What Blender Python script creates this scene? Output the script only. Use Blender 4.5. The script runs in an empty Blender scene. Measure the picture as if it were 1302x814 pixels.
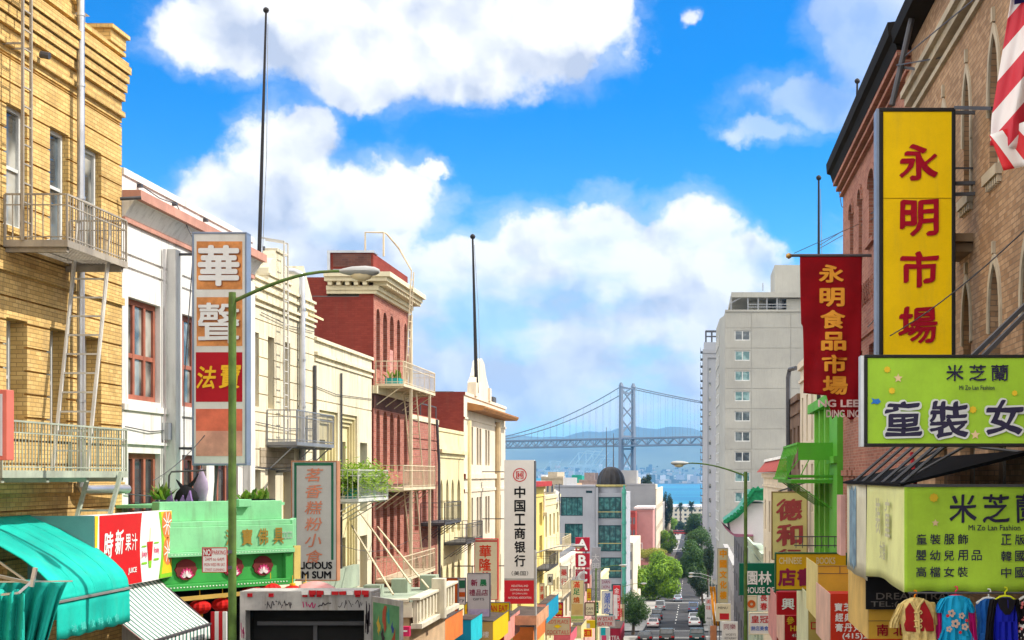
import bpy, math, random
from mathutils import Vector, noise
random.seed(11)
R = math.radians
# ---------------------------------------------------------------- measuring frame (metres; camera at the origin looking along +Y)
W, H, CX, CY, F = 1302.0, 814.0, 880.0, 605.0, 1900.0
def P(px, py, Y): return Vector(((px-CX)*Y/F, Y, (CY-py)*Y/F))
def Xp(px, Y): return (px-CX)*Y/F
def Zp(py, Y): return (CY-py)*Y/F
def YX(px, X): return X*F/(px-CX)
sc = bpy.context.scene
COL = sc.collection
# ---------------------------------------------------------------- camera
cam = bpy.data.cameras.new("camera")
cam.sensor_width = 36.0
cam.lens = 36.0*F/W
cam.shift_x = (W/2-CX)/W
cam.shift_y = (CY-H/2)/W
cam.clip_start = 0.5
cam.clip_end = 40000
camo = bpy.data.objects.new("camera", cam)
camo.rotation_euler = (R(90), 0, 0)
COL.objects.link(camo)
sc.camera = camo
# ---------------------------------------------------------------- light and exposure
HAZE = 0.000065
CLOUD_L, CLOUD_D = (5.6, 5.65, 5.7, 1), (2.9, 3.3, 4.2, 1)
TINT_L, TINT_H = (0.40, 0.82, 1.0, 1), (0.003, 0.50, 1.0, 1)
SUN_EL, SUN_AZ = 44.0, 82.0        # azimuth measured from +Y (view direction) clockwise towards +X
sd = Vector((math.sin(R(SUN_AZ))*math.cos(R(SUN_EL)), math.cos(R(SUN_AZ))*math.cos(R(SUN_EL)), math.sin(R(SUN_EL))))
sl = bpy.data.lights.new("sun", 'SUN')
sl.energy = 4.3
sl.angle = R(0.53)
sl.color = (1.0, 0.93, 0.82)
so = bpy.data.objects.new("sun", sl)
so.rotation_euler = sd.to_track_quat('Z', 'Y').to_euler()
so.location = (40, 20, 60)
COL.objects.link(so)
sc.view_settings.view_transform = 'Standard'
sc.view_settings.look = 'None'
sc.view_settings.exposure = 0.42
sc.view_settings.gamma = 1.0
sc.view_settings.use_curve_mapping = False
sc.cycles.max_bounces = 6
sc.cycles.diffuse_bounces = 4
sc.cycles.glossy_bounces = 2
sc.cycles.transmission_bounces = 2
sc.cycles.volume_bounces = 0
sc.cycles.use_adaptive_sampling = True
sc.cycles.adaptive_threshold = 0.02
sc.cycles.use_denoising = True
sc.cycles.sample_clamp_indirect = 6.0

# node helper
class NT:
    def __init__(s, tree): s.t = tree
    def n(s, typ, **kw):
        nd = s.t.nodes.new(typ)
        for k, v in kw.items():
            if k == 'ins':
                for i, val in v.items():
                    if hasattr(val, 'is_output'): s.t.links.new(val, nd.inputs[i])
                    else: nd.inputs[i].default_value = val
            else: setattr(nd, k, v)
        return nd
    def math(s, op, a, b=0.0, c=None, clamp=False):
        ins = {0: a, 1: b}
        if c is not None: ins[2] = c
        return s.n('ShaderNodeMath', operation=op, use_clamp=clamp, ins=ins).outputs[0]
    def vmath(s, op, a, b=(0, 0, 0)):
        nd = s.n('ShaderNodeVectorMath', operation=op, ins={0: a, 1: b})
        return nd.outputs['Value'] if op in ('LENGTH', 'DOT_PRODUCT', 'DISTANCE') else nd.outputs[0]
    def sstep(s, x, lo, hi, a=0.0, b=1.0):
        return s.n('ShaderNodeMapRange', interpolation_type='SMOOTHSTEP', ins={0: x, 1: lo, 2: hi, 3: a, 4: b}).outputs[0]
    def mix(s, f, a, b, blend='MIX'):
        nd = s.n('ShaderNodeMix', data_type='RGBA', blend_type=blend, clamp_factor=True)
        for i, v in ((0, f), (6, a), (7, b)):
            if hasattr(v, 'is_output'): s.t.links.new(v, nd.inputs[i])
            else: nd.inputs[i].default_value = v
        return nd.outputs[2]
    def noise(s, vec, scale, detail=6, rough=0.55, dist=0.0, dim='3D'):
        nd = s.n('ShaderNodeTexNoise', noise_dimensions=dim, ins={'Scale': scale, 'Detail': detail, 'Roughness': rough, 'Distortion': dist})
        if vec is not None: s.t.links.new(vec, nd.inputs['Vector'])
        return nd.outputs[0]

# ---------------------------------------------------------------- sky with cumulus
def ang(px, py):
    x, y, z = px-CX, F, CY-py
    return math.atan2(x, y), math.atan2(z, math.hypot(x, y))
world = bpy.data.worlds.new("World")
sc.world = world
world.use_nodes = True
wt = world.node_tree
wt.nodes.clear()
w = NT(wt)
sky = w.n('ShaderNodeTexSky', sky_type='NISHITA', sun_disc=False, sun_elevation=R(SUN_EL), sun_rotation=R(SUN_AZ))
sky.air_density = 1.0
sky.dust_density = 0.35
sky.ozone_density = 2.2
sky.altitude = 0
tc = w.n('ShaderNodeTexCoord').outputs['Generated']
sep = w.n('ShaderNodeSeparateXYZ', ins={0: tc})
dx, dy, dz = sep.outputs[0], sep.outputs[1], sep.outputs[2]
az = w.math('ARCTAN2', dx, dy)
el = w.math('ARCSINE', dz)
p0 = w.n('ShaderNodeCombineXYZ', ins={0: az, 1: el, 2: 0.0}).outputs[0]
# billowing distortion of the cloud outlines
wrp = w.n('ShaderNodeTexNoise', noise_dimensions='3D', ins={'Vector': p0, 'Scale': 22.0, 'Detail': 5.0, 'Roughness': 0.6})
wv = w.vmath('SUBTRACT', wrp.outputs['Color'], (0.5, 0.5, 0.5))
sclv = w.n('ShaderNodeVectorMath', operation='SCALE', ins={0: wv, 3: 0.035}).outputs[0]
p = w.vmath('ADD', p0, sclv)
BLOBS = [  # px, py, rx, ry, opacity : cumulus masses in the part of the sky the street looks at
    (300, 45, 110, 55, 1), (380, 10, 130, 75, 1), (480, 45, 150, 88, 1), (590, 55, 150, 82, 1), (700, 38, 125, 66, 1), (770, 5, 45, 55, 1), (450, 115, 80, 38, .8),
    (300, 270, 80, 70, 1), (360, 215, 75, 75, 1), (395, 172, 42, 38, 1), (455, 270, 105, 70, 1), (500, 248, 55, 50, 1), (545, 215, 26, 16, .8), (250, 330, 110, 75, 1),
    (600, 350, 95, 55, 1), (690, 320, 90, 58, 1), (768, 300, 62, 58, 1), (835, 325, 65, 52, 1), (885, 308, 62, 58, 1), (950, 340, 70, 50, 1), (1010, 390, 70, 55, 1),
    (700, 400, 230, 85, 1), (880, 410, 190, 85, 1), (560, 410, 160, 75, 1), (420, 350, 170, 85, 1), (1035, 130, 140, 50, .7), (1110, 50, 90, 100, .8), (975, 165, 95, 26, .6), (1075, 15, 70, 50, .8),
    (881, 26, 26, 22, .40), (640, 480, 330, 75, 1), (900, 490, 280, 70, 1), (1200, 360, 140, 110, 1)]
def field(q):
    f_ = None
    for (bx, by, rx, ry, k) in BLOBS:
        a, e = ang(bx, by)
        d = w.vmath('MULTIPLY', w.vmath('SUBTRACT', q, (a, e, 0)), (F/rx, F/ry, 0))
        v = w.math('SUBTRACT', k, w.vmath('LENGTH', d))
        f_ = v if f_ is None else w.math('SMOOTH_MAX', f_, v, 0.16)
    return w.math('MAXIMUM', f_, -0.9)
f = field(p)
fu = field(w.vmath('ADD', p, (0.014, 0.036, 0.0)))                # the same cloud a little nearer to the sun
n1 = w.noise(p0, 26.0, 9, 0.58)
r1 = w.noise(p, 20.0, 3, 0.45)
r2 = w.noise(w.vmath('ADD', p, (0.010, 0.014, 0.0)), 20.0, 3, 0.45)
big = w.noise(w.vmath('MULTIPLY', p0, (1, 1.7, 1)), 8.0, 5, 0.55)
fm = w.math('ADD', f, w.math('MULTIPLY', w.math('SUBTRACT', n1, 0.5), 0.95))
mask = w.sstep(fm, -0.05, 0.30)
veil = w.math('MULTIPLY', w.sstep(w.math('ADD', f, w.math('MULTIPLY', w.math('SUBTRACT', w.noise(w.vmath('MULTIPLY', p, (1, 1.8, 1)), 11.0, 6, 0.62), 0.5), 1.6)), -0.32, 0.35), 0.42)
mask = w.math('MAXIMUM', mask, veil)
wisp = w.vmath('LENGTH', w.vmath('MULTIPLY', w.vmath('SUBTRACT', p0, ang(1050, 100)+(0,)), (F/170, F/150, 0)))
mask = w.math('MULTIPLY', mask, w.sstep(wisp, 0.6, 1.15, 0.42, 1.0))
under = w.sstep(fu, -0.05, 0.85)                                   # cloud lying between here and the sun
lit = w.math('SUBTRACT', 1.06, w.math('MULTIPLY', under, 0.72))
lit = w.math('ADD', lit, w.math('MULTIPLY', w.math('SUBTRACT', r1, r2), 3.6))
lit = w.math('ADD', lit, w.math('MULTIPLY', w.math('SUBTRACT', big, 0.48), 1.5), clamp=True)
low = w.sstep(el, 0.03, 0.17)
lit = w.math('MULTIPLY', lit, w.math('ADD', 0.52, w.math('MULTIPLY', low, 0.48)))
ccol = w.mix(lit, CLOUD_D, CLOUD_L)
# gaps and thin places in the low bank
thin = w.math('MULTIPLY', w.sstep(big, 0.52, 0.36), w.math('SUBTRACT', 1.0, w.sstep(el, 0.10, 0.19)))
mask = w.math('MULTIPLY', mask, w.math('SUBTRACT', 1.0, w.math('MULTIPLY', thin, 0.55)))
# clear sky: a deep clear-day blue over the bay, paler at the horizon
tint = w.mix(w.sstep(el, 0.02, 0.27), TINT_L, TINT_H)
front = w.math('MULTIPLY', w.sstep(dy, 0.35, 0.75), w.sstep(el, 0.75, 0.4))
tint = w.mix(front, (0.95, 0.98, 1.0, 1), tint)
clear = w.mix(1.0, sky.outputs[0], tint, 'MULTIPLY')
# added cloud over the unseen sky, bright enough to fill the shaded faces
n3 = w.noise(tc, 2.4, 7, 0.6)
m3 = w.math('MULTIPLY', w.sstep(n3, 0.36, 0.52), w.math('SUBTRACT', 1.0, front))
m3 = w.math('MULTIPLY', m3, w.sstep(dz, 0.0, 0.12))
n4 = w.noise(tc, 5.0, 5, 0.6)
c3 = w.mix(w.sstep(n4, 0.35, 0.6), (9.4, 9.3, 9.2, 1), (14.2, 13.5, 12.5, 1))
col = w.mix(w.math('MULTIPLY', mask, front), clear, ccol)
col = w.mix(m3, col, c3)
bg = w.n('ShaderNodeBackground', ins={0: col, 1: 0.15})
wo = w.n('ShaderNodeOutputWorld', ins={0: bg.outputs[0]})

# ---------------------------------------------------------------- materials
def S(r, g, b, k=1.0):
    def l(c):
        c /= 255.0
        return (c/12.92 if c <= 0.04045 else ((c+0.055)/1.055)**2.4)*k
    return (l(r), l(g), l(b), 1)
def sh(c, k): return (min(c[0]*k, 1), min(c[1]*k, 1), min(c[2]*k, 1), 1)
_mats = {}
def M(name, c=(0.5, 0.5, 0.5, 1), rough=0.75, var=0.18, scale=1.6, metal=0.0, bump=0.0, spec=0.12, streak=0.0, brick=None, emis=None, fine=0.06):
    if name in _mats: return _mats[name]
    m = bpy.data.materials.new(name)
    m.use_nodes = True
    t = NT(m.node_tree)
    b = m.node_tree.nodes['Principled BSDF']
    b.inputs['Roughness'].default_value = rough
    b.inputs['Metallic'].default_value = metal
    b.inputs['Specular IOR Level'].default_value = spec
    tcn = t.n('ShaderNodeTexCoord')
    uv, ob = tcn.outputs['UV'], tcn.outputs['Object']
    base = None
    hgt = None
    if brick:
        c1, c2, mo, bw, bh = brick
        bn = t.n('ShaderNodeTexBrick', offset=0.5, ins={'Vector': uv, 'Color1': c1, 'Color2': c2, 'Mortar': mo, 'Scale': 1.0, 'Mortar Size': 0.007,
                 'Mortar Smooth': 0.15, 'Bias': 0.0, 'Brick Width': bw, 'Row Height': bh})
        base = bn.outputs[0]
        hgt = t.math('SUBTRACT', 1.0, bn.outputs['Fac'])
    else: base = c
    n1 = t.noise(ob, scale, 7, 0.6)
    base = t.mix(t.sstep(n1, 0.3, 0.72), t.mix(1.0, base, (1-var, 1-var, 1-var*0.9, 1), 'MULTIPLY'), t.mix(1.0, base, (1+var*0.5,)*3+(1,), 'MULTIPLY'))
    if fine:
        n2 = t.noise(ob, 28.0, 3, 0.7)
        base = t.mix(n2, t.mix(1.0, base, (1-fine*2,)*3+(1,), 'MULTIPLY'), base)
    if streak:
        mp = t.n('ShaderNodeMapping', ins={0: ob, 3: (3.2, 3.2, 0.35)})
        ns = t.noise(mp.outputs[0], 2.0, 6, 0.65)
        base = t.mix(t.math('MULTIPLY', t.sstep(ns, 0.47, 0.74), streak), base, (0.13, 0.105, 0.08, 1))
    t.t.links.new(base, b.inputs['Base Color']) if hasattr(base, 'is_output') else None
    if bump or hgt is not None:
        nb = t.noise(ob, 40.0, 4, 0.6)
        h = nb if hgt is None else t.math('ADD', hgt, t.math('MULTIPLY', nb, 0.35))
        bp = t.n('ShaderNodeBump', ins={'Strength': bump or 0.5, 'Distance': 0.012, 'Height': h})
        t.t.links.new(bp.outputs[0], b.inputs['Normal'])
    if emis:
        b.inputs['Emission Color'].default_value = emis[0]
        b.inputs['Emission Strength'].default_value = emis[1]
    _mats[name] = m
    return m
def Mleaf(name, c1, c2, c3=None):
    if name in _mats: return _mats[name]
    m = bpy.data.materials.new(name)
    m.use_nodes = True
    t = NT(m.node_tree)
    b = m.node_tree.nodes['Principled BSDF']
    g = t.n('ShaderNodeNewGeometry')
    tcn = t.n('ShaderNodeTexCoord')
    nz = t.noise(tcn.outputs['Object'], 0.9, 3, 0.5)
    a = t.math('ADD', t.math('MULTIPLY', g.outputs['Random Per Island'], 0.6), t.math('MULTIPLY', nz, 0.5))
    base = t.mix(t.sstep(a, 0.2, 0.85), c1, c2)
    t.t.links.new(base, b.inputs['Base Color'])
    b.inputs['Roughness'].default_value = 0.55
    b.inputs['Specular IOR Level'].default_value = 0.3
    tr = t.n('ShaderNodeBsdfTranslucent')
    t.t.links.new(t.mix(1.0, base, (1.3, 1.5, 0.5, 1), 'MULTIPLY'), tr.inputs[0])
    mx = t.n('ShaderNodeMixShader', ins={0: 0.3, 1: b.outputs[0], 2: tr.outputs[0]})
    t.t.links.new(mx.outputs[0], m.node_tree.nodes['Material Output'].inputs[0])
    _mats[name] = m
    return m
def Mglass(name, c=(0.02, 0.025, 0.03, 1), rough=0.06, c2=None):
    if name in _mats: return _mats[name]
    m = bpy.data.materials.new(name)
    m.use_nodes = True
    t = NT(m.node_tree)
    b = m.node_tree.nodes['Principled BSDF']
    tcn = t.n('ShaderNodeTexCoord')
    nz = t.noise(tcn.outputs['Object'], 1.3, 2, 0.5)
    base = t.mix(t.sstep(nz, 0.4, 0.65), c, c2 or sh(c, 2.2))
    t.t.links.new(base, b.inputs['Base Color'])
    b.inputs['Roughness'].default_value = rough
    b.inputs['Specular IOR Level'].default_value = 0.8
    _mats[name] = m
    return m

# ---------------------------------------------------------------- mesh builder
Z = Vector((0, 0, 1))
class MB:
    def __init__(s, mat=None):
        s.v, s.f, s.fm, s.mats, s.cur = [], [], [], [], 0
        if mat: s.m(mat)
    def m(s, mat):
        if mat not in s.mats: s.mats.append(mat)
        s.cur = s.mats.index(mat)
        return s
    def poly(s, pts):
        b = len(s.v)
        s.v += [Vector(q) for q in pts]
        s.f.append(tuple(range(b, b+len(pts))))
        s.fm.append(s.cur)
        return s
    def mesh(s, vs, fs):
        b = len(s.v)
        s.v += [Vector(q) for q in vs]
        for f_ in fs:
            s.f.append(tuple(b+i for i in f_))
            s.fm.append(s.cur)
        return s
    def hexa(s, c):      # 8 corners: bottom 4, top 4
        return s.mesh(c, [(3, 2, 1, 0), (4, 5, 6, 7), (0, 1, 5, 4), (1, 2, 6, 5), (2, 3, 7, 6), (3, 0, 4, 7)])
    def box(s, x0, x1, y0, y1, z0, z1):
        x0, x1 = sorted((x0, x1)); y0, y1 = sorted((y0, y1)); z0, z1 = sorted((z0, z1))
        return s.hexa([(x0, y0, z0), (x1, y0, z0), (x1, y1, z0), (x0, y1, z0), (x0, y0, z1), (x1, y0, z1), (x1, y1, z1), (x0, y1, z1)])
    def bar(s, a, b, w_, h_=None, up=Z):
        a, b = Vector(a), Vector(b)
        h_ = h_ or w_
        d = (b-a).normalized()
        if abs(d.dot(up)) > 0.98: up = Vector((0, 1, 0))
        x = d.cross(up).normalized()*w_/2
        y = d.cross(x).normalized()*h_/2
        return s.hexa([a-x-y, a+x-y, a+x+y, a-x+y, b-x-y, b+x-y, b+x+y, b-x+y])
    def tube(s, pts, r, n=8, r1=None):
        pts = [Vector(q) for q in pts]
        r1 = r if r1 is None else r1
        vs, fs = [], []
        px_ = None
        for i, q in enumerate(pts):
            d = (pts[min(i+1, len(pts)-1)]-pts[max(i-1, 0)]).normalized()
            if px_ is None:
                ref = Z if abs(d.z) < 0.9 else Vector((0, 1, 0))
                px_ = d.cross(ref).normalized()
            else:
                px_ = (px_-d*px_.dot(d)).normalized()
            py_ = d.cross(px_)
            rr = r+(r1-r)*i/max(1, len(pts)-1)
            for k in range(n):
                t_ = 2*math.pi*k/n
                vs.append(q+(px_*math.cos(t_)+py_*math.sin(t_))*rr)
        for i in range(len(pts)-1):
            for k in range(n):
                a, b = i*n+k, i*n+(k+1) % n
                fs.append((a, b, b+n, a+n))
        fs.append(tuple(range(n-1, -1, -1)))
        fs.append(tuple(range((len(pts)-1)*n, len(pts)*n)))
        return s.mesh(vs, fs)
    def lathe(s, c, prof, n=20, sx=1.0, sy=1.0):
        c = Vector(c)
        vs, fs = [], []
        for (r, z) in prof:
            for k in range(n):
                t_ = 2*math.pi*k/n
                vs.append(c+Vector((r*math.cos(t_)*sx, r*math.sin(t_)*sy, z)))
        for i in range(len(prof)-1):
            for k in range(n):
                a, b = i*n+k, i*n+(k+1) % n
                fs.append((a, b, b+n, a+n))
        fs.append(tuple(range(n-1, -1, -1)))
        fs.append(tuple(range((len(prof)-1)*n, len(prof)*n)))
        return s.mesh(vs, fs)
    def prism(s, pts, vec):
        vec = Vector(vec)
        n = len(pts)
        a = [Vector(q) for q in pts]
        b = [q+vec for q in a]
        fs = [tuple(range(n)), tuple(range(2*n-1, n-1, -1))]+[(i, i+n, (i+1) % n+n, (i+1) % n) for i in range(n)]
        return s.mesh(a+b, fs)
    def grid(s, fn, nu, nv):
        vs = [fn(i/nu, j/nv) for j in range(nv+1) for i in range(nu+1)]
        fs = [(j*(nu+1)+i, j*(nu+1)+i+1, (j+1)*(nu+1)+i+1, (j+1)*(nu+1)+i) for j in range(nv) for i in range(nu)]
        return s.mesh(vs, fs)
    def build(s, name, parent=None, origin=None, smooth=False, bev=0.0, solid=0.0):
        me = bpy.data.meshes.new(name)
        o_ = Vector(origin) if origin is not None else Vector((0, 0, 0))
        me.from_pydata([tuple(q-o_) for q in s.v], [], s.f)
        for m_ in s.mats: me.materials.append(m_)
        me.polygons.foreach_set('material_index', s.fm)
        uvl = me.uv_layers.new(name='UVMap')
        data = [0.0]*(2*len(me.loops))
        for pl_ in me.polygons:
            nx, ny, nz = (abs(q) for q in pl_.normal)
            for li in pl_.loop_indices:
                q = s.v[me.loops[li].vertex_index]
                if nz > nx and nz > ny: a, b = q.x, q.y
                elif nx > ny: a, b = q.y, q.z
                else: a, b = q.x, q.z
                data[2*li], data[2*li+1] = a, b
        uvl.data.foreach_set('uv', data)
        if smooth:
            me.polygons.foreach_set('use_smooth', [True]*len(me.polygons))
            try: me.set_sharp_from_angle(angle=R(38))
            except Exception: pass
        ob = bpy.data.objects.new(name, me)
        COL.objects.link(ob)
        if parent: ob.parent = parent
        elif origin is not None: ob.location = o_
        if solid:
            md = ob.modifiers.new('solid', 'SOLIDIFY'); md.thickness = solid; md.offset = 0
        if bev:
            md = ob.modifiers.new('bevel', 'BEVEL'); md.width = bev; md.segments = 2; md.limit_method = 'ANGLE'
        return ob

# ---------------------------------------------------------------- things and parts
def thing(name, label, cat, loc=(0, 0, 0), group=None):
    o = bpy.data.objects.new(name, None)
    o.empty_display_size = 0.3
    o.location = loc
    COL.objects.link(o)
    o['label'] = label
    o['category'] = cat
    if group: o['group'] = group
    return o
def root_of(o):
    while o.parent: o = o.parent
    return o
def part(name, mb, parent, smooth=False, bev=0.0, solid=0.0, label=None):
    o = mb.build(name, parent, root_of(parent).location, smooth, bev, solid)
    if label: o['label'] = label
    return o
def solo(name, mb, label, cat, group=None, smooth=False, bev=0.0, solid=0.0, kind=None):
    lo = [min(q[i] for q in mb.v) for i in range(3)]
    hi = [max(q[i] for q in mb.v) for i in range(3)]
    o = mb.build(name, None, ((lo[0]+hi[0])/2, (lo[1]+hi[1])/2, lo[2]), smooth, bev, solid)
    if label: o['label'] = label
    if cat: o['category'] = cat
    if group: o['group'] = group
    if kind: o['kind'] = kind
    return o
def structure(name, mb, smooth=False, kind='structure'):
    o = mb.build(name, None, (0, 0, 0), smooth)
    o['kind'] = kind
    return o

# ---------------------------------------------------------------- planes, walls with relief, windows
class Plane:
    def __init__(s, O, U, N): s.O, s.U, s.N = Vector(O), Vector(U).normalized(), Vector(N).normalized()
    def pt(s, u, v, d=0.0): return s.O+s.U*u+Z*v-s.N*d
XL, XR = -11.0, 4.2
LP = Plane((XL, 0, 0), (0, 1, 0), (1, 0, 0))
RP = Plane((XR, 0, 0), (0, 1, 0), (-1, 0, 0))
def camplane(Y): return Plane((0, Y, 0), (1, 0, 0), (0, -1, 0))
def pbox(mb, pl, u0, u1, v0, v1, d0, d1):
    c = [pl.pt(u0, v0, d0), pl.pt(u1, v0, d0), pl.pt(u1, v0, d1), pl.pt(u0, v0, d1)]
    return mb.hexa(c+[q+Z*(v1-v0) for q in c])
def relief(mb, pl, u0, u1, v0, v1, rects=(), edge=0.5, emat=None):
    base = mb.cur
    ei = base
    if emat:
        mb.m(emat); ei = mb.cur; mb.cur = base
    def uniq(vals, lo, hi):
        out = []
        for q in sorted([lo, hi]+[min(max(x, lo), hi) for x in vals]):
            if not out or q-out[-1] > 1e-4: out.append(q)
        return out
    us = uniq([x for r in rects for x in r[:2]], u0, u1)
    vs = uniq([x for r in rects for x in r[2:4]], v0, v1)
    nu, nv = len(us)-1, len(vs)-1
    D = [[0.0]*nv for _ in range(nu)]
    OP = [[False]*nv for _ in range(nu)]
    MT = [[base]*nv for _ in range(nu)]
    for r in rects:
        opt = r[5] if len(r) > 5 else {}
        mi = None
        if 'mat' in opt:
            mb.m(opt['mat']); mi = mb.cur
        for i in range(nu):
            uc = (us[i]+us[i+1])/2
            if not (r[0] < uc < r[1]): continue
            for j in range(nv):
                vc = (vs[j]+vs[j+1])/2
                if r[2] < vc < r[3]:
                    D[i][j] = r[4]
                    OP[i][j] = opt.get('open', False)
                    if mi is not None: MT[i][j] = mi
    for i in range(nu):
        for j in range(nv):
            d = D[i][j]
            if not OP[i][j]:
                mb.cur = MT[i][j]
                mb.poly([pl.pt(us[i], vs[j], d), pl.pt(us[i+1], vs[j], d), pl.pt(us[i+1], vs[j+1], d), pl.pt(us[i], vs[j+1], d)])
    for i in range(nu+1):
        for j in range(nv):
            a = D[i-1][j] if i > 0 else edge
            b = D[i][j] if i < nu else edge
            if abs(a-b) > 1e-5:
                mb.cur = MT[i-1][j] if (a < b) else MT[min(i, nu-1)][j]
                if i == 0: mb.cur = ei if MT[0][j] == base else MT[0][j]
                mb.poly([pl.pt(us[i], vs[j], a), pl.pt(us[i], vs[j], b), pl.pt(us[i], vs[j+1], b), pl.pt(us[i], vs[j+1], a)])
    for i in range(nu):
        for j in range(nv+1):
            a = D[i][j-1] if j > 0 else edge
            b = D[i][j] if j < nv else edge
            if abs(a-b) > 1e-5:
                mb.cur = MT[i][j-1] if (a < b and j > 0) else MT[i][min(j, nv-1)]
                mb.poly([pl.pt(us[i], vs[j], a), pl.pt(us[i+1], vs[j], a), pl.pt(us[i+1], vs[j], b), pl.pt(us[i], vs[j], b)])
    mb.cur = base
def arch_h(t, kind):
    if kind == 'round': return math.sqrt(max(0, 1-(2*t-1)**2))
    tt = t if t <= 0.5 else 1-t
    return math.sqrt(max(0, 1-(1-tt)**2))/0.8660254
def arch(mb, pl, u0, u1, vt, rise, d, kind='round', n=10):
    pv = [(u0+(u1-u0)*i/n, vt-rise+rise*arch_h(i/n, kind)) for i in range(n+1)]
    for (a, b) in zip(pv, pv[1:]):
        if vt-a[1] > 1e-4 or vt-b[1] > 1e-4:
            q = [pl.pt(a[0], a[1]), pl.pt(b[0], b[1])]
            if vt-b[1] > 1e-4: q.append(pl.pt(b[0], vt))
            if vt-a[1] > 1e-4: q.append(pl.pt(a[0], vt))
            mb.poly(q)
        mb.poly([pl.pt(a[0], a[1]), pl.pt(a[0], a[1], d), pl.pt(b[0], b[1], d), pl.pt(b[0], b[1])])
def hood(mb, pl, u0, u1, vt, rise, w_, out, kind='gothic', leg=0.0, n=10):     # projecting stone mould round an arch
    pv = [(u0+(u1-u0)*i/n, vt-rise+rise*arch_h(i/n, kind)) for i in range(n+1)]
    cu = (u0+u1)/2
    ov = [(cu+(a-cu)*(1+2*w_/(u1-u0)), b+w_*(0.2+1.2*arch_h(i/n, kind))) for i, (a, b) in enumerate(pv)]
    if leg:
        pv = [(pv[0][0], pv[0][1]-leg)]+pv+[(pv[-1][0], pv[-1][1]-leg)]
        ov = [(ov[0][0], ov[0][1]-leg)]+ov+[(ov[-1][0], ov[-1][1]-leg)]
    for i in range(len(pv)-1):
        q = [pv[i], pv[i+1], ov[i+1], ov[i]]
        mb.hexa([pl.pt(a, b, 0.01) for a, b in q]+[pl.pt(a, b, -out) for a, b in q])
def window(root, pl, u0, u1, v0, v1, d, fmat, gmat, cols=1, rows=2, fw=0.06, name='window', label=None, split=0.5):
    mb = MB(fmat)
    a, b = d-0.05, d+0.03
    pbox(mb, pl, u0, u0+fw, v0, v1, a, b); pbox(mb, pl, u1-fw, u1, v0, v1, a, b)
    pbox(mb, pl, u0+fw, u1-fw, v0, v0+fw, a, b); pbox(mb, pl, u0+fw, u1-fw, v1-fw, v1, a, b)
    for k in range(1, cols):
        c = u0+(u1-u0)*k/cols
        pbox(mb, pl, c-fw/2, c+fw/2, v0+fw, v1-fw, a+0.005, b-0.005)
    for k in range(1, rows):
        c = v0+(v1-v0)*(k/rows if rows > 2 else split)
        pbox(mb, pl, u0+fw, u1-fw, c-fw*0.4, c+fw*0.4, a+0.01, b-0.01)
    wo_ = part(name, mb, root, label=label)
    g = MB(gmat)
    pbox(g, pl, u0+fw*0.5, u1-fw*0.5, v0+fw*0.5, v1-fw*0.5, d, d+0.015)
    part('pane', g, wo_)
    return wo_
def balcony(root, pl, u0, u1, z, out, rh, mat, step=0.13, slat=False, th=0.09, bt=0.014, name='balcony', ends=(True, True)):
    mb = MB(mat)
    if slat:
        k = 0.02
        while k < out-0.03:
            pbox(mb, pl, u0+0.03, u1-0.03, z-0.03, z, -k-0.03, -k)
            k += 0.062
        pbox(mb, pl, u0, u0+0.03, z-th, z+0.01, -out, 0); pbox(mb, pl, u1-0.03, u1, z-th, z+0.01, -out, 0)
        pbox(mb, pl, u0+0.03, u1-0.03, z-th, z+0.01, -out, -out+0.02)
    else:
        pbox(mb, pl, u0, u1, z-th, z, -out, 0)
    nb = max(2, int((u1-u0)/1.4)+1)
    for k in range(nb):
        u = u0+0.12+(u1-u0-0.24)*k/(nb-1)
        if not slat: mb.bar(pl.pt(u, z-th-0.02, -out+0.12), pl.pt(u, z-0.75, 0), 0.03)
        mb.bar(pl.pt(u, z-th-0.03, -out+0.05), pl.pt(u, z-th-0.03, 0), 0.09 if slat else 0.05)
    bo = part(name, mb, root)
    r = MB(mat)
    def run(a, b, first=0, skip_last=False):
        ln = (b-a).length
        n = max(2, int(ln/step))
        r.bar(a+Z*rh, b+Z*rh, 0.028); r.bar(a+Z*(rh-0.17), b+Z*(rh-0.17), 0.018); r.bar(a+Z*0.06, b+Z*0.06, 0.018)
        for k in range(first, n+(0 if skip_last else 1)):
            q = a+(b-a)*k/n
            r.bar(q+Z*0.0, q+Z*rh, 0.032 if k in (0, n) else bt)
    a, b = pl.pt(u0+0.02, z, -out+0.02), pl.pt(u1-0.02, z, -out+0.02)
    run(a, b)
    if ends[0]: run(pl.pt(u0+0.02, z, -0.02), a-pl.N*0.02, 0, True)
    if ends[1]: run(pl.pt(u1-0.02, z, -0.02), b-pl.N*0.02, 0, True)
    part('railing', r, bo)
    return bo
def ladder(mb, a0, a1, side, step=0.3, w_=0.04):
    a0, a1, side = Vector(a0), Vector(a1), Vector(side)
    mb.bar(a0, a1, w_); mb.bar(a0+side, a1+side, w_)
    n = int((a1-a0).length/step)
    for k in range(1, n):
        q = a0+(a1-a0)*k/n
        mb.bar(q, q+side, w_*0.6)
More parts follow.
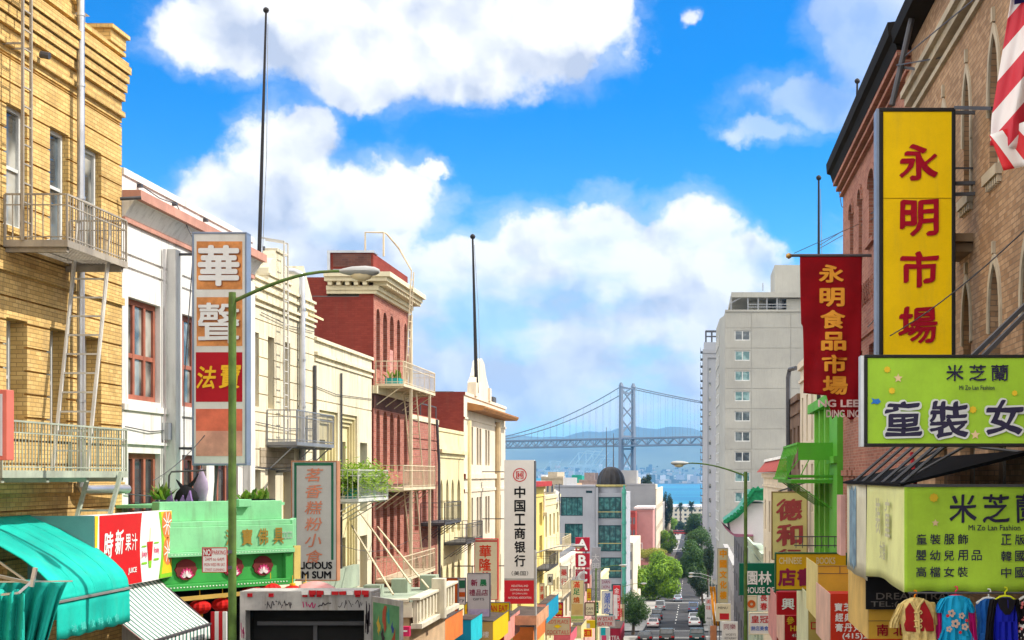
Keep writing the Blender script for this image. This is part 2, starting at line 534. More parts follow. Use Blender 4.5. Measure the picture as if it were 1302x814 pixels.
# ---------------------------------------------------------------- lettering
_gl = {}
def glyph(txt):
    if txt not in _gl:
        cu = bpy.data.curves.new('lettering_source', 'FONT')
        cu.body = txt
        cu.size = 1.0
        cu.resolution_u = 3
        ob = bpy.data.objects.new('lettering_source', cu)
        COL.objects.link(ob)
        dg = bpy.context.evaluated_depsgraph_get()
        me = bpy.data.meshes.new_from_object(ob.evaluated_get(dg))
        vs = [Vector((q.co.x, q.co.y)) for q in me.vertices]
        fs = [tuple(q.vertices) for q in me.polygons]
        bpy.data.objects.remove(ob)
        bpy.data.curves.remove(cu)
        bpy.data.meshes.remove(me)
        _gl[txt] = (vs, fs)
    return _gl[txt]
def letter(mb, pl, txt, u, v, h, w_=None, d=-0.006, bold=0.0, shear=0.0, maxw=None, wob=0.0, fn=None):
    """write txt centred at (u,v) of the plane, h high; a heavier stroke is laid down as several passes of the brush"""
    vs, fs = glyph(txt)
    if not vs: return
    x0, x1 = min(q.x for q in vs)-bold, max(q.x for q in vs)+bold
    y0, y1 = min(q.y for q in vs)-bold, max(q.y for q in vs)+bold
    sy = h/max(y1-y0, 1e-6)
    sx = (w_/max(x1-x0, 1e-6)) if w_ else sy
    if maxw and (x1-x0)*sx > maxw: sx = maxw/(x1-x0)
    n = 0 if bold <= 0 else (6 if bold < 0.02 else (8 if bold < 0.06 else 14))
    bs = 0.25 if (wob and bold < 0.06) else 1.0       # a slanted flat brush for the hand written signs
    if bs < 1: bold *= 1.7
    offs = [(0.0, 0.0)]
    for k in range(n):
        c_, s_ = bold*math.cos(2*math.pi*k/n), bs*bold*math.sin(2*math.pi*k/n)
        offs.append((0.75*c_-0.66*s_, 0.66*c_+0.75*s_) if bs < 1 else (c_, s_))
    for i, (ox, oy) in enumerate(offs):
        out = []
        for q in vs:
            a, b = (q.x+ox-(x0+x1)/2)*sx, (q.y+oy-(y0+y1)/2)*sy
            if wob:
                a, b = a+wob*h*noise.noise((a/h*3, b/h*3, 1.7)), b+wob*h*noise.noise((a/h*3, b/h*3, 7.3))+a*wob*0.6
            out.append(fn(u+a+b*shear, v+b, -0.0005*i) if fn else pl.pt(u+a+b*shear, v+b, d-0.0005*i))
        mb.mesh(out, fs)
def column(mb, pl, txt, u, v_top, v_bot, h, w_=None, **kw):        # characters stacked from v_top to v_bot (centres)
    for i, ch in enumerate(txt):
        v = v_top+(v_bot-v_top)*i/max(1, len(txt)-1)
        letter(mb, pl, ch, u, v, h, w_ or h, **kw)
# ================================================================ THE SETTING
_GP = [(-60, 3.8), (0, -2.2), (183, -20.5), (228, -23.2), (342, -27.9), (400, -29.5), (600, -33), (720, -36), (900, -39), (1100, -40.5), (1250, -41.2)]
def gz(y):
    for (a, za), (b, zb) in zip(_GP, _GP[1:]):
        if y <= b: return za+(zb-za)*(y-a)/(b-a)
    return _GP[-1][1]
asphalt = M('asphalt', (0.055, 0.055, 0.058, 1), 0.9, 0.35, 0.25, bump=0.15)
concrete = M('concrete', (0.33, 0.32, 0.30, 1), 0.9, 0.25, 0.6, bump=0.1)
earth = M('earth', (0.16, 0.15, 0.12, 1), 0.95, 0.3, 0.02)
paint_white = M('road_paint', (0.75, 0.75, 0.72, 1), 0.8, 0.2)
ys = [-40+12*i for i in range(108)]
def strip(mb, x0, x1, ys_, dz):
    for a, b in zip(ys_, ys_[1:]):
        mb.poly([(x0, a, gz(a)+dz), (x1, a, gz(a)+dz), (x1, b, gz(b)+dz), (x0, b, gz(b)+dz)])
mb = MB(earth)
for (a, b) in ((-1600, -200), (-200, -11), (-11, 4.5), (4.5, 200), (200, 1600)): strip(mb, a, b, ys, -0.35)
structure('ground', mb)
RX0, RX1 = -7.2, 1.8
mb = MB(asphalt); strip(mb, RX0, RX1, ys, 0.0); structure('road', mb)
CROSS = [(62, 72), (199, 215), (318, 332), (470, 486), (705, 722), (900, 915)]
def gaps(lo, hi, cuts):
    out, a = [], lo
    for c0, c1 in cuts:
        if c0 > lo and c1 < hi: out.append((a, c0)); a = c1
    out.append((a, hi))
    return out
def dense(a, b):
    n = max(1, int((b-a)/12))
    return [a+(b-a)*i/n for i in range(n+1)]
mb = MB(concrete)
for side in (0, 1):
    x0, x1 = ((XL-0.6, RX0) if side == 0 else (RX1, XR+0.6))
    for a, b in gaps(-40, 1150, CROSS[1:]):
        yy = dense(a, b)
        strip(mb, x0, x1, yy, 0.13)
        k = RX0 if side == 0 else RX1
        for p_, q_ in zip(yy, yy[1:]): mb.poly([(k, p_, gz(p_)-0.05), (k, q_, gz(q_)-0.05), (k, q_, gz(q_)+0.13), (k, p_, gz(p_)+0.13)])
structure('sidewalk', mb)
mb = MB(asphalt)
for a, b in CROSS[1:]:
    for x0, x1 in ((-150, RX0), (RX1, 150)): strip(mb, x0, x1, [a, b], -0.02)
structure('side_street', mb)
mb = MB(paint_white)
for a, b in gaps(150, 1100, CROSS[1:]):
    y = a+6
    while y < b-8:
        mb.poly([(-2.76, y, gz(y)+0.006), (-2.62, y, gz(y)+0.006), (-2.62, y+3, gz(y+3)+0.006), (-2.76, y+3, gz(y+3)+0.006)])
        y += 9
    for e in ((a+1.0, a+1.5), (a+3.6, a+4.1), (b-4.1, b-3.6), (b-1.5, b-1.0)):
        mb.poly([(RX0+0.3, e[0], gz(e[0])+0.006), (RX1-0.3, e[0], gz(e[0])+0.006), (RX1-0.3, e[1], gz(e[1])+0.006), (RX0+0.3, e[1], gz(e[1])+0.006)])
structure('road_markings', mb)
# bay
mw = bpy.data.materials.new('bay_water'); mw.use_nodes = True
t = NT(mw.node_tree); b_ = mw.node_tree.nodes['Principled BSDF']
gp = t.n('ShaderNodeTexCoord').outputs['Object']
mp = t.n('ShaderNodeMapping', ins={0: gp, 3: (0.0003, 0.0016, 1)})
nz = t.noise(mp.outputs[0], 1.0, 4, 0.5)
t.t.links.new(t.mix(t.sstep(nz, 0.35, 0.65), (0.003, 0.075, 0.19, 1), (0.012, 0.19, 0.27, 1)), b_.inputs['Base Color'])
b_.inputs['Roughness'].default_value = 0.45
b_.inputs['Specular IOR Level'].default_value = 0.1
n_ = t.noise(gp, 0.2, 4, 0.6)
t.t.links.new(t.n('ShaderNodeBump', ins={'Strength': 0.8, 'Distance': 0.8, 'Height': n_}).outputs[0], b_.inputs['Normal'])
mb = MB(mw); mb.poly([(-9500, 1245, -42), (9500, 1245, -42), (9500, 15000, -42), (-9500, 15000, -42)])
structure('water', mb)
# east bay: flat shore and hills
mh = M('hill_scrub', (0.085, 0.10, 0.055, 1), 0.95, 0.4, 0.0012, fine=0)
def hillz(x, y):
    k = (y-9300)/2700
    px = CX+F*x/11500
    top = 0.0
    for cx, hgt, wd in ((560, 300, 90), (640, 322, 60), (690, 300, 50), (745, 335, 60), (800, 372, 55), (860, 378, 60), (930, 350, 70), (1020, 300, 80), (1130, 330, 90), (420, 300, 120), (280, 330, 110), (140, 300, 100)):
        top = max(top, hgt*math.exp(-((px-cx)/wd)**2*0.35))
    s_ = max(0, min(1, k))
    n__ = noise.fractal(Vector((x*0.0007, y*0.0007, 3.1)), 1.0, 2.0, 5)
    return -42+top*(s_*s_*(3-2*s_))*(1.09+0.16*n__)+max(0, s_)*14*n__
mb = MB(mh)
mb.grid(lambda a, b: Vector((-7000+14000*a, 9300+2700*b, hillz(-7000+14000*a, 9300+2700*b))), 150, 26)
structure('hills', mb, smooth=True)
mb = MB(M('far_shore', (0.16, 0.15, 0.11, 1), 0.95, 0.4, 0.002, fine=0))
mb.box(-7000, 7000, 7600, 9500, -44, -39.5)
structure('shore', mb)

# ================================================================ SIGN BOARDS
white_l = M('white_letters', (0.8, 0.8, 0.78, 1), 0.6, 0.06)
def camsign(name, label, px0, py0, px1, py1, Y, face, frame=None, fw=3.0, depth=0.18, texts=(), group=None, cat='sign', brackets=(), panels=(), pl=None):
    """a board whose front faces up the street; sizes read off the photo at its own distance Y"""
    k = Y/F
    x0, x1, z1, z0 = Xp(px0, Y), Xp(px1, Y), Zp(py0, Y), Zp(py1, Y)
    root = thing(name, label, cat, ((x0+x1)/2, Y+depth/2, z0), group)
    cp = camplane(Y)
    f_ = fw*k
    if frame:
        mb = MB(frame)
        mb.box(x0, x1, Y-0.012, Y+depth, z0, z0+f_); mb.box(x0, x1, Y-0.012, Y+depth, z1-f_, z1)
        mb.box(x0, x0+f_, Y-0.012, Y+depth, z0+f_, z1-f_); mb.box(x1-f_, x1, Y-0.012, Y+depth, z0+f_, z1-f_)
        part('frame', mb, root, bev=min(0.012, f_*0.25))
    mb = MB(face)
    if frame: mb.box(x0+f_, x1-f_, Y+0.006, Y+depth-0.01, z0+f_, z1-f_)
    else: mb.box(x0, x1, Y, Y+depth, z0, z1)
    part('face', mb, root)
    dd = -0.004 if not frame else 0.003
    for (a, b, c, e, mt) in panels:
        m2 = MB(mt)
        pbox(m2, cp, Xp(a, Y), Xp(c, Y), Zp(e, Y), Zp(b, Y), 0.006+dd*0.5-0.008, 0.02)
        part('panel', m2, root)
    groups = {}
    for tx in texts:
        s_, cx, cy, h, mt = tx[:5]
        opt = dict(tx[5]) if len(tx) > 5 else {}
        g = groups.setdefault(mt.name, MB(mt))
        bot = opt.pop('bot', None)
        opt.setdefault('d', dd-0.010)
        if 'w_' in opt: opt['w_'] *= k
        if 'maxw' in opt: opt['maxw'] *= k
        if bot is not None: column(g, cp, s_, Xp(cx, Y), Zp(cy, Y), Zp(bot, Y), h*k, **opt)
        else: letter(g, cp, s_, Xp(cx, Y), Zp(cy, Y), h*k, **opt)
    for g in groups.values(): part('lettering', g, root)
    if brackets:
        for (a, b) in brackets:
            mb = MB(M('steel_dark', (0.10, 0.10, 0.11, 1), 0.55, 0.2, metal=0.4))
            mb.bar(a, b, 0.05)
            part('bracket', mb, root)
    return root
steel = M('steel_grey', (0.32, 0.33, 0.35, 1), 0.45, 0.2, metal=0.5, streak=0.25)
steel_dark = M('steel_dark', (0.10, 0.10, 0.11, 1), 0.55, 0.2, metal=0.4)
galv = M('galvanised', (0.55, 0.56, 0.58, 1), 0.35, 0.2, metal=0.75)
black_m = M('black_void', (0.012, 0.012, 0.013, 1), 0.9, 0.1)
glass_d = Mglass('glass_dark')
glass_b = Mglass('glass_blue', (0.03, 0.045, 0.06, 1), 0.08, (0.12, 0.15, 0.17, 1))
glass_c = Mglass('glass_curtain', (0.05, 0.055, 0.055, 1), 0.15, (0.42, 0.42, 0.38, 1))
roof_m = M('roofing', (0.17, 0.165, 0.16, 1), 0.95, 0.3, 0.5)

# ================================================================ BUILDINGS
def facade(name, label, pl, u0, u1, v1, mat, rects=(), deep=11.0, extra=None, group=None, side=None, parapet=0.4, vb=None, cat='building', edge=0.5):
    u0, u1 = u0+0.006, u1-0.006
    if vb is None: vb = min(gz(pl.pt(u0, 0).y), gz(pl.pt(u1, 0).y))-0.6
    c = pl.pt((u0+u1)/2, vb+0.6, 1.0)
    root = thing(name, label, cat, c, group)
    mb = MB(mat)
    relief(mb, pl, u0, u1, vb, v1, rects, edge, side)
    if extra: extra(mb)
    mb.m(side or mat)
    pbox(mb, pl, u0+0.002, u1-0.002, vb, v1-parapet-0.02, edge-0.02, deep)
    part('wall', mb, root)
    rf = MB(roof_m)
    pbox(rf, pl, u0+0.03, u1-0.03, v1-parapet-0.015, v1-parapet+0.02, edge+0.01, deep-0.05)
    part('roof', rf, root)
    return root
def win_rects(us, v0, v1, d): return [(a, b, v0, v1, d, {'open': True}) for a, b in us]

# ---------------------------------------------------------------- yellow brick building
ybrick = M('yellow_brick', (0.6, 0.36, 0.08, 1), 0.85, 0.16, 0.8, bump=0.55, streak=0.35,
           brick=((0.74, 0.51, 0.20, 1), (0.57, 0.37, 0.13, 1), (0.38, 0.25, 0.10, 1), 0.215, 0.072))
YU0, YU1 = 15.0, 28.83
wins = [(19.4, 20.15), (20.95, 21.7), (22.4, 23.14), (23.97, 24.72), (25.6, 26.36), (27.07, 27.82)]
rects = []
for zz in [6.72-0.385*i for i in range(0, 24)]:
    if zz > -4.5 and not (3.2 < zz < 3.45): rects.append((YU0, YU1, zz, zz+0.032, 0.055))
for i, zz in enumerate((7.72, 7.55, 7.38, 7.21)):
    rects.append((YU0, YU1, zz, zz+0.145, -0.19+0.04*i))
rects += [(YU0, YU1, 7.86, 7.95, -0.14), (YU0, YU1, 6.9, 7.0, -0.07), (YU0, YU1, 6.76, 6.80, 0.04), (YU0, YU1, 3.28, 3.42, -0.06), (YU0, YU1, -0.3, -0.12, -0.06)]
rects += [(YU0, YU1, 8.07, 8.14, -0.08)]
for u_ in wins: rects += [(u_[0]-0.06, u_[1]+0.06, 3.92, 4.02, -0.05), (u_[0]-0.06, u_[1]+0.06, 0.6, 0.70, -0.05)]
rects += win_rects(wins, 4.02, 6.0, 0.18)+win_rects(wins, 0.7, 2.55, 0.36)
rects += [(19.0, 24.0, -4.3, -1.4, 0.35, {'open': True})]
def yx(mb):
    # stepped pier and curved gable over the parapet
    pbox(mb, LP, 28.12, 28.88, 8.2, 8.42, -0.06, 0.5)
    pbox(mb, LP, 28.06, 28.94, 8.42, 8.50, -0.12, 0.55)
    pts = [(26.62, 8.14), (26.6, 8.25), (26.5, 8.36), (26.35, 8.42), (26.22, 8.55), (26.1, 8.85), (25.9, 9.2), (25.5, 9.5), (24.6, 9.6), (22.0, 9.6), (20.6, 9.5), (20.1, 8.9), (19.8, 8.4), (19.5, 8.14)]
    mb.prism([LP.pt(a, b, -0.03) for a, b in pts], (-0.45, 0, 0))
    cap = []
    for (a, b), (c, d) in zip(pts[1:], pts[2:]): mb.hexa([LP.pt(a, b, -0.1), LP.pt(a, b, 0.48), LP.pt(c, d, 0.48), LP.pt(c, d, -0.1), LP.pt(a, b+0.09, -0.1), LP.pt(a, b+0.09, 0.48), LP.pt(c, d+0.09, 0.48), LP.pt(c, d+0.09, -0.1)])
yb = facade('brick_building', 'yellow brick building with grooved courses, corbelled cornice and iron fire escapes', LP, YU0, YU1, 8.22, ybrick, rects, extra=yx)
frame_grey = M('window_grey', (0.62, 0.64, 0.63, 1), 0.6, 0.15)
for i, u_ in enumerate(wins):
    for (v0, v1) in ((4.02, 6.0), (0.7, 2.55)):
        window(yb, LP, u_[0], u_[1], v0, v1, 0.16 if v0 > 3 else 0.33, frame_grey, glass_c if (i+int(v0)) % 2 else glass_b, 1, 2, 0.07)
cr = M('fire_escape_paint', (0.36, 0.32, 0.26, 1), 0.6, 0.3, streak=0.4)
cr2 = M('fire_escape_green', (0.40, 0.45, 0.36, 1), 0.6, 0.25, streak=0.3)
balcony(yb, LP, 23.86, 26.4, 3.76, 1.03, 0.74, cr, 0.11, True, 0.10)
balcony(yb, LP, 21.6, 26.4, 0.07, 1.03, 0.74, cr2, 0.11, True, 0.10)
mb = MB(cr); ladder(mb, (-10.68, 23.84, 3.76), (-10.68, 23.84, 9.6), (0, 0.30, 0)); 
mb.bar((-10.68, 23.84, 9.6), (-11.2, 23.84, 9.75), 0.04); mb.bar((-10.68, 24.14, 9.6), (-11.2, 24.14, 9.75), 0.04)
mb.bar((-10.68, 23.84, 6.9), (-11, 23.84, 6.9), 0.03); mb.bar((-10.68, 24.14, 6.9), (-11, 24.14, 6.9), 0.03)
part('roof_ladder', mb, yb)
mb = MB(M('ladder_pale', (0.6, 0.58, 0.53, 1), 0.6, 0.2))
ladder(mb, (-10.72, 25.05, 0.09), (-10.72, 25.95, 3.74), (0.58, 0, 0), 0.32, 0.05)
mb.bar((-10.72, 25.25, 0.9), (-10.72, 26.05, 4.4), 0.03); mb.bar((-10.14, 25.25, 0.9), (-10.14, 26.05, 4.4), 0.03)
part('stair_ladder', mb, yb)
mb = MB(cr2); ladder(mb, (-10.55, 24.6, -2.2), (-10.45, 25.9, 0.05), (0.55, 0, 0), 0.36, 0.06); part('drop_ladder', mb, yb)
mb = MB(galv)
mb.tube([(-10.84, 26.5, -0.2), (-10.84, 26.5, 8.6), (-10.84, 26.5, 9.8)], 0.065, 12)
for zz in (8.15, 6.9, 4.9, 1.3): mb.tube([(-10.84, 26.5, zz), (-10.84, 26.5, zz+0.05)], 0.078, 12)
mb.tube([(-10.84, 26.5, -0.15), (-10.84, 26.55, -0.22), (-10.8, 26.7, -0.25), (-10.7, 28.3, -0.25)], 0.085, 12)
part('vent_pipe', mb, yb, smooth=True)
mb = MB(steel_dark); mb.tube([(-10.95, 28.6, 5.3), (-10.6, 28.75, 5.35)], 0.035, 8); mb.tube([(-10.9, 25.0, 7.05), (-10.75, 25.0, 7.02)], 0.06, 8)
part('security_camera', mb, yb)
mb = MB(galv); mb.box(-11.9, -11.35, 27.4, 27.95, 8.1, 8.62); mb.prism([(-11.95, 27.3, 8.62), (-11.3, 27.3, 8.62), (-11.62, 27.3, 8.75)], (0, 0.75, 0)); part('roof_vent', mb, yb)
# sign box at the left edge
sroot = thing('sign_box', 'grey lightbox sign with salmon pink frame on the yellow brick building', 'sign', (-9.6, 20.4, 0.2))
pink = M('salmon_paint', (0.62, 0.16, 0.12, 1), 0.6, 0.15)
mb = MB(pink); mb.box(-10.4, -9.3, 20.28, 20.5, 0.21, 1.17); part('frame', mb, sroot, bev=0.01)
mb = MB(M('sign_grey', (0.55, 0.55, 0.57, 1), 0.5)); mb.box(-10.4, -9.36, 20.262, 20.3, 0.27, 1.11); part('face', mb, sroot)
mb = MB(steel_dark); mb.bar((-10.3, 20.4, 0.6), (-11.0, 20.4, 0.6), 0.05); mb.bar((-10.3, 20.4, 1.0), (-11.0, 20.4, 1.0), 0.05); part('bracket', mb, sroot)

# ---------------------------------------------------------------- white building
wht = M('white_stucco', (0.74, 0.73, 0.70, 1), 0.85, 0.12, 0.6, bump=0.12, streak=0.36)
pinkst = M('pink_stone_trim', (0.50, 0.26, 0.20, 1), 0.8, 0.2, 2.0, streak=0.2)
wood = M('red_wood_frame', (0.36, 0.13, 0.085, 1), 0.6, 0.25, 3.0)
WU0, WU1 = 28.83, 37.4
wu = [(29.15, 30.92), (32.0, 33.85), (34.4, 36.2)]
rects = [(WU0, WU1, 4.92, 5.0, -0.06, {'mat': pinkst}), (WU0, WU1, 4.28, 4.34, 0.04), (WU0, WU1, 4.02, 4.08, 0.04), (WU0, WU1, 1.28, 1.4, -0.05), (WU0, WU1, 0.62, 0.68, -0.06), (WU0, WU1, 5.82, 5.95, -0.04)]
rects += [(31.3, 31.7, -7, 4.75, -0.18), (36.6, 37.0, -7, 4.75, -0.18)]
rects += win_rects(wu, 1.5, 3.5, 0.22)+win_rects(wu, -2.2, 0.45, 0.22)
def wx(mb):
    prof = [(0.0, 5.0), (-0.05, 5.03), (-0.12, 5.15), (-0.22, 5.3), (-0.26, 5.33)]
    for (a, b), (c, d) in zip(prof, prof[1:]):
        mb.hexa([LP.pt(WU0+0.01, b, 0.1), LP.pt(WU1, b, 0.1), LP.pt(WU1, b, a), LP.pt(WU0+0.01, b, a), LP.pt(WU0+0.01, d, 0.1), LP.pt(WU1, d, 0.1), LP.pt(WU1, d, c), LP.pt(WU0+0.01, d, c)])
    mb.m(pinkst)
    pbox(mb, LP, WU0+0.01, WU1, 5.335, 5.52, -0.36, 0.1)
wb = facade('stucco_building', 'white stucco building with pink cornice and red wooden triple windows', LP, WU0, WU1, 5.95, wht, rects, extra=wx)
for u_ in wu:
    window(wb, LP, u_[0], u_[1], 1.5, 3.5, 0.16, wood, glass_c, 3, 2, 0.11, split=0.44)
    window(wb, LP, u_[0], u_[1], -2.2, 0.45, 0.16, wood, glass_d, 3, 2, 0.11, split=0.2)
mb = MB(steel_dark)
for (u_, v_) in ((29.6, 5.72), (31.6, 5.72), (33.6, 5.72)): mb.box(XL-0.02, XL+0.09, u_, u_+0.1, v_, v_+0.07)
mb.tube([LP.pt(29.65, 5.75, -0.08), LP.pt(30.6, 5.68, -0.1), LP.pt(31.65, 5.75, -0.08)], 0.012, 5)
mb.tube([LP.pt(31.65, 5.75, -0.08), LP.pt(31.8, 5.0, -0.4), LP.pt(32.0, 2.0, -0.12), LP.pt(32.0, -1.0, -0.12)], 0.012, 5)
part('cable', mb, wb)
mb = MB(galv); mb.tube([LP.pt(31.0, 4.7, -0.05), LP.pt(31.0, -1.5, -0.05)], 0.03, 6); part('conduit', mb, wb)
mb = MB(steel); mb.box(XL+0.005, XL+0.14, 30.98, 31.2, 0.75, 1.1); part('junction_box', mb, wb)
mb = MB(steel_dark)
for v_ in (0.95, -0.35): mb.tube([LP.pt(28.9, v_, -0.04), LP.pt(30.2, v_-0.06, -0.05), LP.pt(31.2, v_, -0.04)], 0.012, 5)
part('wall_cable', mb, wb)

# ---------------------------------------------------------------- tall sign 華聲
sgrey = M('sign_silver', (0.22, 0.27, 0.37, 1), 0.45, 0.12, metal=0.3)
sface = M('sign_offwhite', (0.66, 0.66, 0.64, 1), 0.5, 0.08, streak=0.12)
oran = M('sign_orange_fade', (0.72, 0.30, 0.10, 1), 0.6, 0.35, 3.0)
redp = M('sign_red', (0.42, 0.012, 0.022, 1), 0.55, 0.12)
redf = M('sign_red_fade', (0.72, 0.17, 0.10, 1), 0.6, 0.25, 2.2)
redf2 = M('sign_pink_fade', (0.72, 0.36, 0.27, 1), 0.6, 0.3, 2.2)
gold = M('yellow_letters', (0.85, 0.50, 0.03, 1), 0.5, 0.05)
silver_l = M('silver_letters', (0.74, 0.75, 0.76, 1), 0.5, 0.1)
oran_l = M('brown_shadow_letters', (0.35, 0.12, 0.05, 1), 0.6)
Y = 31.35
camsign('vertical_sign', 'tall grey vertical sign with orange, red and pink panels beside the green lamp post', 244, 295, 314, 592, Y, sface, sgrey, 2.6, 0.30,
        [('華', 279.5, 339, 52, oran_l, dict(bold=0.035, w_=54, d=-0.008)), ('聲', 279.5, 412, 52, oran_l, dict(bold=0.022, w_=54, d=-0.008)),
         ('華', 278.5, 338, 52, silver_l, dict(bold=0.03, w_=53, d=-0.03)), ('聲', 278.5, 411, 52, silver_l, dict(bold=0.014, w_=53, d=-0.03)),
         ('法', 263, 480, 29, gold, dict(bold=0.02, w_=24, shear=0.15, d=-0.02)), ('寶', 293, 478, 32, gold, dict(bold=0.02, w_=26, shear=0.1, d=-0.02))],
        panels=[(250, 307, 308, 368, oran), (250, 378, 308, 440, oran), (249, 448, 308, 511, redp), (249, 520, 308, 548, redf), (249, 548, 308, 580, redf2)],
        brackets=[((Xp(246, Y), Y+0.18, Zp(322, Y)), (XL, Y+0.18, Zp(322, Y))), ((Xp(272, Y), Y+0.2, Zp(592, Y)), (Xp(266, Y), Y+0.3, Zp(650, Y))), ((Xp(246, Y), Y+0.18, Zp(570, Y)), (XL, Y+0.18, Zp(570, Y)))])

# ---------------------------------------------------------------- street lamps (shared builder)
lamp_green = M('lamp_green', (0.11, 0.19, 0.045, 1), 0.5, 0.4, 3.0, streak=0.5)
lamp_grey = M('lamp_grey', (0.42, 0.43, 0.42, 1), 0.5, 0.2)
lens_m = M('lamp_lens', (0.75, 0.65, 0.42, 1), 0.3, 0.1)
def lamp(label, x, y, top, arm, side, mat, rise=0.35, pr=0.056):
    g = gz(y)+0.13
    r = thing('street_lamp', label, 'street lamp', (x, y, g), 'street lamps on the pavements')
    mb = MB(mat)
    mb.tube([(x, y, g), (x, y, g+0.5), (x, y, top-rise), (x, y, top-rise+0.15)], pr*1.25, 12, pr)
    mb.lathe((x, y, g), [(pr*2.4, 0), (pr*2.4, 0.25), (pr*1.5, 0.45)], 12)
    part('pole', mb, r, smooth=True)
    mb = MB(mat)
    n = 9
    pts = []
    for i in range(n+1):
        t_ = i/n
        pts.append((x+side*arm*0.86*t_, y, top-rise+rise*math.sin(min(1, t_*1.1)*math.pi/2)))
    mb.tube(pts, pr*0.55, 8, pr*0.4)
    part('arm', mb, r, smooth=True)
    hx = x+side*arm*0.86
    hd = MB(lamp_grey)
    fn_prof = [(0.0, 0.035), (0.06, 0.06), (0.2, 0.10), (0.4, 0.115), (0.55, 0.09), (0.62, 0.04)]
    vs, fs, nn = [], [], 12
    for (s_, rr) in fn_prof:
        for k in range(nn):
            a = 2*math.pi*k/nn
            vs.append((hx+side*(s_-0.08), y+rr*1.25*math.cos(a), top+rr*(0.75*math.sin(a))))
    for i in range(len(fn_prof)-1):
        for k in range(nn): fs.append((i*nn+k, i*nn+(k+1) % nn, (i+1)*nn+(k+1) % nn, (i+1)*nn+k))
    fs += [tuple(range(nn)), tuple(range((len(fn_prof)-1)*nn, len(fn_prof)*nn))]
    hd.mesh(vs, fs)
    h = part('lamp_head', hd, r, smooth=True)
    ln = MB(lens_m); ln.lathe((hx+side*0.26, y, top-0.15), [(0.03, 0), (0.09, 0.03), (0.12, 0.09), (0.12, 0.12)], 12, 1.5, 0.9)
    part('lens', ln, h, smooth=True)
    return r
l1 = lamp('tall green street lamp in front of the tall grey vertical sign', -7.2, 23.4, Zp(345, 23.4), 2.05, 1, lamp_green, 0.48)
lamp('grey street lamp beside the white bank sign', -7.4, 70.6, Zp(694, 70.6), 2.1, 1, lamp_grey)
lamp('olive street lamp rising in front of the theater sign', -7.4, 115, Zp(719, 115), 2.15, 1, lamp_green)
lamp('olive street lamp below the teal column of the domed building', -7.4, 160, Zp(742, 160), 2.3, 1, lamp_green)
lamp('dark green street lamp over the road on the shady side, nearest to the camera', Xp(948, 53), 53, Zp(589, 53), 2.45, -1, lamp_green, 0.45)
lamp('grey street lamp beside the orange pavement banners, upper of the pair', 2.0, 152, Zp(729, 152), 2.1, -1, lamp_grey, 0.4)
lamp('grey street lamp behind the orange pavement banners, lower of the pair', 2.0, 176, Zp(733, 176), 2.2, -1, lamp_grey, 0.4)
# no parking sign on the near lamp post
redl = M('red_letters', (0.52, 0.02, 0.025, 1), 0.6, 0.08)
Yn = 23.28
camsign('parking_sign', 'white no parking sign with red letters strapped to the green lamp post', 257, 696, 289, 728, Yn, white_l, redl, 0.8, 0.012,
        [('NO', 263.5, 702.5, 8, white_l, dict(bold=0.03, w_=9)), ('PARKING', 278.5, 702.5, 5.5, redl, dict(w_=17)), ('2AM to 6AM', 273, 711, 4.2, redl, dict(w_=24)),
         ('MON WED FRI SAT', 273, 718, 4, redl, dict(w_=26)), ('STREET CLEANING', 273, 724.3, 3, redl, dict(w_=25))], panels=[(258.5, 697.5, 269, 707.5, redl)],
        brackets=[((Xp(287, Yn), Yn+0.03, Zp(702, Yn)), (-7.2, 23.36, Zp(702, Yn))), ((Xp(287, Yn), Yn+0.03, Zp(722, Yn)), (-7.2, 23.36, Zp(722, Yn)))])
# ================================================================ SHOPFRONTS, LEFT SIDE
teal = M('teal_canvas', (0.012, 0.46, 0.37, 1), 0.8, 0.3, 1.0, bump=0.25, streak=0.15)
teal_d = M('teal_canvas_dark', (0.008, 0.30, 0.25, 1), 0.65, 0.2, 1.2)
alu = M('aluminium', (0.65, 0.65, 0.66, 1), 0.35, 0.1, metal=0.8)
# big teal awning
t1 = thing('shop_awning', 'big teal canvas awning with rounded top below the yellow brick building', 'awning', (-10.0, 23.4, -2.4))
prof = [(-11.0, -0.66), (-10.75, -0.765), (-10.5, -0.87), (-10.2, -1.03), (-9.87, -1.22), (-9.62, -1.41), (-9.46, -1.57), (-9.385, -1.70), (-9.36, -1.84)]
mb = MB(teal)
NU = 26
def awn(a, b):
    i = b*(len(prof)-1); k = min(int(i), len(prof)-2); t_ = i-k
    x = prof[k][0]+(prof[k+1][0]-prof[k][0])*t_; z = prof[k][1]+(prof[k+1][1]-prof[k][1])*t_
    sag = 0.03*math.sin(a*math.pi*4)**2*math.sin(b*math.pi)
    return Vector((x, 22.0+2.82*a, z-sag))
mb.grid(awn, NU, 28)
part('canopy', mb, t1, smooth=True, solid=0.02)
mb = MB(teal)
for a in (0.25, 0.5, 0.75): mb.tube([awn(a, b/14)+Vector((0.006, 0, 0.008)) for b in range(15)], 0.008, 5)
part('seam', mb, t1)
mb = MB(teal)
mb.grid(lambda a, b: Vector((-9.352+0.015*math.sin(a*26)*b, 22.0+2.82*a, -1.85-0.58*b+0.01*math.sin(a*40)*b)), 60, 4)
v_ = part('valance', mb, t1, smooth=True, solid=0.015)
lt = M('faded_white_paint', (0.10, 0.58, 0.50, 1), 0.7, 0.4, 9)
mb = MB(lt); vp = Plane((-9.30, 0, 0), (0, 1, 0), (1, 0, 0))
for i, ch in enumerate('冰鎮飲料小食'): letter(mb, vp, ch, 22.5+0.33*i, -2.29, 0.13, 0.2, shear=-0.3)
part('lettering', mb, v_)
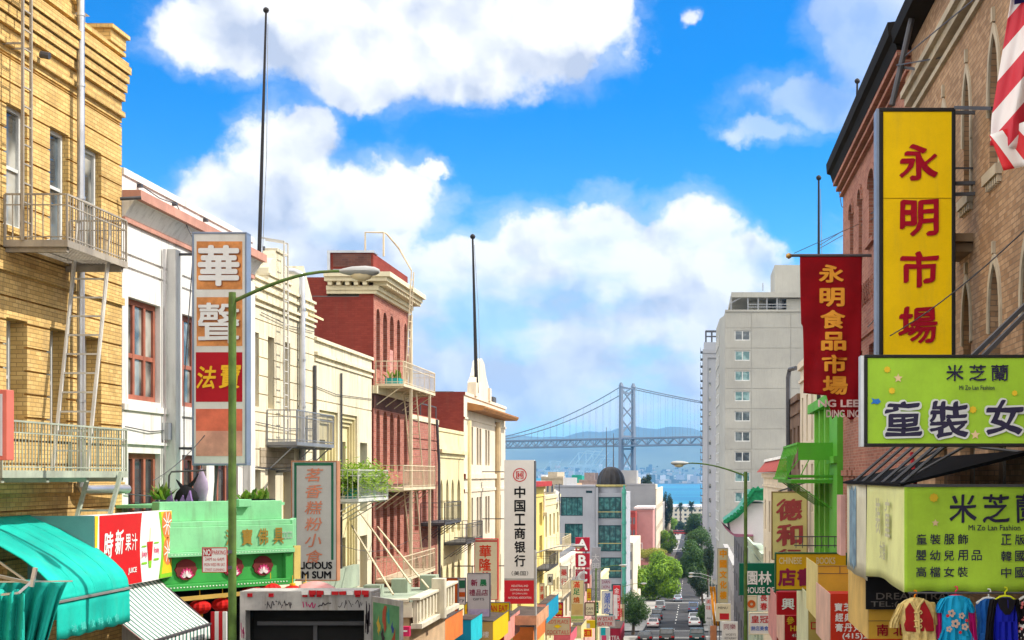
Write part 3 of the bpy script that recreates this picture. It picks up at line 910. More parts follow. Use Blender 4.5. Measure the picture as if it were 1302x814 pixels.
mb = MB(alu); mb.bar((-9.33, 22.0, -1.86), (-9.33, 24.83, -1.86), 0.035); mb.bar((-11, 22.03, -0.72), (-9.37, 22.03, -1.86), 0.03); mb.bar((-11, 24.79, -0.72), (-9.37, 24.79, -1.86), 0.03)
part('awning_frame', mb, t1)
mb = MB(teal)   # far end cloth
mb.prism([Vector((a, 24.815, b)) for a, b in prof]+[Vector((-9.36, 24.815, -2.4)), Vector((-11, 24.815, -2.4))], (0, 0.012, 0)); part('end_cloth', mb, t1)
# folded teal cloth awning in front
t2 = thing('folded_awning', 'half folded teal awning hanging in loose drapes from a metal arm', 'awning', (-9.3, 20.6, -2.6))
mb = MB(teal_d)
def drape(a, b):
    yy = 20.7+0.10*math.sin(a*34)*(0.25+b)+0.05*math.sin(a*71+2)*b
    l0, r0 = -14, 86
    l1, r1 = -14, 46+8*math.sin(b*2)
    px = (l0+(l1-l0)*b)+((r0-l0)+(r1-r0-l1+l0)*b**0.9)*a
    py = 739+2*math.sin(a*9)+(834-739)*b
    q = P(px, py, yy)
    return q
mb.grid(drape, 90, 14); part('cloth', mb, t2, smooth=True, solid=0.012)
mb = MB(teal); 
mb.grid(lambda a, b: P(-14+45*a, 752+70*b+3*math.sin(a*14), 20.45+0.1*math.sin(a*17+b*2)), 30, 6); part('cloth', mb, t2, smooth=True, solid=0.012)
mb = MB(alu); mb.bar(P(-6, 757, 20.4), P(24, 754, 20.4), 0.03); mb.bar(P(24, 754, 20.4), P(42, 738, 20.45), 0.035); mb.bar(P(45, 722, 20.45), P(40, 746, 20.45), 0.05); mb.bar(P(-14, 740, 20.62), P(92, 739, 20.62), 0.02)
mb.bar(P(41, 742, 20.45), (-11, 21.4, -1.2), 0.04)
part('arm', mb, t2)
# juice shop fascia: front parallel to the street, return panel facing up the street
jroot = thing('juice_sign', 'juice shop sign with white characters on red and a citrus edge above the striped awning', 'sign', (-10.2, 26.5, -1.9))
JP = Plane((-9.9, 0, 0), (0, 1, 0), (1, 0, 0))
j_red = M('juice_red', (0.58, 0.012, 0.02, 1), 0.45, 0.06)
j_white = M('juice_white', (0.82, 0.82, 0.80, 1), 0.45, 0.04)
j_grn = M('juice_green', (0.22, 0.55, 0.03, 1), 0.45, 0.06)
j_yel = M('juice_yellow', (0.80, 0.55, 0.03, 1), 0.45, 0.06)
j_org = M('citrus_orange', (0.75, 0.20, 0.06, 1), 0.5, 0.3, 5.0)
mb = MB(j_white); mb.box(-10.15, -9.9, 24.75, 28.42, -1.92, -0.66); part('board', mb, jroot)
mb = MB(M('teal_grey_panel', (0.16, 0.33, 0.33, 1), 0.6, 0.1)); mb.box(-11.0, -9.9, 24.735, 24.765, -1.9, -0.665); part('return_panel', mb, jroot)
mb = MB(j_red)
edge_c = [(26.78+0.10*math.sin(k/10*math.pi)*-1+0.10, -0.67-1.24*k/10) for k in range(11)]
mb.poly([JP.pt(24.95, -0.67, -0.006), JP.pt(24.95, -1.91, -0.006)]+[JP.pt(a, b, -0.006) for a, b in reversed(edge_c)]); part('red_panel', mb, jroot)
mb = MB(j_yel); mb.poly([JP.pt(24.76, -0.67, -0.005), JP.pt(24.76, -1.91, -0.005), JP.pt(24.93, -1.91, -0.005), JP.pt(24.86, -1.2, -0.005), JP.pt(24.9, -0.67, -0.005)])
ec = [(27.72+0.16*math.sin(k/10*math.pi), -0.67-1.24*k/10) for k in range(11)]
mb.m(j_grn).poly([JP.pt(a, b, -0.005) for a, b in ec]+[JP.pt(a+0.12, b, -0.005) for a, b in reversed(ec)])
mb.m(j_yel).poly([JP.pt(a+0.12, b, -0.006) for a, b in ec]+[JP.pt(28.41, -1.91, -0.006), JP.pt(28.41, -0.67, -0.006)])
mb.m(j_org)
mb_main = mb
for cu, cv, rr in ((28.16, -0.9, 0.27), (28.2, -1.42, 0.25)):
    mb = MB(j_org)
    pts = [(max(-9, min(28.41, cu+rr*math.cos(a*math.pi/12))), min(-0.675, max(-1.8, cv+rr*1.05*math.sin(a*math.pi/12)))) for a in range(24)]
    mb.poly([JP.pt(a, b, -0.009) for a, b in pts])
    mb.m(j_white)
    for a in range(8):
        an = a*math.pi/4+0.3
        q = (min(28.40, cu+rr*0.85*math.cos(an)), max(-1.8, min(-0.68, cv+rr*0.85*math.sin(an))))
        nx, ny = -math.sin(an)*0.012, math.cos(an)*0.012
        mb.poly([JP.pt(cu-nx, cv-ny, -0.012), JP.pt(q[0]-nx, q[1]-ny, -0.012), JP.pt(q[0]+nx, q[1]+ny, -0.012), JP.pt(cu+nx, cv+ny, -0.012)])
    part('citrus_slice', mb, jroot)
mb = mb_main
mb.m(j_grn).poly([JP.pt(27.76, -1.83, -0.012), JP.pt(27.76, -1.91, -0.012), JP.pt(28.41, -1.91, -0.012), JP.pt(28.41, -1.83, -0.012)])
part('citrus_panel', mb, jroot)
mb = MB(j_white)
letter(mb, JP, '時', 25.32, -1.17, 0.46, 0.36, -0.012, 0.02, 0.1, wob=0.04); letter(mb, JP, '新', 25.80, -1.14, 0.44, 0.36, -0.012, 0.02, 0.1, wob=0.04)
letter(mb, JP, '果', 26.2, -1.17, 0.30, 0.26, -0.012, 0.01); letter(mb, JP, '汁', 26.5, -1.17, 0.30, 0.26, -0.012, 0.01)
letter(mb, JP, 'JUICE', 26.4, -1.68, 0.12, 0.4, -0.012, 0.02)
part('lettering', mb, jroot)
mb = MB(j_red)   # drinking cup picture
mb.poly([JP.pt(27.12, -1.2, -0.010), JP.pt(27.19, -1.55, -0.010), JP.pt(27.35, -1.55, -0.010), JP.pt(27.42, -1.2, -0.010)])
mb.m(j_grn).poly([JP.pt(27.19, -1.55, -0.010), JP.pt(27.21, -1.68, -0.010), JP.pt(27.33, -1.68, -0.010), JP.pt(27.35, -1.55, -0.010)])
mb.m(j_yel).poly([JP.pt(27.25, -1.2, -0.011), JP.pt(27.27, -1.2, -0.011), JP.pt(27.30, -0.95, -0.011), JP.pt(27.28, -0.95, -0.011)])
part('cup_picture', mb, jroot)
mb = MB(M('pink_letters', (0.75, 0.08, 0.2, 1), 0.5))
letter(mb, JP, 'Juicy', 26.98, -1.42, 0.13, 0.26, -0.01, 0.02); letter(mb, JP, 'fruity', 27.6, -1.38, 0.14, 0.26, -0.01, 0.02)
mb.m(j_grn)
for (a, b, c, d) in ((26.86, -1.26, 0.22, 0.03), (26.86, -1.56, 0.26, 0.04), (27.48, -1.22, 0.24, 0.03), (27.46, -1.52, 0.26, 0.04)):
    mb.poly([JP.pt(a, b, -0.01), JP.pt(a+c, b, -0.01), JP.pt(a+c, b-d, -0.01), JP.pt(a, b-d, -0.01)])
part('lettering', mb, jroot)
# striped awning
stripe = bpy.data.materials.new('green_white_stripe'); stripe.use_nodes = True
t = NT(stripe.node_tree); b_ = stripe.node_tree.nodes['Principled BSDF']
sx = t.n('ShaderNodeSeparateXYZ', ins={0: t.n('ShaderNodeTexCoord').outputs['Object']})
fr = t.math('FRACT', t.math('MULTIPLY', sx.outputs[1], 5.2))
fr2 = t.math('FRACT', t.math('MULTIPLY', sx.outputs[1], 5.2*2))
st = t.mix(t.math('GREATER_THAN', fr, 0.60), (0.72, 0.73, 0.71, 1), (0.02, 0.13, 0.10, 1))
st = t.mix(t.math('MULTIPLY', t.math('GREATER_THAN', fr2, 0.93), t.math('LESS_THAN', fr, 0.7)), st, (0.40, 0.16, 0.15, 1))
t.t.links.new(st, b_.inputs['Base Color']); b_.inputs['Roughness'].default_value = 0.8
s1 = thing('striped_awning', 'sloping white awning with thin green stripes under the juice sign', 'awning', (-9.6, 26.6, -2.9))
mb = MB(stripe)
mb.grid(lambda a, b: Vector((-10.12+0.99*b, 24.96+3.28*a, -1.93-0.86*b-0.03*math.sin(b*math.pi))), 6, 8); part('canopy', mb, s1, smooth=True, solid=0.015)
mb = MB(stripe); mb.grid(lambda a, b: Vector((-9.12+0.01*math.sin(a*40)*b, 24.96+3.28*a, -2.80-0.28*b)), 60, 3); part('valance', mb, s1, smooth=True, solid=0.012)
mb = MB(steel_dark); mb.bar((-9.11, 24.94, -2.80), (-9.11, 28.26, -2.80), 0.04); mb.bar((-9.12, 28.24, -2.8), (-11, 28.24, -2.75), 0.03); mb.bar((-9.12, 28.25, -2.81), (-10.12, 28.25, -1.94), 0.025); part('awning_frame', mb, s1)

# ---------------------------------------------------------------- green shop marquee
gpl = M('mint_green_paint', (0.22, 0.58, 0.29, 1), 0.6, 0.2, 1.2, streak=0.3)
gdk = M('grass_green_paint', (0.05, 0.33, 0.07, 1), 0.6, 0.15, 1.5)
brs = M('brass_letters', (0.42, 0.28, 0.06, 1), 0.4, 0.2, metal=0.5)
A_, B_ = Vector((-9.75, 28.45, 0)), Vector((-8.1, 30.35, 0))
gd = (B_-A_).normalized(); gn = Vector((gd.y, -gd.x, 0))
GP = Plane(A_, gd, gn); GL = (B_-A_).length
gr = thing('shop_marquee', 'mint green temple supply shop marquee with brass characters and lotus medallions', 'shop marquee', (-9.3, 30.5, -4.6))
mb = MB(gpl)
pbox(mb, GP, -0.3, GL-0.12, -0.88, -0.50, 0.22, 0.5)
pbox(mb, GP, -0.3, GL-0.05, -0.98, -0.88, 0.02, 0.5)
pbox(mb, GP, -0.3, GL, -1.46, -0.98, 0.0, 0.5)
pbox(mb, GP, -0.3, GL, -1.55, -1.46, -0.06, 0.5)
pbox(mb, GP, 1.33, 1.62, -0.62, -0.47, 0.1, 0.5)
part('fascia', mb, gr, bev=0.01)
mb = MB(gdk)
pbox(mb, GP, -0.3, GL-0.18, -2.07, -1.55, 0.12, 0.5)
pbox(mb, GP, GL-0.18, GL, -2.16, -1.55, 0.0, 0.5)
pbox(mb, GP, -0.3, GL, -2.20, -2.07, -0.02, 0.5)
mb.prism([GP.pt(-0.3, -2.2, 0.1), GP.pt(GL, -2.2, 0.1), Vector((-8.75, 31.9, -2.2)), Vector((-10.99, 31.9, -2.2)), Vector((-10.99, 28.5, -2.2))], (0, 0, 0.12))
part('soffit_box', mb, gr, bev=0.01)
mb = MB(gpl)   # roof and street return
mb.prism([GP.pt(-0.3, -0.62, 0.5), GP.pt(GL-0.2, -0.62, 0.5), Vector((-8.7, 31.9, -0.62)), Vector((-10.99, 31.9, -0.62)), Vector((-10.99, 28.5, -0.62))], (0, 0, 0.06))
mb.prism([GP.pt(GL, -2.2, 0.03), GP.pt(GL, -0.9, 0.03), Vector((-8.45, 31.9, -0.9)), Vector((-8.45, 31.9, -2.2))], (-0.1, 0, 0)); part('return', mb, gr)
mb = MB(brs)
for i, ch in enumerate('法寶佛具'): letter(mb, GP, ch, 1.08+0.36*i, -1.21, 0.33, 0.24, -0.02, 0.02)
part('lettering', mb, gr)
mb = MB(M('grey_letters', (0.35, 0.42, 0.36, 1), 0.6)); letter(mb, GP, 'COCO', 2.36, -1.2, 0.15, 0.26, -0.012, 0.01); part('lettering', mb, gr)
mb = MB(M('bulb_white', (0.75, 0.78, 0.7, 1), 0.4))
for k in range(38):
    for v in (-1.505, -2.135): 
        c = GP.pt(-0.2+k*(GL+0.1)/38, v, -0.05 if v > -2 else -0.02)
        mb.lathe(c-Vector((0, 0, 0.014)), [(0.004, 0), (0.018, 0.014), (0.004, 0.03)], 6)
part('marquee_bulbs', mb, gr)
lot_p, lot_r, lot_w = M('lotus_pink', (0.55, 0.04, 0.16, 1), 0.5), M('lotus_dark', (0.16, 0.03, 0.03, 1), 0.6), M('lotus_white', (0.78, 0.7, 0.7, 1), 0.5)
for u_ in (0.18, 1.2, 1.87):
    o = MB(lot_r)
    def disc(mb_, cu, cv, rx, ry, d, n=16, scal=0.0):
        mb_.poly([GP.pt(cu+rx*(1+scal*math.cos(8*2*math.pi*k/n))*math.cos(2*math.pi*k/n), cv+ry*(1+scal*math.cos(8*2*math.pi*k/n))*math.sin(2*math.pi*k/n), d) for k in range(n)])
    pts = [GP.pt(u_+0.22*(1+0.06*math.cos(10*k*math.pi/20))*math.cos(k*math.pi/20), -1.80+0.20*math.sin(k*math.pi/20), 0.13) for k in range(40)]
    o.prism(pts, gn*0.05)
    med = part('lotus_medallion', o, gr)
    p_ = MB(lot_p)
    for j, an in enumerate((-80, -52, -26, 26, 52, 80, 0)):
        ar = math.radians(an); ln_ = 0.15 if abs(an) > 40 else 0.17
        for mt, sc_, dd_ in ((lot_p, 1.0, 0.07-0.002*j), (lot_w, 0.72, 0.068-0.002*j)):
            p_.m(mt)
            ax = (math.sin(ar), math.cos(ar)); sxv = (ax[1], -ax[0]); w2 = 0.05*sc_; l2 = ln_*sc_
            p_.poly([GP.pt(u_+ax[0]*l2*q+sxv[0]*w2*k2, -1.93+ax[1]*l2*q+sxv[1]*w2*k2, dd_) for q, k2 in ((0, 0), (0.35, 0.9), (0.65, 0.85), (1, 0), (0.65, -0.85), (0.35, -0.9))])
    part('petals', p_, med)
mb = MB(M('yellow_wood', (0.5, 0.33, 0.08, 1), 0.6)); mb.bar(GP.pt(-0.3, -2.36, 0.0), GP.pt(GL-0.1, -2.30, 0.0), 0.05, 0.08); part('lantern_rail', mb, gr)
mb = MB(M('yellow_trim', (0.62, 0.5, 0.16, 1), 0.6)); pbox(mb, GP, GL+0.01, GL+0.16, -2.1, -1.42, -0.02, 0.02); part('side_board', mb, gr)
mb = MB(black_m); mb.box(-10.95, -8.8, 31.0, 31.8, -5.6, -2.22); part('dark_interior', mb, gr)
# lanterns hanging under the marquee
lan = M('lantern_red', (0.55, 0.015, 0.012, 1), 0.45, 0.2, 6.0)
for i, (px, py, Yl) in enumerate(((254, 772, 28.9), (283, 769, 29.3), (321, 753, 29.8), (344, 750, 30.0), (372, 753, 30.3), (389, 752, 30.6))):
    c = P(px, py, Yl)
    lb = ['red paper lantern under the green marquee, above the striped awning corner', 'red paper lantern tucked behind the green lamp post', 'red paper lantern just right of the green lamp post',
          'red paper lantern under the middle lotus of the green marquee', 'red paper lantern under the last lotus of the green marquee', 'red paper lantern at the far corner of the green marquee'][i]
    r = thing('paper_lantern', lb, 'lantern', c-Vector((0, 0, 0.2)), 'red lanterns under the green marquee')
    mb = MB(lan)
    n = 24
    prof_ = [(0.05, -0.14), (0.13, -0.11), (0.19, -0.05), (0.205, 0.0), (0.19, 0.06), (0.13, 0.11), (0.05, 0.14)]
    vs, fs = [], []
    for (rr, zz) in prof_:
        for k in range(n):
            rk = rr*(1+0.05*(1 if k % 2 else -1)); vs.append(c+Vector((rk*math.cos(2*math.pi*k/n), rk*math.sin(2*math.pi*k/n), zz)))
    for i_ in range(len(prof_)-1):
        for k in range(n): fs.append((i_*n+k, i_*n+(k+1) % n, (i_+1)*n+(k+1) % n, (i_+1)*n+k))
    fs += [tuple(range(n)), tuple(range((len(prof_)-1)*n, len(prof_)*n))]
    mb.mesh(vs, fs); part('lantern_body', mb, r)
    mb = MB(gold); mb.lathe(c+Vector((0, 0, 0.14)), [(0.06, 0), (0.06, 0.04)], 10); mb.lathe(c+Vector((0, 0, -0.18)), [(0.06, 0), (0.06, 0.04)], 10); mb.bar(c+Vector((0, 0, 0.17)), c+Vector((0, 0, 0.34)), 0.012); part('cap', mb, r)
    mb = MB(gold); mb.lathe(c+Vector((0, 0, -0.48)), [(0.055, 0), (0.045, 0.2), (0.02, 0.3)], 8); part('tassel', mb, r)
mb = MB(redl); 
q0 = P(268, 778, 28.6)
for k, mt in enumerate((redl, white_l, redl, white_l)):
    mb.m(mt); mb.box(q0.x+0.075*k, q0.x+0.075*(k+1), 28.6, 28.65, gz(28.6)+0.1, q0.z)
solo('shop_pillar', mb, 'red and white striped pillar below the lanterns', 'pillar')
# plants and clutter on the marquee roof
pur = M('purple_cloth', (0.22, 0.13, 0.33, 1), 0.7, 0.3, 4.0)
blk = M('black_cloth', (0.014, 0.014, 0.016, 1), 0.8)
leaf_y = Mleaf('plant_leaf', (0.06, 0.14, 0.02, 1), (0.22, 0.30, 0.05, 1))
def tuft(c, n, r_, mat, ll=0.3, w_=0.03):
    mb_ = MB(mat)
    for k in range(n):
        a = random.uniform(0, 6.28); e = random.uniform(0.4, 1.3)
        d = Vector((math.cos(a)*math.cos(e), math.sin(a)*math.cos(e), math.sin(e)))*ll*random.uniform(0.6, 1.1)
        s_ = Vector((-math.sin(a), math.cos(a), 0))*w_
        o_ = c+Vector((random.uniform(-r_, r_), random.uniform(-r_, r_), 0))
        mb_.poly([o_-s_, o_+d*0.6-s_*1.2+Z*0.02, o_+d, o_+d*0.6+s_*1.2+Z*0.02, o_+s_])
    return mb_
c = P(205, 642, 29.4); r = thing('potted_plant', 'small plant with purple wraps on the green marquee roof', 'plant', c)
part('leaves', tuft(c+Z*0.1, 40, 0.1, leaf_y, 0.35), r)
mb = MB(pur)
for k in range(6):
    a = c+Vector((-0.2+0.13*k, 0, 0.0)); mb.prism([a, a+Vector((0.1, 0, 0.1+0.09*(k % 3))), a+Vector((0.16, 0, 0.02))], (0, 0.1, 0))
part('wrap', mb, r)
c = P(237, 642, 29.6); r = thing('black_bundle', 'black cloth bundle with two pointed ends on the green marquee roof', 'bundle', c)
mb = MB(blk); mb.lathe(c, [(0.2, 0), (0.25, 0.12), (0.2, 0.25), (0.12, 0.34), (0.05, 0.4)], 12, 1.0, 0.7); mb.tube([c+Vector((0, 0, 0.3)), c+Vector((0.14, 0, 0.45)), c+Vector((0.24, 0, 0.62))], 0.06, 8, 0.01); mb.tube([c+Vector((-0.05, 0, 0.3)), c+Vector((-0.14, 0, 0.42)), c+Vector((-0.2, 0, 0.5))], 0.05, 8, 0.01)
part('cloth', mb, r, smooth=True)
c = P(256, 642, 29.8); r = thing('purple_umbrella', 'closed pale purple umbrella standing on the green marquee roof', 'umbrella', c)
mb = MB(M('lilac_cloth', (0.36, 0.29, 0.42, 1), 0.7, 0.2, 5)); mb.lathe(c, [(0.03, 0), (0.09, 0.1), (0.14, 0.3), (0.13, 0.45), (0.07, 0.6), (0.02, 0.72)], 18, 1, 0.6); part('canopy', mb, r, smooth=True); mb = MB(steel_dark); mb.bar(c, c+Z*0.8, 0.02); part('shaft', mb, r)
c = P(345, 640, 31.3); r = thing('potted_plant', 'low green plant in a dark planter at the far end of the green marquee', 'plant', c)
mb = MB(blk); mb.box(c.x-0.7, c.x+0.15, c.y-0.5, c.y-0.2, c.z-0.08, c.z+0.1); part('planter', mb, r, bev=0.02); part('leaves', tuft(c+Vector((-0.28, -0.35, 0.1)), 50, 0.25, leaf_y, 0.25), r)
mb = MB(steel_dark); mb.tube([P(214, 648, 29.5), P(215, 605, 29.5), P(218, 600, 29.5), P(262, 598, 29.5)], 0.018, 6); solo('metal_hoop', mb, 'thin bent metal rail standing on the green marquee roof', 'rail')

# ---------------------------------------------------------------- delivery truck seen from behind
tw = M('truck_white', (0.46, 0.45, 0.43, 1), 0.55, 0.35, 1.6, streak=0.6)
YT = 27.3
tx0, tx1, tz1, tz0 = Xp(305, YT), Xp(472, YT), Zp(752, YT), gz(YT)+0.35
tr = thing('delivery_truck', 'white delivery truck with graffiti and its roll-up back open', 'truck', ((tx0+tx1)/2, YT+2, gz(YT)))
mb = MB(tw)
relief(mb, camplane(YT), tx0, tx1, tz0, tz1, [(Xp(312, YT), Xp(463, YT), tz0+0.2, Zp(776, YT), 0.3, {'open': True})], 0.05)
mb.box(tx0, tx1, YT+0.05, YT+0.8, tz1-0.06, tz1); mb.box(tx0, tx0+0.05, YT+0.05, YT+0.8, tz0, tz1-0.06); mb.box(tx1-0.05, tx1, YT+0.05, YT+0.8, tz0, tz1-0.06); mb.box(tx0+0.05, tx1-0.05, YT+0.05, YT+0.8, tz0, tz0+0.2)
part('cargo_box', mb, tr, bev=0.012)
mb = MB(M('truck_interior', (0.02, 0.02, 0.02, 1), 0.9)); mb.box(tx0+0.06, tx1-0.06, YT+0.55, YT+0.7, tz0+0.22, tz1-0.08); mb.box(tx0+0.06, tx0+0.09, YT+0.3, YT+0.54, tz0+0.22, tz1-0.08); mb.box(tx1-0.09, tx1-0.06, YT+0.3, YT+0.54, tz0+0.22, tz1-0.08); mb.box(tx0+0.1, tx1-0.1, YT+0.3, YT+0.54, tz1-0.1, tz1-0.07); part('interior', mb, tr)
mb = MB(steel_dark); mb.box(tx0+0.2, tx1-0.2, YT+0.4, YT+0.45, Zp(798, YT), Zp(793, YT)); mb.box(Xp(390, YT), Xp(395, YT), YT+0.47, YT+0.5, tz0+0.2, Zp(795, YT)); part('cargo_bar', mb, tr)
for px in (318, 345, 388, 397, 406, 455, 466):
    mb = MB(M('red_lens', (0.5, 0.01, 0.02, 1), 0.25)); mb.box(Xp(px-3, YT), Xp(px+3, YT), YT-0.03, YT-0.002, Zp(759, YT), Zp(754.5, YT)); part('marker_light', mb, tr)
ink = M('graffiti_ink', (0.05, 0.04, 0.05, 1), 0.7); inkr = M('graffiti_red', (0.45, 0.04, 0.15, 1), 0.7)
def scribble(mb_, pl, u0, u1, v0, v1, n, w_=0.02, d=-0.008):
    pts = []
    for k in range(n):
        pts.append((u0+(u1-u0)*(k+random.uniform(-0.4, 0.4))/n, random.uniform(v0, v1)))
    for (a, b), (c_, e) in zip(pts, pts[1:]):
        if random.random() < 0.25: continue
        dx_, dy_ = c_-a, e-b; L = math.hypot(dx_, dy_)+1e-6; nx, ny = -dy_/L*w_/2, dx_/L*w_/2
        mb_.poly([pl.pt(a-nx, b-ny, d), pl.pt(c_-nx, e-ny, d), pl.pt(c_+nx, e+ny, d), pl.pt(a+nx, b+ny, d)])
mb = MB(ink); cpT = camplane(YT)
scribble(mb, cpT, Xp(335, YT), Xp(372, YT), Zp(774, YT), Zp(763, YT), 34, 0.014); scribble(mb, cpT, Xp(430, YT), Xp(462, YT), Zp(774, YT), Zp(763, YT), 26, 0.012); scribble(mb, cpT, Xp(464.5, YT), Xp(471, YT), Zp(810, YT), Zp(764, YT), 30, 0.012); scribble(mb, cpT, Xp(405, YT), Xp(425, YT), Zp(773, YT), Zp(766, YT), 10)
mb.m(inkr); scribble(mb, cpT, Xp(385, YT), Xp(403, YT), Zp(774, YT), Zp(765, YT), 12); scribble(mb, cpT, Xp(306.5, YT), Xp(311, YT), Zp(812, YT), Zp(790, YT), 10, 0.014)
part('graffiti', mb, tr)
# open door swung towards us
h0, h1 = Vector((tx1+0.01, YT-0.02, 0)), Vector((-5.12, 26.25, 0))
dv = (h1-h0); dl = dv.length; DP = Plane(h0, dv, Vector((dv.y, -dv.x, 0)))
gdm = M('mural_green', (0.13, 0.33, 0.16, 1), 0.6, 0.4, 1.5)
mb = MB(tw); pbox(mb, DP, 0, dl, gz(27)+0.4, -2.2, 0, 0.05); dr = part('back_door', mb, tr, label='open back door painted with a green graffiti mural')
mb = MB(gdm); pbox(mb, DP, 0.08, dl-0.06, gz(27)+0.5, -2.3, -0.004, 0.01)
mu = [M('mural_teal', (0.04, 0.28, 0.27, 1), 0.6), M('mural_yellow', (0.55, 0.40, 0.07, 1), 0.6), M('mural_blue', (0.05, 0.08, 0.30, 1), 0.6), ink, M('mural_red', (0.4, 0.09, 0.05, 1), 0.6), M('mural_pale', (0.4, 0.5, 0.42, 1), 0.6)]
for k in range(16):
    mb.m(mu[k % 6]); cu, cv, rr = random.uniform(0.2, dl-0.2), random.uniform(-3.7, -2.5), random.uniform(0.08, 0.22)
    n = 9; ph = random.uniform(0, 6)
    mb.poly([DP.pt(max(0.09, min(dl-0.07, cu+rr*(0.6+0.4*math.sin(3*a+ph))*math.cos(2*math.pi*a/n)*0.8)), min(-2.32, cv+rr*(0.8+0.3*math.cos(2*a+ph))*1.5*math.sin(2*math.pi*a/n)), -0.006-0.0008*k) for a in range(n)])
part('mural', mb, dr)
mb = MB(steel_dark)
for (a, b) in ((tx0+0.35, YT+1.0), (tx1-0.35, YT+1.0)):
    q = Vector((a, b, gz(b)+0.4)); mb2 = MB(black_m); mb2.tube([q-Vector((0.12, 0, 0)), q+Vector((0.12, 0, 0))], 0.4, 16); part('wheel', mb2, tr, smooth=True)
pbox(mb, cpT, tx0+0.1, tx1-0.1, gz(YT)+0.25, tz0-0.02, -0.1, 0.2); part('bumper', mb, tr)
mb = MB(tw); mb.box(tx0+0.1, tx1-0.1, YT+0.85, YT+2.6, gz(YT+5)+0.5, gz(YT+5)+1.9); part('cab', mb, tr, bev=0.1)
mb = MB(M('pink_canvas', (0.65, 0.30, 0.28, 1), 0.7)); 
mb.grid(lambda a, b: P(380+48*a, 745+9*a*a+8*b-8*math.sin(a*math.pi*0.8)*(1-b), 29.0+1.0*(1-b)), 12, 3)
solo('pink_canopy', mb, 'faded pink canopy between the green marquee and the truck', 'canopy', smooth=True, solid=0.02)
# dim sum sign
Yd = 36
grnl = M('green_line', (0.03, 0.17, 0.09, 1), 0.5); orl = M('faded_orange_letters', (0.72, 0.27, 0.16, 1), 0.6, 0.2); blk_l = M('black_letters', (0.015, 0.015, 0.018, 1), 0.6)
tanf = M('tan_frame', (0.5, 0.24, 0.13, 1), 0.6, 0.2)
mb0 = [(374, 591, 377, 735, grnl), (374, 588.5, 424, 592, grnl), (421, 591, 424, 712, grnl)]
camsign('dim_sum_sign', 'pale grey dim sum sign with faded orange characters in a tan frame', 370, 586, 429, 739, Yd, M('sign_pale', (0.55, 0.55, 0.51, 1), 0.55, 0.08), tanf, 1.6, 0.3,
        [('茗香糕粉小食', 399, 604, 17, orl, dict(bot=708, w_=21, shear=0.25, bold=0.01)), ('DELICIOUS', 394, 719, 9.5, blk_l, dict(bold=0.035, w_=57)), ('DIM SUM', 396, 731, 9.5, blk_l, dict(bold=0.035, w_=50))], panels=mb0,
        brackets=[((Xp(374, Yd), Yd+0.15, Zp(596, Yd)), (XL, Yd+3.6, Zp(600, Yd+2))), ((Xp(374, Yd), Yd+0.15, Zp(700, Yd)), (XL, Yd+3.6, Zp(700, Yd+2)))])

pn = MB(redl); YP = YT-0.06
for k in range(9):
    a = 383+9.6*k
    pn.m(redl if k % 3 else white_l); pn.prism([P(a, 751.5-0.8*math.sin(k), YP), P(a+9.0, 751.5-0.8*math.sin(k+1), YP), P(a+8.5, 756.5, YP), P(a+0.5, 756.5, YP)], (0, 0.015, 0))
solo('pennant_string', pn, 'string of red and white cloth pennants along the top edge of the delivery truck', 'pennants')
# ================================================================ LEFT ROW, FARTHER ON
cream = M('cream_paint', (0.74, 0.67, 0.49, 1), 0.85, 0.14, 0.7, bump=0.15, streak=0.5)
cream2 = M('cream_yellow_paint', (0.74, 0.65, 0.38, 1), 0.85, 0.14, 0.7, bump=0.12, streak=0.3)
cream3 = M('cream_pale_paint', (0.72, 0.63, 0.49, 1), 0.85, 0.12, 0.5, bump=0.12, streak=0.3)
ochre = M('ochre_reveal', (0.55, 0.42, 0.14, 1), 0.85, 0.1)
# cream building with a shaped gable
CU0, CU1 = 37.4, 43.5
cw = [(37.5, 37.95), (38.75, 39.35), (40.25, 40.9), (41.95, 42.45)]
cwl = [(37.55, 38.1), (38.75, 39.45), (40.2, 41.0), (41.9, 42.6)]
rects = [(CU0, CU1, 4.75, 4.82, -0.07), (CU0, CU1, 4.45, 4.52, -0.10), (CU0, CU1, 4.3, 4.37, -0.06), (CU0, CU1, 4.98, 5.05, -0.07)]
for zz in [3.95-0.47*i for i in range(9)]: rects.append((CU0, CU1, zz, zz+0.03, 0.035))
rects += win_rects(cw, 1.75, 3.62, 0.28)+win_rects(cwl, -2.6, 0.15, 0.28)
def cx_(mb):
    pts = [(38.7, 5.05), (38.75, 5.4), (38.95, 5.62), (39.25, 5.72), (39.4, 5.95), (39.5, 6.02), (40.25, 6.02), (40.3, 5.9), (40.38, 5.7), (40.6, 5.5), (40.85, 5.35), (40.9, 5.05)]
    mb.prism([LP.pt(a, b, -0.02) for a, b in pts], (-0.35, 0, 0))
    for (a, b, c_, d) in ((39.4, 5.92, 40.35, 6.0), (38.7, 5.2, 40.9, 5.26)): pbox(mb, LP, a, c_, b, d, -0.07, 0.3)
cb = facade('gabled_building', 'cream stucco building with a small shaped gable and a roof ladder', LP, CU0, CU1, 5.05, cream, rects, extra=cx_)
for u_ in cw: window(cb, LP, u_[0], u_[1], 1.75, 3.62, 0.25, ochre, glass_b, 1, 2, 0.05)
for u_ in cwl: window(cb, LP, u_[0], u_[1], -2.6, 0.15, 0.25, ochre, glass_d, 1, 2, 0.05)
balcony(cb, LP, 38.6, 42.6, 0.88, 0.8, 0.82, steel, 0.14)
mb = MB(galv); mb.tube([(-10.88, 40.95+0.75, -1.2), (-10.88, 41.7, 5.5), (-10.92, 41.7, 5.62), (-11.1, 41.68, 5.7), (-11.6, 41.5, 5.7)], 0.09, 10)
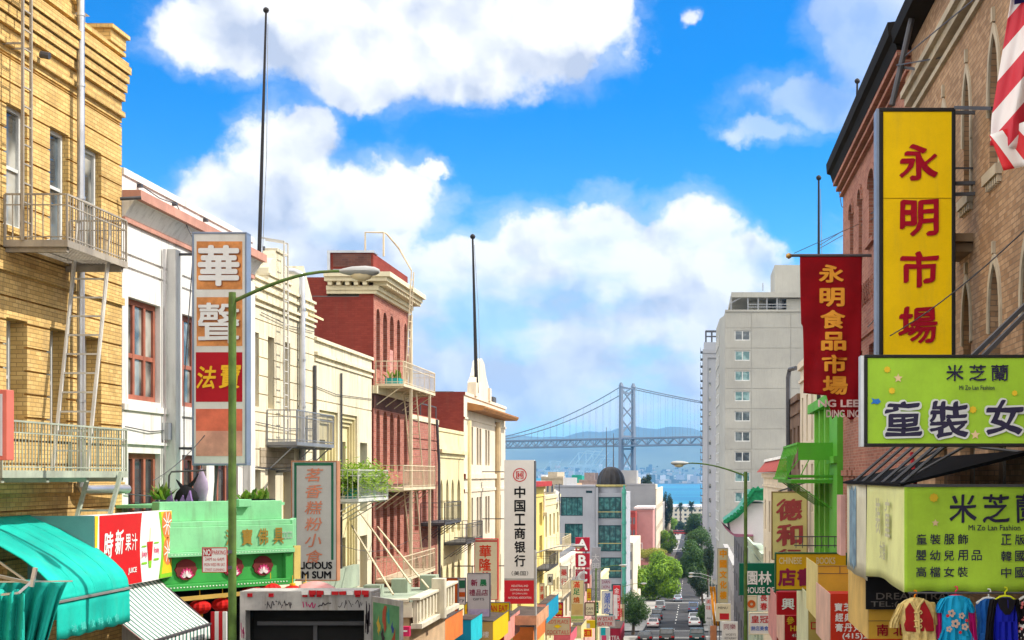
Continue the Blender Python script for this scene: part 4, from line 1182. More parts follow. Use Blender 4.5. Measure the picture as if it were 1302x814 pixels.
for zz in (4.6, 3.2, 1.9): mb.tube([(-10.88, 41.7, zz), (-10.88, 41.7, zz+0.06)], 0.105, 10)
part('vent_pipe', mb, cb, smooth=True)
mb = MB(M('ladder_pale', (0.6, 0.58, 0.53, 1), 0.6, 0.2)); ladder(mb, (-10.8, 39.55, 0.9), (-10.8, 39.55, 6.2), (0, 0.38, 0)); mb.bar((-10.8, 39.55, 6.2), (-11.4, 39.55, 6.3), 0.04); mb.bar((-10.8, 39.93, 6.2), (-11.4, 39.93, 6.3), 0.04); part('roof_ladder', mb, cb)
mb = MB(Mglass('skylight_blue', (0.04, 0.06, 0.10, 1), 0.15, (0.25, 0.28, 0.34, 1))); mb.prism([(-11.5, 37.9, 5.05), (-11.5, 39.3, 5.05), (-12.0, 39.3, 5.95), (-12.0, 37.9, 5.95)], (-0.06, 0, 0)); part('skylight', mb, cb)
mb = MB(steel_dark)
for yy in (37.9, 38.25): mb.tube([(-11.35, yy, 5.0), (-11.35, yy, 5.75), (-11.4, yy+0.1, 5.95), (-11.55, yy+0.4, 6.03), (-11.6, yy+1.1, 5.98), (-11.6, yy+1.5, 5.8)], 0.025, 6)
mb.bar((-11.3, 39.42, 5.0), (-11.3, 39.42, 6.05), 0.06)
part('ladder_hoop', mb, cb)
mb = MB(steel_dark)
for v_, a_, b_2 in ((1.35, 37.5, 43.4), (0.2, 37.5, 43.4), (4.15, 38.0, 43.3)): mb.tube([LP.pt(a_, v_, -0.05), LP.pt((a_+b_2)/2, v_-0.08, -0.06), LP.pt(b_2, v_+0.02, -0.05)], 0.012, 5)
mb.tube([LP.pt(43.35, 3.2, -0.06), LP.pt(43.35, -3.0, -0.06)], 0.05, 6)
part('wall_cable', mb, cb)
mb = MB(M('stone_panel', (0.45, 0.37, 0.26, 1), 0.9, 0.2, 1.5, bump=0.5, brick=((0.42, 0.36, 0.27, 1), (0.36, 0.29, 0.2, 1), (0.2, 0.16, 0.1, 1), 0.34, 0.16))); pbox(mb, LP, 38.0, 41.2, 0.22, 0.72, -0.03, 0.02); part('stone_panel', mb, cb)
# roof bulkhead with louvres
bk = thing('roof_bulkhead', 'cream rooftop bulkhead with louvred vents and a small hood', 'rooftop hut', (-12, 43, 4.7))
mb = MB(cream); mb.prism([(-11.2, 42.9, 4.62), (-11.2, 44.3, 4.62), (-11.2, 44.3, 5.0), (-11.2, 43.1, 6.05), (-11.2, 42.75, 5.2)], (-2.2, 0, 0)); mb.box(-13, -11.25, 42.6, 44.4, 3.5, 4.62); part('wall', mb, bk)
mb = MB(steel)
for (a, b) in ((42.95, 43.45), (43.7, 44.15)):
    for k in range(7): mb.box(-11.24, -11.16, a, b, 3.72+0.12*k, 3.79+0.12*k)
part('louvre', mb, bk)
mb = MB(cream2); mb.prism([(-11.2, 42.8, 4.78), (-10.95, 42.8, 4.66), (-10.95, 42.8, 4.60), (-11.2, 42.8, 4.7)], (0, 1.6, 0)); part('hood', mb, bk)
mb = MB(galv); mb.box(-12.5, -11.9, 41.6, 42.5, 4.7, 5.35); mb.tube([(-12.2, 41.6, 5.4), (-12.2, 42.5, 5.4)], 0.32, 14); solo('vent_hood', mb, 'round topped metal vent hood on the cream gabled roof', 'vent')
# flagpoles
pole_m = M('pole_dark', (0.03, 0.028, 0.03, 1), 0.5, 0.2)
def flagpole(label, base, top, r_=0.06):
    base, top = Vector(base), Vector(top)
    rt = thing('flagpole', label, 'flagpole', base, 'bare flagpoles on the roofs')
    mb_ = MB(pole_m); mb_.tube([base, base+(top-base)*0.5, top], r_, 10, r_*0.45); part('pole', mb_, rt, smooth=True)
    mb_ = MB(steel); s_ = Vector((r_*1.6, 0, 0)); mb_.tube([base+s_+Vector((0, 0, 0.6)), base.lerp(top, 0.5)+s_*1.25, top+s_*0.5-Vector((0, 0, 0.3))], 0.006+r_*0.05, 5); part('halyard', mb_, rt)
    mb_ = MB(pole_m); mb_.lathe(top-Vector((0, 0, 0.02)), [(0.01, 0), (r_*1.0, r_*0.45), (r_*1.35, r_*1.35), (r_*1.0, r_*2.2), (0.01, r_*2.7)], 10); part('ball', mb_, rt, smooth=True)
flagpole('tall bare flagpole on the gabled cream roof beside the orange and red vertical sign', (-11.3, 38.9, 4.65), (-11.12, 39.0, Zp(16, 39.0)), 0.06)
flagpole('bare flagpole leaning slightly above the cream building with orange eave', (Xp(606, 76), 76, Zp(500, 76)), (Xp(601, 76), 76, Zp(304, 76)), 0.105)
# short cream building
SU0, SU1 = 43.5, 51.3
rects = [(SU0, SU1, 3.95, 4.05, -0.08), (SU0, SU1, 3.52, 3.62, -0.10), (SU0, SU1, 3.35, 3.42, -0.05), (SU0, SU1, 2.2, 2.24, 0.03)]
bays = [(44.2, 46.3), (47.0, 49.0)]
for a, b in bays:
    for k in range(4): rects.append((a-0.1+0.08*k, b+0.1-0.08*k, -7.5, 1.95-0.12*k, 0.07*(k+1), {'mat': cream2}))
    rects.append((a+0.35, b-0.35, -1.2, 1.1, 0.75, {'open': True, 'mat': ochre})); rects.append((a+0.35, b-0.35, -4.4, -2.0, 0.7, {'open': True, 'mat': ochre}))
rects.append((49.5, 50.6, -1.2, 1.1, 0.4, {'open': True})); rects.append((49.5, 50.6, -4.4, -2.0, 0.4, {'open': True}))
sb = facade('plaster_building', 'low cream plaster building with stepped window bays below the red brick wall', LP, SU0, SU1, 4.08, cream, rects, edge=0.9)
for a, b in [(x+0.35, y-0.35) for x, y in bays]+[(49.5, 50.6)]:
    d_ = 0.72 if a < 49 else 0.36
    window(sb, LP, a, b, -1.2, 1.1, d_, M('teal_window', (0.12, 0.33, 0.33, 1), 0.6), glass_c, 2, 2, 0.08); window(sb, LP, a, b, -4.4, -2.0, d_-0.05, ochre, glass_d, 2, 2, 0.08)
mb = MB(steel_dark); mb.tube([LP.pt(46.65, 3.2, -0.05), LP.pt(46.65, -5, -0.05)], 0.035, 6); mb.tube([LP.pt(43.6, 2.6, -0.04), LP.pt(46.0, 2.5, -0.05), LP.pt(51.2, 2.62, -0.04)], 0.013, 5); part('wall_pipe', mb, sb)
balcony(sb, LP, 43.9, 48.2, -0.68, 1.2, 0.85, M('balcony_pale', (0.62, 0.64, 0.6, 1), 0.6), 0.13)
fern = Mleaf('fern_leaf', (0.10, 0.20, 0.03, 1), (0.30, 0.40, 0.07, 1))
for i, (yy, lb) in enumerate(((44.6, 'bushy green plant in a teal pot at the near end of the cream balcony'), (46.0, 'bushy green plant in the middle of the cream balcony'), (47.4, 'bushy green plant trailing at the far end of the cream balcony'))):
    c = Vector((-10.2, yy, -0.68)); r = thing('potted_plant', lb, 'plant', c, 'plants on the cream balcony')
    mb = MB(M('teal_pot', (0.03, 0.30, 0.30, 1), 0.5)); mb.lathe(c, [(0.16, 0), (0.2, 0.3), (0.19, 0.3)], 12); part('pot', mb, r)
    mb = MB(fern)
    for k in range(1100):
        a = random.uniform(0, 6.28); q = Vector((random.gauss(0, 0.28), random.gauss(0, 0.42), 0.55+random.gauss(0, 0.22)))+c
        if q.z < c.z-0.1: q.z = c.z+0.1
        d = Vector((math.cos(a), math.sin(a), random.uniform(-0.8, 0.6)))*random.uniform(0.08, 0.16); s_ = Vector((-math.sin(a), math.cos(a), 0.3))*0.035
        mb.poly([q-s_, q+d, q+s_, q-d*0.5])
    part('leaves', mb, r)

# ---------------------------------------------------------------- red brick building
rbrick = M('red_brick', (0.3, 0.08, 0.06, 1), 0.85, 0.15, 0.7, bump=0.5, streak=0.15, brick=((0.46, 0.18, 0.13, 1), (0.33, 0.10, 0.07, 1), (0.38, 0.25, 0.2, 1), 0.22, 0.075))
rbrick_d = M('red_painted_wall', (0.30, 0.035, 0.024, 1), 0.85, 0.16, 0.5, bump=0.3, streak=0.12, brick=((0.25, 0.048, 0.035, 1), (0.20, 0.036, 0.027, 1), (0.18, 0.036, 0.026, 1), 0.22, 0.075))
dbrick = M('dark_brick_band', (0.12, 0.06, 0.05, 1), 0.85, 0.3, 1.0, bump=0.4, brick=((0.15, 0.065, 0.05, 1), (0.10, 0.045, 0.04, 1), (0.12, 0.08, 0.07, 1), 0.22, 0.075))
cor = M('cream_cornice', (0.74, 0.66, 0.46, 1), 0.8, 0.12, 1.0, streak=0.2)
RU0, RU1 = 51.6, 57.9
rw = [(52.05, 52.65), (53.2, 53.9), (54.4, 55.1), (55.7, 56.3), (57.1, 57.6)]
rects = [(RU0, RU1, 2.35, 2.85, -0.03, {'mat': dbrick}), (RU0, RU1, -0.75, -0.3, -0.03, {'mat': dbrick}), (RU0, RU1, 2.85, 3.12, -0.12, {'mat': cor}), (RU0, RU1, -4.2, -4.0, -0.1, {'mat': cor})]
fl = ((3.72, 5.85), (0.15, 2.3), (-2.95, -0.85))
for (a, b) in fl: rects += win_rects(rw, a, b, 0.3)
def rx(mb):
    for (a, b) in fl:
        for u_ in rw: arch(mb, LP, u_[0], u_[1], b, 0.3, 0.3, 'round', 8)
    mb.m(cor)
    y0, y1 = RU0, RU1
    for (z0, z1, o_) in ((6.28, 6.4, 0.12), (6.4, 6.55, 0.2), (6.68, 6.82, 0.55), (6.82, 6.98, 0.68)):
        mb.box(XL-1.6, XL+o_, y0-o_*0.8, y1+0.05, z0, z1)
    k = y0-0.1
    while k < y1-0.1:
        mb.box(XL+0.01, XL+0.48, k, k+0.14, 6.552, 6.678); k += 0.30
    k = XL-1.5
    while k < XL: mb.box(k, k+0.14, y0-0.36, y0-0.01, 6.552, 6.678); k += 0.3
    mb.m(rbrick_d)
    mb.box(XL-1.55, XL-0.02, y0+0.06, y1, 6.982, 7.7); mb.box(XL-6.4, XL-1.61, y0+0.04, y0+0.6, 6.1, 6.86)
    mb.m(dbrick); mb.box(XL-1.4, XL-0.1, y0+0.018, y0+0.05, 7.22, 7.66)
    mb.m(galv); mb.box(XL-1.6, XL+0.03, y0-0.02, y0+0.6, 7.702, 7.78); mb.box(XL-1.6, XL-1.5, y0-0.01, y0+0.2, 6.99, 7.7)
    mb.m(steel); mb.box(XL-1.4, XL-0.3, y0+0.01, y0+0.055, 6.99, 7.14)
    mb.m(cor); mb.box(XL-11, XL-0.001, y0-0.05, y0-0.002, 2.85, 3.12)
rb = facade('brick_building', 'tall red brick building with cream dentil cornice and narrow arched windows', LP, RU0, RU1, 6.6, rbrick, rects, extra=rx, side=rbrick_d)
wred = M('window_dark_red', (0.2, 0.06, 0.05, 1), 0.6)
for i, u_ in enumerate(rw):
    for (a, b) in fl: window(rb, LP, u_[0], u_[1], a, b, 0.26, wred, glass_d if (i % 2) else glass_b, 1, 2, 0.05)
cr3 = M('fire_escape_cream', (0.70, 0.60, 0.42, 1), 0.65, 0.2, streak=0.15)
balcony(rb, LP, 51.85, 58.2, 3.2, 1.0, 0.78, cr3, 0.16)
balcony(rb, LP, 51.85, 58.2, -0.42, 1.0, 0.78, cr3, 0.16)
balcony(rb, LP, 51.85, 58.2, -3.6, 1.0, 0.78, cr3, 0.16)
mb = MB(cr3)
for (u_, o_) in ((53.4, 0.95), (57.2, 0.95)): mb.bar((XL+o_, u_, -6.5), (XL+o_, u_, 3.1), 0.09)
ladder(mb, (XL+0.5, 54.6, 3.2), (XL+0.75, 54.6, 7.5), (0, 0.45, 0)); ladder(mb, (XL+0.4, 56.5, -0.4), (XL+0.4, 54.9, 3.2), (0.45, 0, 0)); ladder(mb, (XL+0.4, 56.5, -3.6), (XL+0.4, 54.9, -0.4), (0.45, 0, 0))
mb.tube([(XL+0.75, 54.6, 7.5), (XL+0.3, 54.5, 8.3), (XL+0.12, 53.2, 8.62), (XL+0.1, 52.8, 8.6), (XL+0.1, 52.8, 7.75)], 0.035, 6); mb.tube([(XL-0.55, 52.8, 7.75), (XL-0.55, 52.8, 8.6), (XL+0.1, 52.8, 8.6)], 0.035, 6)
part('ladder', mb, rb)
mb = MB(cr3); mb.tube([(XL+0.14, 57.7, -6), (XL+0.14, 57.7, 6.2)], 0.07, 8); part('downpipe', mb, rb)
mb = MB(M('pink_door', (0.62, 0.30, 0.26, 1), 0.7)); pbox(mb, LP, 54.42, 55.08, 3.2, 4.6, 0.02, 0.2); part('door', mb, rb)
# small shop plant boxes on the top fire escape
c = Vector((-10.5, 52.7, 3.2)); r = thing('planter', 'dark green planter boxes on the top fire escape of the red building', 'planter', c); mb = MB(M('teal_pot', (0.03, 0.30, 0.30, 1), 0.5)); mb.box(c.x-0.25, c.x+0.25, c.y-0.4, c.y+0.5, c.z, c.z+0.22); part('box', mb, r); part('leaves', tuft(c+Z*0.22, 22, 0.25, leaf_y, 0.4), r)

# lower red building
rects = [(57.9, 64.6, 2.2, 2.4, -0.06, {'mat': cor}), (57.9, 64.6, 1.4, 1.5, 0.04), (57.9, 64.6, 1.0, 1.1, 0.04), (57.9, 64.6, -0.4, -0.25, -0.05)]
lw = [(59.2, 60.1), (60.9, 61.8), (62.7, 63.6)]
rects += win_rects(lw, -2.2, -0.6, 0.25)+win_rects(lw, -5.2, -3.2, 0.25)
def lx(mb):
    for u_ in lw: arch(mb, LP, u_[0], u_[1], -3.2, 0.4, 0.25)
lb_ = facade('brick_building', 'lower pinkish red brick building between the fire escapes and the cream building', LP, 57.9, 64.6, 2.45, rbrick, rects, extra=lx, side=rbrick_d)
for u_ in lw: window(lb_, LP, u_[0], u_[1], -2.2, -0.6, 0.22, wred, glass_c, 1, 2, 0.06); window(lb_, LP, u_[0], u_[1], -5.2, -3.2, 0.22, wred, glass_d, 1, 2, 0.06)
balcony(lb_, LP, 60.5, 64.8, -1.9, 1.0, 0.8, steel_dark, 0.2)
mb = MB(steel_dark); mb.tube([LP.pt(63.8, 2.4, -0.1), LP.pt(64.1, 0.5, -0.15), LP.pt(64.2, -6, -0.15)], 0.06, 6); part('downpipe', mb, lb_)
# low cream building
rects = [(64.6, 72, 0.8, 1.35, -0.06, {'mat': cream2}), (64.6, 72, 1.0, 1.15, -0.2, {'mat': cream2}), (64.6, 72, 1.95, 2.1, -0.05)]
vw = [(65.3, 65.9), (66.8, 67.5), (68.3, 69.0), (70.0, 70.9)]
rects += win_rects(vw, -2.6, -0.15, 0.3)+win_rects(vw, -5.9, -3.9, 0.3)
def vx(mb):
    for u_ in vw:
        arch(mb, LP, u_[0], u_[1], -0.15, 0.5, 0.3, 'gothic'); arch(mb, LP, u_[0], u_[1], -3.9, 0.5, 0.3, 'gothic')
vb_ = facade('plaster_building', 'low cream building with pointed arch windows beside the red walls', LP, 64.6, 72, 2.1, cream2, rects, extra=vx)
for u_ in vw: window(vb_, LP, u_[0], u_[1], -2.6, -0.15, 0.28, ochre, glass_c, 1, 2, 0.05); window(vb_, LP, u_[0], u_[1], -5.9, -3.9, 0.28, ochre, glass_d, 1, 2, 0.05)
balcony(vb_, LP, 66.2, 71.4, -2.95, 1.0, 0.8, steel_dark, 0.2)
mb = MB(cream2); mb.tube([LP.pt(70.5, -7, -0.5), LP.pt(70.5, 2.6, -0.5)], 0.09, 8); part('mast', mb, vb_)
mb = MB(steel_dark)
for yy in (66.0, 68.0, 70): mb.bar((-12, yy, 1.7), (-12, yy, 3.2), 0.05)
mb.bar((-12, 66, 3.2), (-12, 70, 3.2), 0.05); mb.bar((-12, 66, 2.5), (-12, 70, 2.5), 0.05); part('roof_rail', mb, vb_)
# cream building with orange eave
EU0, EU1 = 72, 88
ew = []
for (a, b) in ((596, 601.5), (606, 612), (617, 622.5), (632, 637)):
    m_ = (a+b)/2
    for (c_, d) in ((a, m_-0.5), (m_+0.5, b)): ew.append((YX(c_, XL), YX(d, XL)))
rects = [(EU0, EU1, -0.15, 0.1, -0.1), (EU0, EU1, -0.8, -0.65, -0.06), (EU0, EU1, 3.9, 4.05, -0.07), (EU0, EU1, 2.75, 2.85, -0.06)]
rects += win_rects(ew, 0.55, 2.45, 0.25)+win_rects(ew, -3.1, -1.1, 0.25)+win_rects(ew, -6.6, -4.5, 0.25)
org = M('orange_eave_paint', (0.36, 0.17, 0.06, 1), 0.7, 0.2, streak=0.15)
def ex(mb):
    pts = [(75.0, 4.0), (75.2, 4.7), (75.9, 5.0), (76.4, 5.3), (77.0, 5.9), (77.9, 6.1), (78.8, 5.9), (79.4, 5.3), (80.0, 5.0), (80.6, 4.7), (80.8, 4.0)]
    mb.prism([LP.pt(a, b, -0.05) for a, b in pts], (-0.35, 0, 0))
    for (a, b) in ((75.0, 75.7), (80.2, 80.8)): pbox(mb, LP, a, b, 4.0, 4.7, -0.15, 0.2)
    mb.m(org)
    mb.prism([LP.pt(EU0+1.1, 3.2, 0.1), LP.pt(EU0+1.1, 3.2, -0.75), LP.pt(EU0+1.1, 3.34, -0.85), LP.pt(EU0+1.1, 3.42, -0.85), LP.pt(EU0+1.1, 3.62, 0.1)], (0, EU1-EU0-1.6, 0))
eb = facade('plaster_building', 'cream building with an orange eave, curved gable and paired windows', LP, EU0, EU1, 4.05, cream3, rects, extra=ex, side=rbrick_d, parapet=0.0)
for u_ in ew:
    for (a, b) in ((0.55, 2.45), (-3.1, -1.1), (-6.6, -4.5)): window(eb, LP, u_[0], u_[1], a, b, 0.2, ochre, glass_d, 1, 1, 0.05)
mb = MB(M('tan_pipe', (0.55, 0.42, 0.25, 1), 0.7)); mb.tube([LP.pt(YX(630, XL), -9, -0.12), LP.pt(YX(630, XL), 3.0, -0.12)], 0.16, 8); part('downpipe', mb, eb)
mb = MB(steel_dark); mb.box(-11.9, -11.3, 85, 86.2, 4.0, 4.5); part('roof_vent', mb, eb)
mb = MB(galv); mb.box(-11.5, -11.25, 76.8, 78.4, 4.0, 5.0); part('gable_back', mb, eb)
# farther left row up to the cross street
yellowp = M('yellow_paint', (0.72, 0.56, 0.17, 1), 0.8, 0.12, 0.5, streak=0.15)
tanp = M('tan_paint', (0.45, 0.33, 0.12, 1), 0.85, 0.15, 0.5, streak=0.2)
def simple(name, label, u0, u1, top, mat, floors, nwin, side=None, eave=None, pl=LP, group=None, wv=1.7, deep=11, fcol=None, gm=None, ww=0.45):
    g0 = gz(pl.pt((u0+u1)/2, 0).y)
    fh = (top-0.8-g0-1.0)/floors
    rects = [(u0, u1, top-0.25, top, -0.12), (u0, u1, top-0.75, top-0.65, -0.08)]
    us = []
    st_ = (u1-u0)/nwin
    for k in range(nwin): us.append((u0+st_*(k+0.5-ww/2), u0+st_*(k+0.5+ww/2)))
    vs = [(top-0.95-fh*(k+1)+0.45, top-0.95-fh*(k+1)+0.45+min(wv, fh-0.7)) for k in range(floors)]
    for (a, b) in vs: rects += win_rects(us, a, b, 0.22)
    def e_(mb):
        if eave:
            mb.m(eave); pbox(mb, pl, u0+0.02, u1-0.02, top+0.004, top+0.35, -0.6, 0.4)
    b_ = facade(name, label, pl, u0, u1, top, mat, rects, extra=e_, side=side, deep=deep)
    for (a, b) in vs:
        for i, u_ in enumerate(us): window(b_, pl, u_[0], u_[1], a, b, 0.19, fcol or ochre, gm or (glass_d, glass_c, glass_b)[i % 3], 1, 2, 0.07)
    return b_
ba = simple('plaster_building', 'yellow building with a red eave just behind the white bank sign', 88, 111, -0.75, yellowp, 4, 5, eave=M('red_eave', (0.38, 0.04, 0.04, 1), 0.7))
balcony(ba, LP, 104, 110.5, -6.5, 1.1, 0.9, steel_dark, 0.25); balcony(ba, LP, 104, 110.5, -9.8, 1.1, 0.9, steel_dark, 0.25)
bb = simple('plaster_building', 'tan and cream building with a moulded parapet beyond the yellow building', 111, 124, -1.5, cream2, 4, 4, side=tanp)
mb = MB(cream3); mb.box(-16, -10.9, 110.4, 111.0, -2.6, -1.3); mb.box(-16, -10.7, 110.2, 111.0, -3.0, -2.7); mb.box(-15.5, -11.2, 112, 114, -1.2, -0.4); part('end_parapet', mb, bb)
balcony(bb, LP, 113, 121, -9.2, 1.2, 0.9, cr3, 0.25); balcony(bb, LP, 113, 121, -5.6, 1.2, 0.9, cr3, 0.25)
# flags on the tan building
fr_ = thing('flag', 'small faded red and white flag hanging above the tan and cream parapet', 'flag', (Xp(709, 121), 121, Zp(650, 121)))
mb = MB(white_l); mb.grid(lambda a, b: P(705+7*a-3*b, 622+22*b+4*a, 121+0.3*math.sin(a*7+b*3)), 8, 8); mb.m(M('flag_red', (0.6, 0.03, 0.05, 1), 0.7)); mb.grid(lambda a, b: P(703+5*a-3*b, 634+14*b, 120.8+0.3*math.sin(a*7+b*3)), 8, 8); part('cloth', mb, fr_, solid=0.02)
mb = MB(steel_dark); mb.bar(P(712, 655, 121), P(711, 615, 121), 0.08); part('pole', mb, fr_)
bc = simple('plaster_building', 'low pale building with cluttered balconies behind the letter sign', 124, 150, -7.2, cream3, 3, 6)
balcony(bc, LP, 125, 135, -9.4, 1.3, 0.9, galv, 0.3); balcony(bc, LP, 137, 148, -9.4, 1.3, 0.9, galv, 0.3)
bd = simple('plaster_building', 'low pink plaster building behind the grey vertical sign', 150, 172, -9.5, M('pink_plaster', (0.6, 0.36, 0.30, 1), 0.85, 0.15), 3, 5)
be = simple('plaster_building', 'low cream shop building next to the cross street', 172, 197, -12.2, cream2, 2, 6)

# ---------------------------------------------------------------- street canopy with cream panels
kp = thing('street_canopy', 'flat grey green street canopy with cream moulded fascia hung on rods', 'canopy', (-9.4, 45, -3.9))
cgr = M('canopy_green_grey', (0.34, 0.40, 0.31, 1), 0.85, 0.25, 0.8, streak=0.2); cfa = M('canopy_cream', (0.70, 0.64, 0.50, 1), 0.7, 0.15, 2, streak=0.3)
mb = MB(cgr); mb.box(-13, -7.85, 42.05, 48.5, -3.75, -3.62); mb.box(-11.1, -10.9, 42.1, 49, -3.6, -2.9)
for (a, b, c_) in ((-9.3, 46.2, 0.4), (-8.6, 47.2, 0.45), (-9.9, 45, 0.3)): mb.box(a, a+0.5, b, b+0.6, -3.618, -3.6+c_)
part('deck', mb, kp)
mb = MB(cfa); mb.box(-7.85, -7.72, 42.0, 48.6, -4.15, -3.5); mb.box(-13, -7.852, 41.92, 42.045, -3.98, -3.55); mb.box(-7.95, -7.62, 41.9, 48.7, -3.496, -3.42); mb.box(-13, -7.952, 41.85, 42.1, -3.545, -3.46); mb.box(-7.9, -7.58, 41.95, 48.7, -4.3, -4.155)
for k in range(12): mb.box(-7.718, -7.67, 42.1+0.54*k, 42.24+0.54*k, -4.1, -3.52)
mb.box(-7.85, -7.45, 45.0, 45.35, -4.3, -3.1); part('fascia', mb, kp, bev=0.01)
mb = MB(cr3)
for (px0, py0, Ya, px1, py1, Yb) in ((455, 648, 49, 522, 742, 44.5), (447, 668, 47.8, 500, 756, 43), (480, 670, 52, 545, 748, 46.5)): mb.bar(P(px0, py0, Ya), P(px1, py1, Yb), 0.045)
part('rod', mb, kp)
mb = MB(M('peach_wall', (0.6, 0.42, 0.26, 1), 0.8)); mb.box(-12, -8.0, 42.3, 48.4, -6.7, -3.8); part('shop_wall', mb, kp)
wp = M('white_panel', (0.72, 0.72, 0.70, 1), 0.6, 0.08)
mb = MB(wp); mb.prism([P(524, 787, 43), P(545, 772, 47), P(545, 796, 47), P(525, 812, 43)], (-0.06, 0, 0)); solo('white_signboard', mb, 'blank white signboard leaning out under the cream canopy', 'signboard')
mb = MB(M('pink_box', (0.62, 0.03, 0.12, 1), 0.5)); a = P(511, 797, 41.5); mb.box(a.x, a.x+0.19*1.1, 41.5, 41.7, a.z-0.27, a.z); mb.m(white_l); mb.box(a.x+0.02, a.x+0.15, 41.49, 41.499, a.z-0.14, a.z-0.1); solo('pink_shop_sign', mb, 'little bright pink shop sign under the cream canopy', 'sign')

# ---------------------------------------------------------------- signs over the left pavement
lp_ = M('bank_face', (0.70, 0.69, 0.68, 1), 0.5, 0.04); ltr = M('bank_black', (0.012, 0.012, 0.014, 1), 0.6)
bred = M('bank_red', (0.55, 0.02, 0.03, 1), 0.5, 0.05); bgrey = M('bank_grey', (0.36, 0.36, 0.36, 1), 0.5)
Yb = 78
icr = camsign('bank_sign', 'tall white bank sign with a red ring emblem, black characters and red foot', 641, 585, 679, 768, Yb, lp_, None, 0, 0.5,
    [('中国工商银行', 661, 626, 15, ltr, dict(bot=713, w_=14, bold=0.025)), ('（美国）', 661, 729, 6, ltr, dict(w_=21)),
     ('INDUSTRIAL AND', 661, 745, 2.6, white_l, dict(w_=21, d=-0.05)), ('COMMERCIAL BANK', 661, 750, 2.6, white_l, dict(w_=24, d=-0.05)), ('OF CHINA (USA)', 661, 755, 2.6, white_l, dict(w_=19, d=-0.05)), ('NATIONAL ASSOCIATION', 661, 760, 2.6, white_l, dict(w_=29, d=-0.05))],
    panels=[(641.1, 738, 678.9, 767.9, bred), (641.1, 735.5, 678.9, 738, bgrey)],
    brackets=[((Xp(642, Yb), Yb+0.3, Zp(600, Yb)), (XL, Yb+0.3, Zp(600, Yb))), ((Xp(642, Yb), Yb+0.3, Zp(660, Yb)), (XL, Yb+0.3, Zp(660, Yb))), ((Xp(642, Yb), Yb+0.3, Zp(720, Yb)), (XL, Yb+0.3, Zp(720, Yb)))])
mb = MB(bred); cpb = camplane(Yb); ec_ = (Xp(661, Yb), Zp(604, Yb)); k_ = Yb/F
def ring(mb_, pl, cu, cv, r0, r1, d, n=36):
    for i in range(n):
        a, b = 2*math.pi*i/n, 2*math.pi*(i+1)/n
        mb_.poly([pl.pt(cu+r0*math.cos(a), cv+r0*math.sin(a), d), pl.pt(cu+r1*math.cos(a), cv+r1*math.sin(a), d), pl.pt(cu+r1*math.cos(b), cv+r1*math.sin(b), d), pl.pt(cu+r0*math.cos(b), cv+r0*math.sin(b), d)])
ring(mb, cpb, ec_[0], ec_[1], 7.6*k_, 8.7*k_, -0.02)
for (a, b, c_, d) in ((-4.6, 4.6, -0.9, 3.7), (0.9, 4.6, 4.6, 3.7), (-4.6, 3.7, -3.7, 0.9), (3.7, 3.7, 4.6, 0.9), (-2.7, 2.5, -0.9, 1.6), (0.9, 2.5, 2.7, 1.6), (-1.8, 1.6, -0.9, 0.45), (0.9, 1.6, 1.8, 0.45), (-4.6, 0.45, 4.6, -0.45),
                      (-1.8, -0.45, -0.9, -1.6), (0.9, -0.45, 1.8, -1.6), (-2.7, -1.6, -0.9, -2.5), (0.9, -1.6, 2.7, -2.5), (-4.6, -0.9, -3.7, -3.7), (3.7, -0.9, 4.6, -3.7), (-4.6, -3.7, -0.9, -4.6), (0.9, -3.7, 4.6, -4.6)):
    pbox(mb, cpb, ec_[0]+a*k_, ec_[0]+c_*k_, ec_[1]+d*k_, ec_[1]+b*k_, -0.03, 0.002)
part('emblem', mb, icr)
mb = MB(steel_dark); mb.box(Xp(679, Yb), Xp(680.6, Yb), Yb, Yb+0.5, Zp(768, Yb), Zp(586, Yb)); part('edge_strip', mb, icr)
hr = M('bright_red_letters', (0.66, 0.05, 0.02, 1), 0.55); crm = M('sign_cream', (0.72, 0.63, 0.45, 1), 0.55, 0.08)
camsign('vertical_sign', 'cream vertical sign with red characters behind the small grey lightbox', 603, 685, 633, 763, 69, crm, redl, 0.7, 0.3, [('華隆公司', 617, 701, 16, hr, dict(bot=752, w_=15, bold=0.02))], panels=[(604, 687, 632, 689, redl)],
        brackets=[((Xp(603, 69), 69.1, Zp(684, 69)), (XL, 69.1, Zp(684, 69))), ((Xp(603, 69), 69.1, Zp(720, 69)), (XL, 69.1, Zp(720, 69)))])
sbk = M('bakery_orange', (0.55, 0.11, 0.015, 1), 0.55, 0.15, 2)
camsign('bakery_sign', 'orange bakery sign behind the cream street canopy', 553, 735, 582, 783, 60, sbk, steel_dark, 0.5, 0.3, [('bakery', 568, 775, 6.5, white_l, dict(w_=24, bold=0.015)), ('餅店', 566, 748, 12, hr, dict(w_=24))], panels=[(553.6, 766.5, 581.4, 768, grnl)])
camsign('picture_sign', 'small sign with a green and orange picture beside the orange bakery sign', 583, 735, 592, 769, 61, lp_, steel_dark, 0.5, 0.25, [('ry', 587.5, 764, 4, ltr, dict(w_=6))], panels=[(583.7, 738, 591.3, 748, grnl), (583.7, 753, 591.3, 759, sbk)])
lsg = M('lightbox_grey', (0.55, 0.55, 0.56, 1), 0.5, 0.08); lil = M('lilac_print', (0.42, 0.36, 0.62, 1), 0.6); grl = M('green_letters', (0.02, 0.22, 0.08, 1), 0.6); brl = M('plum_letters', (0.28, 0.02, 0.07, 1), 0.6)
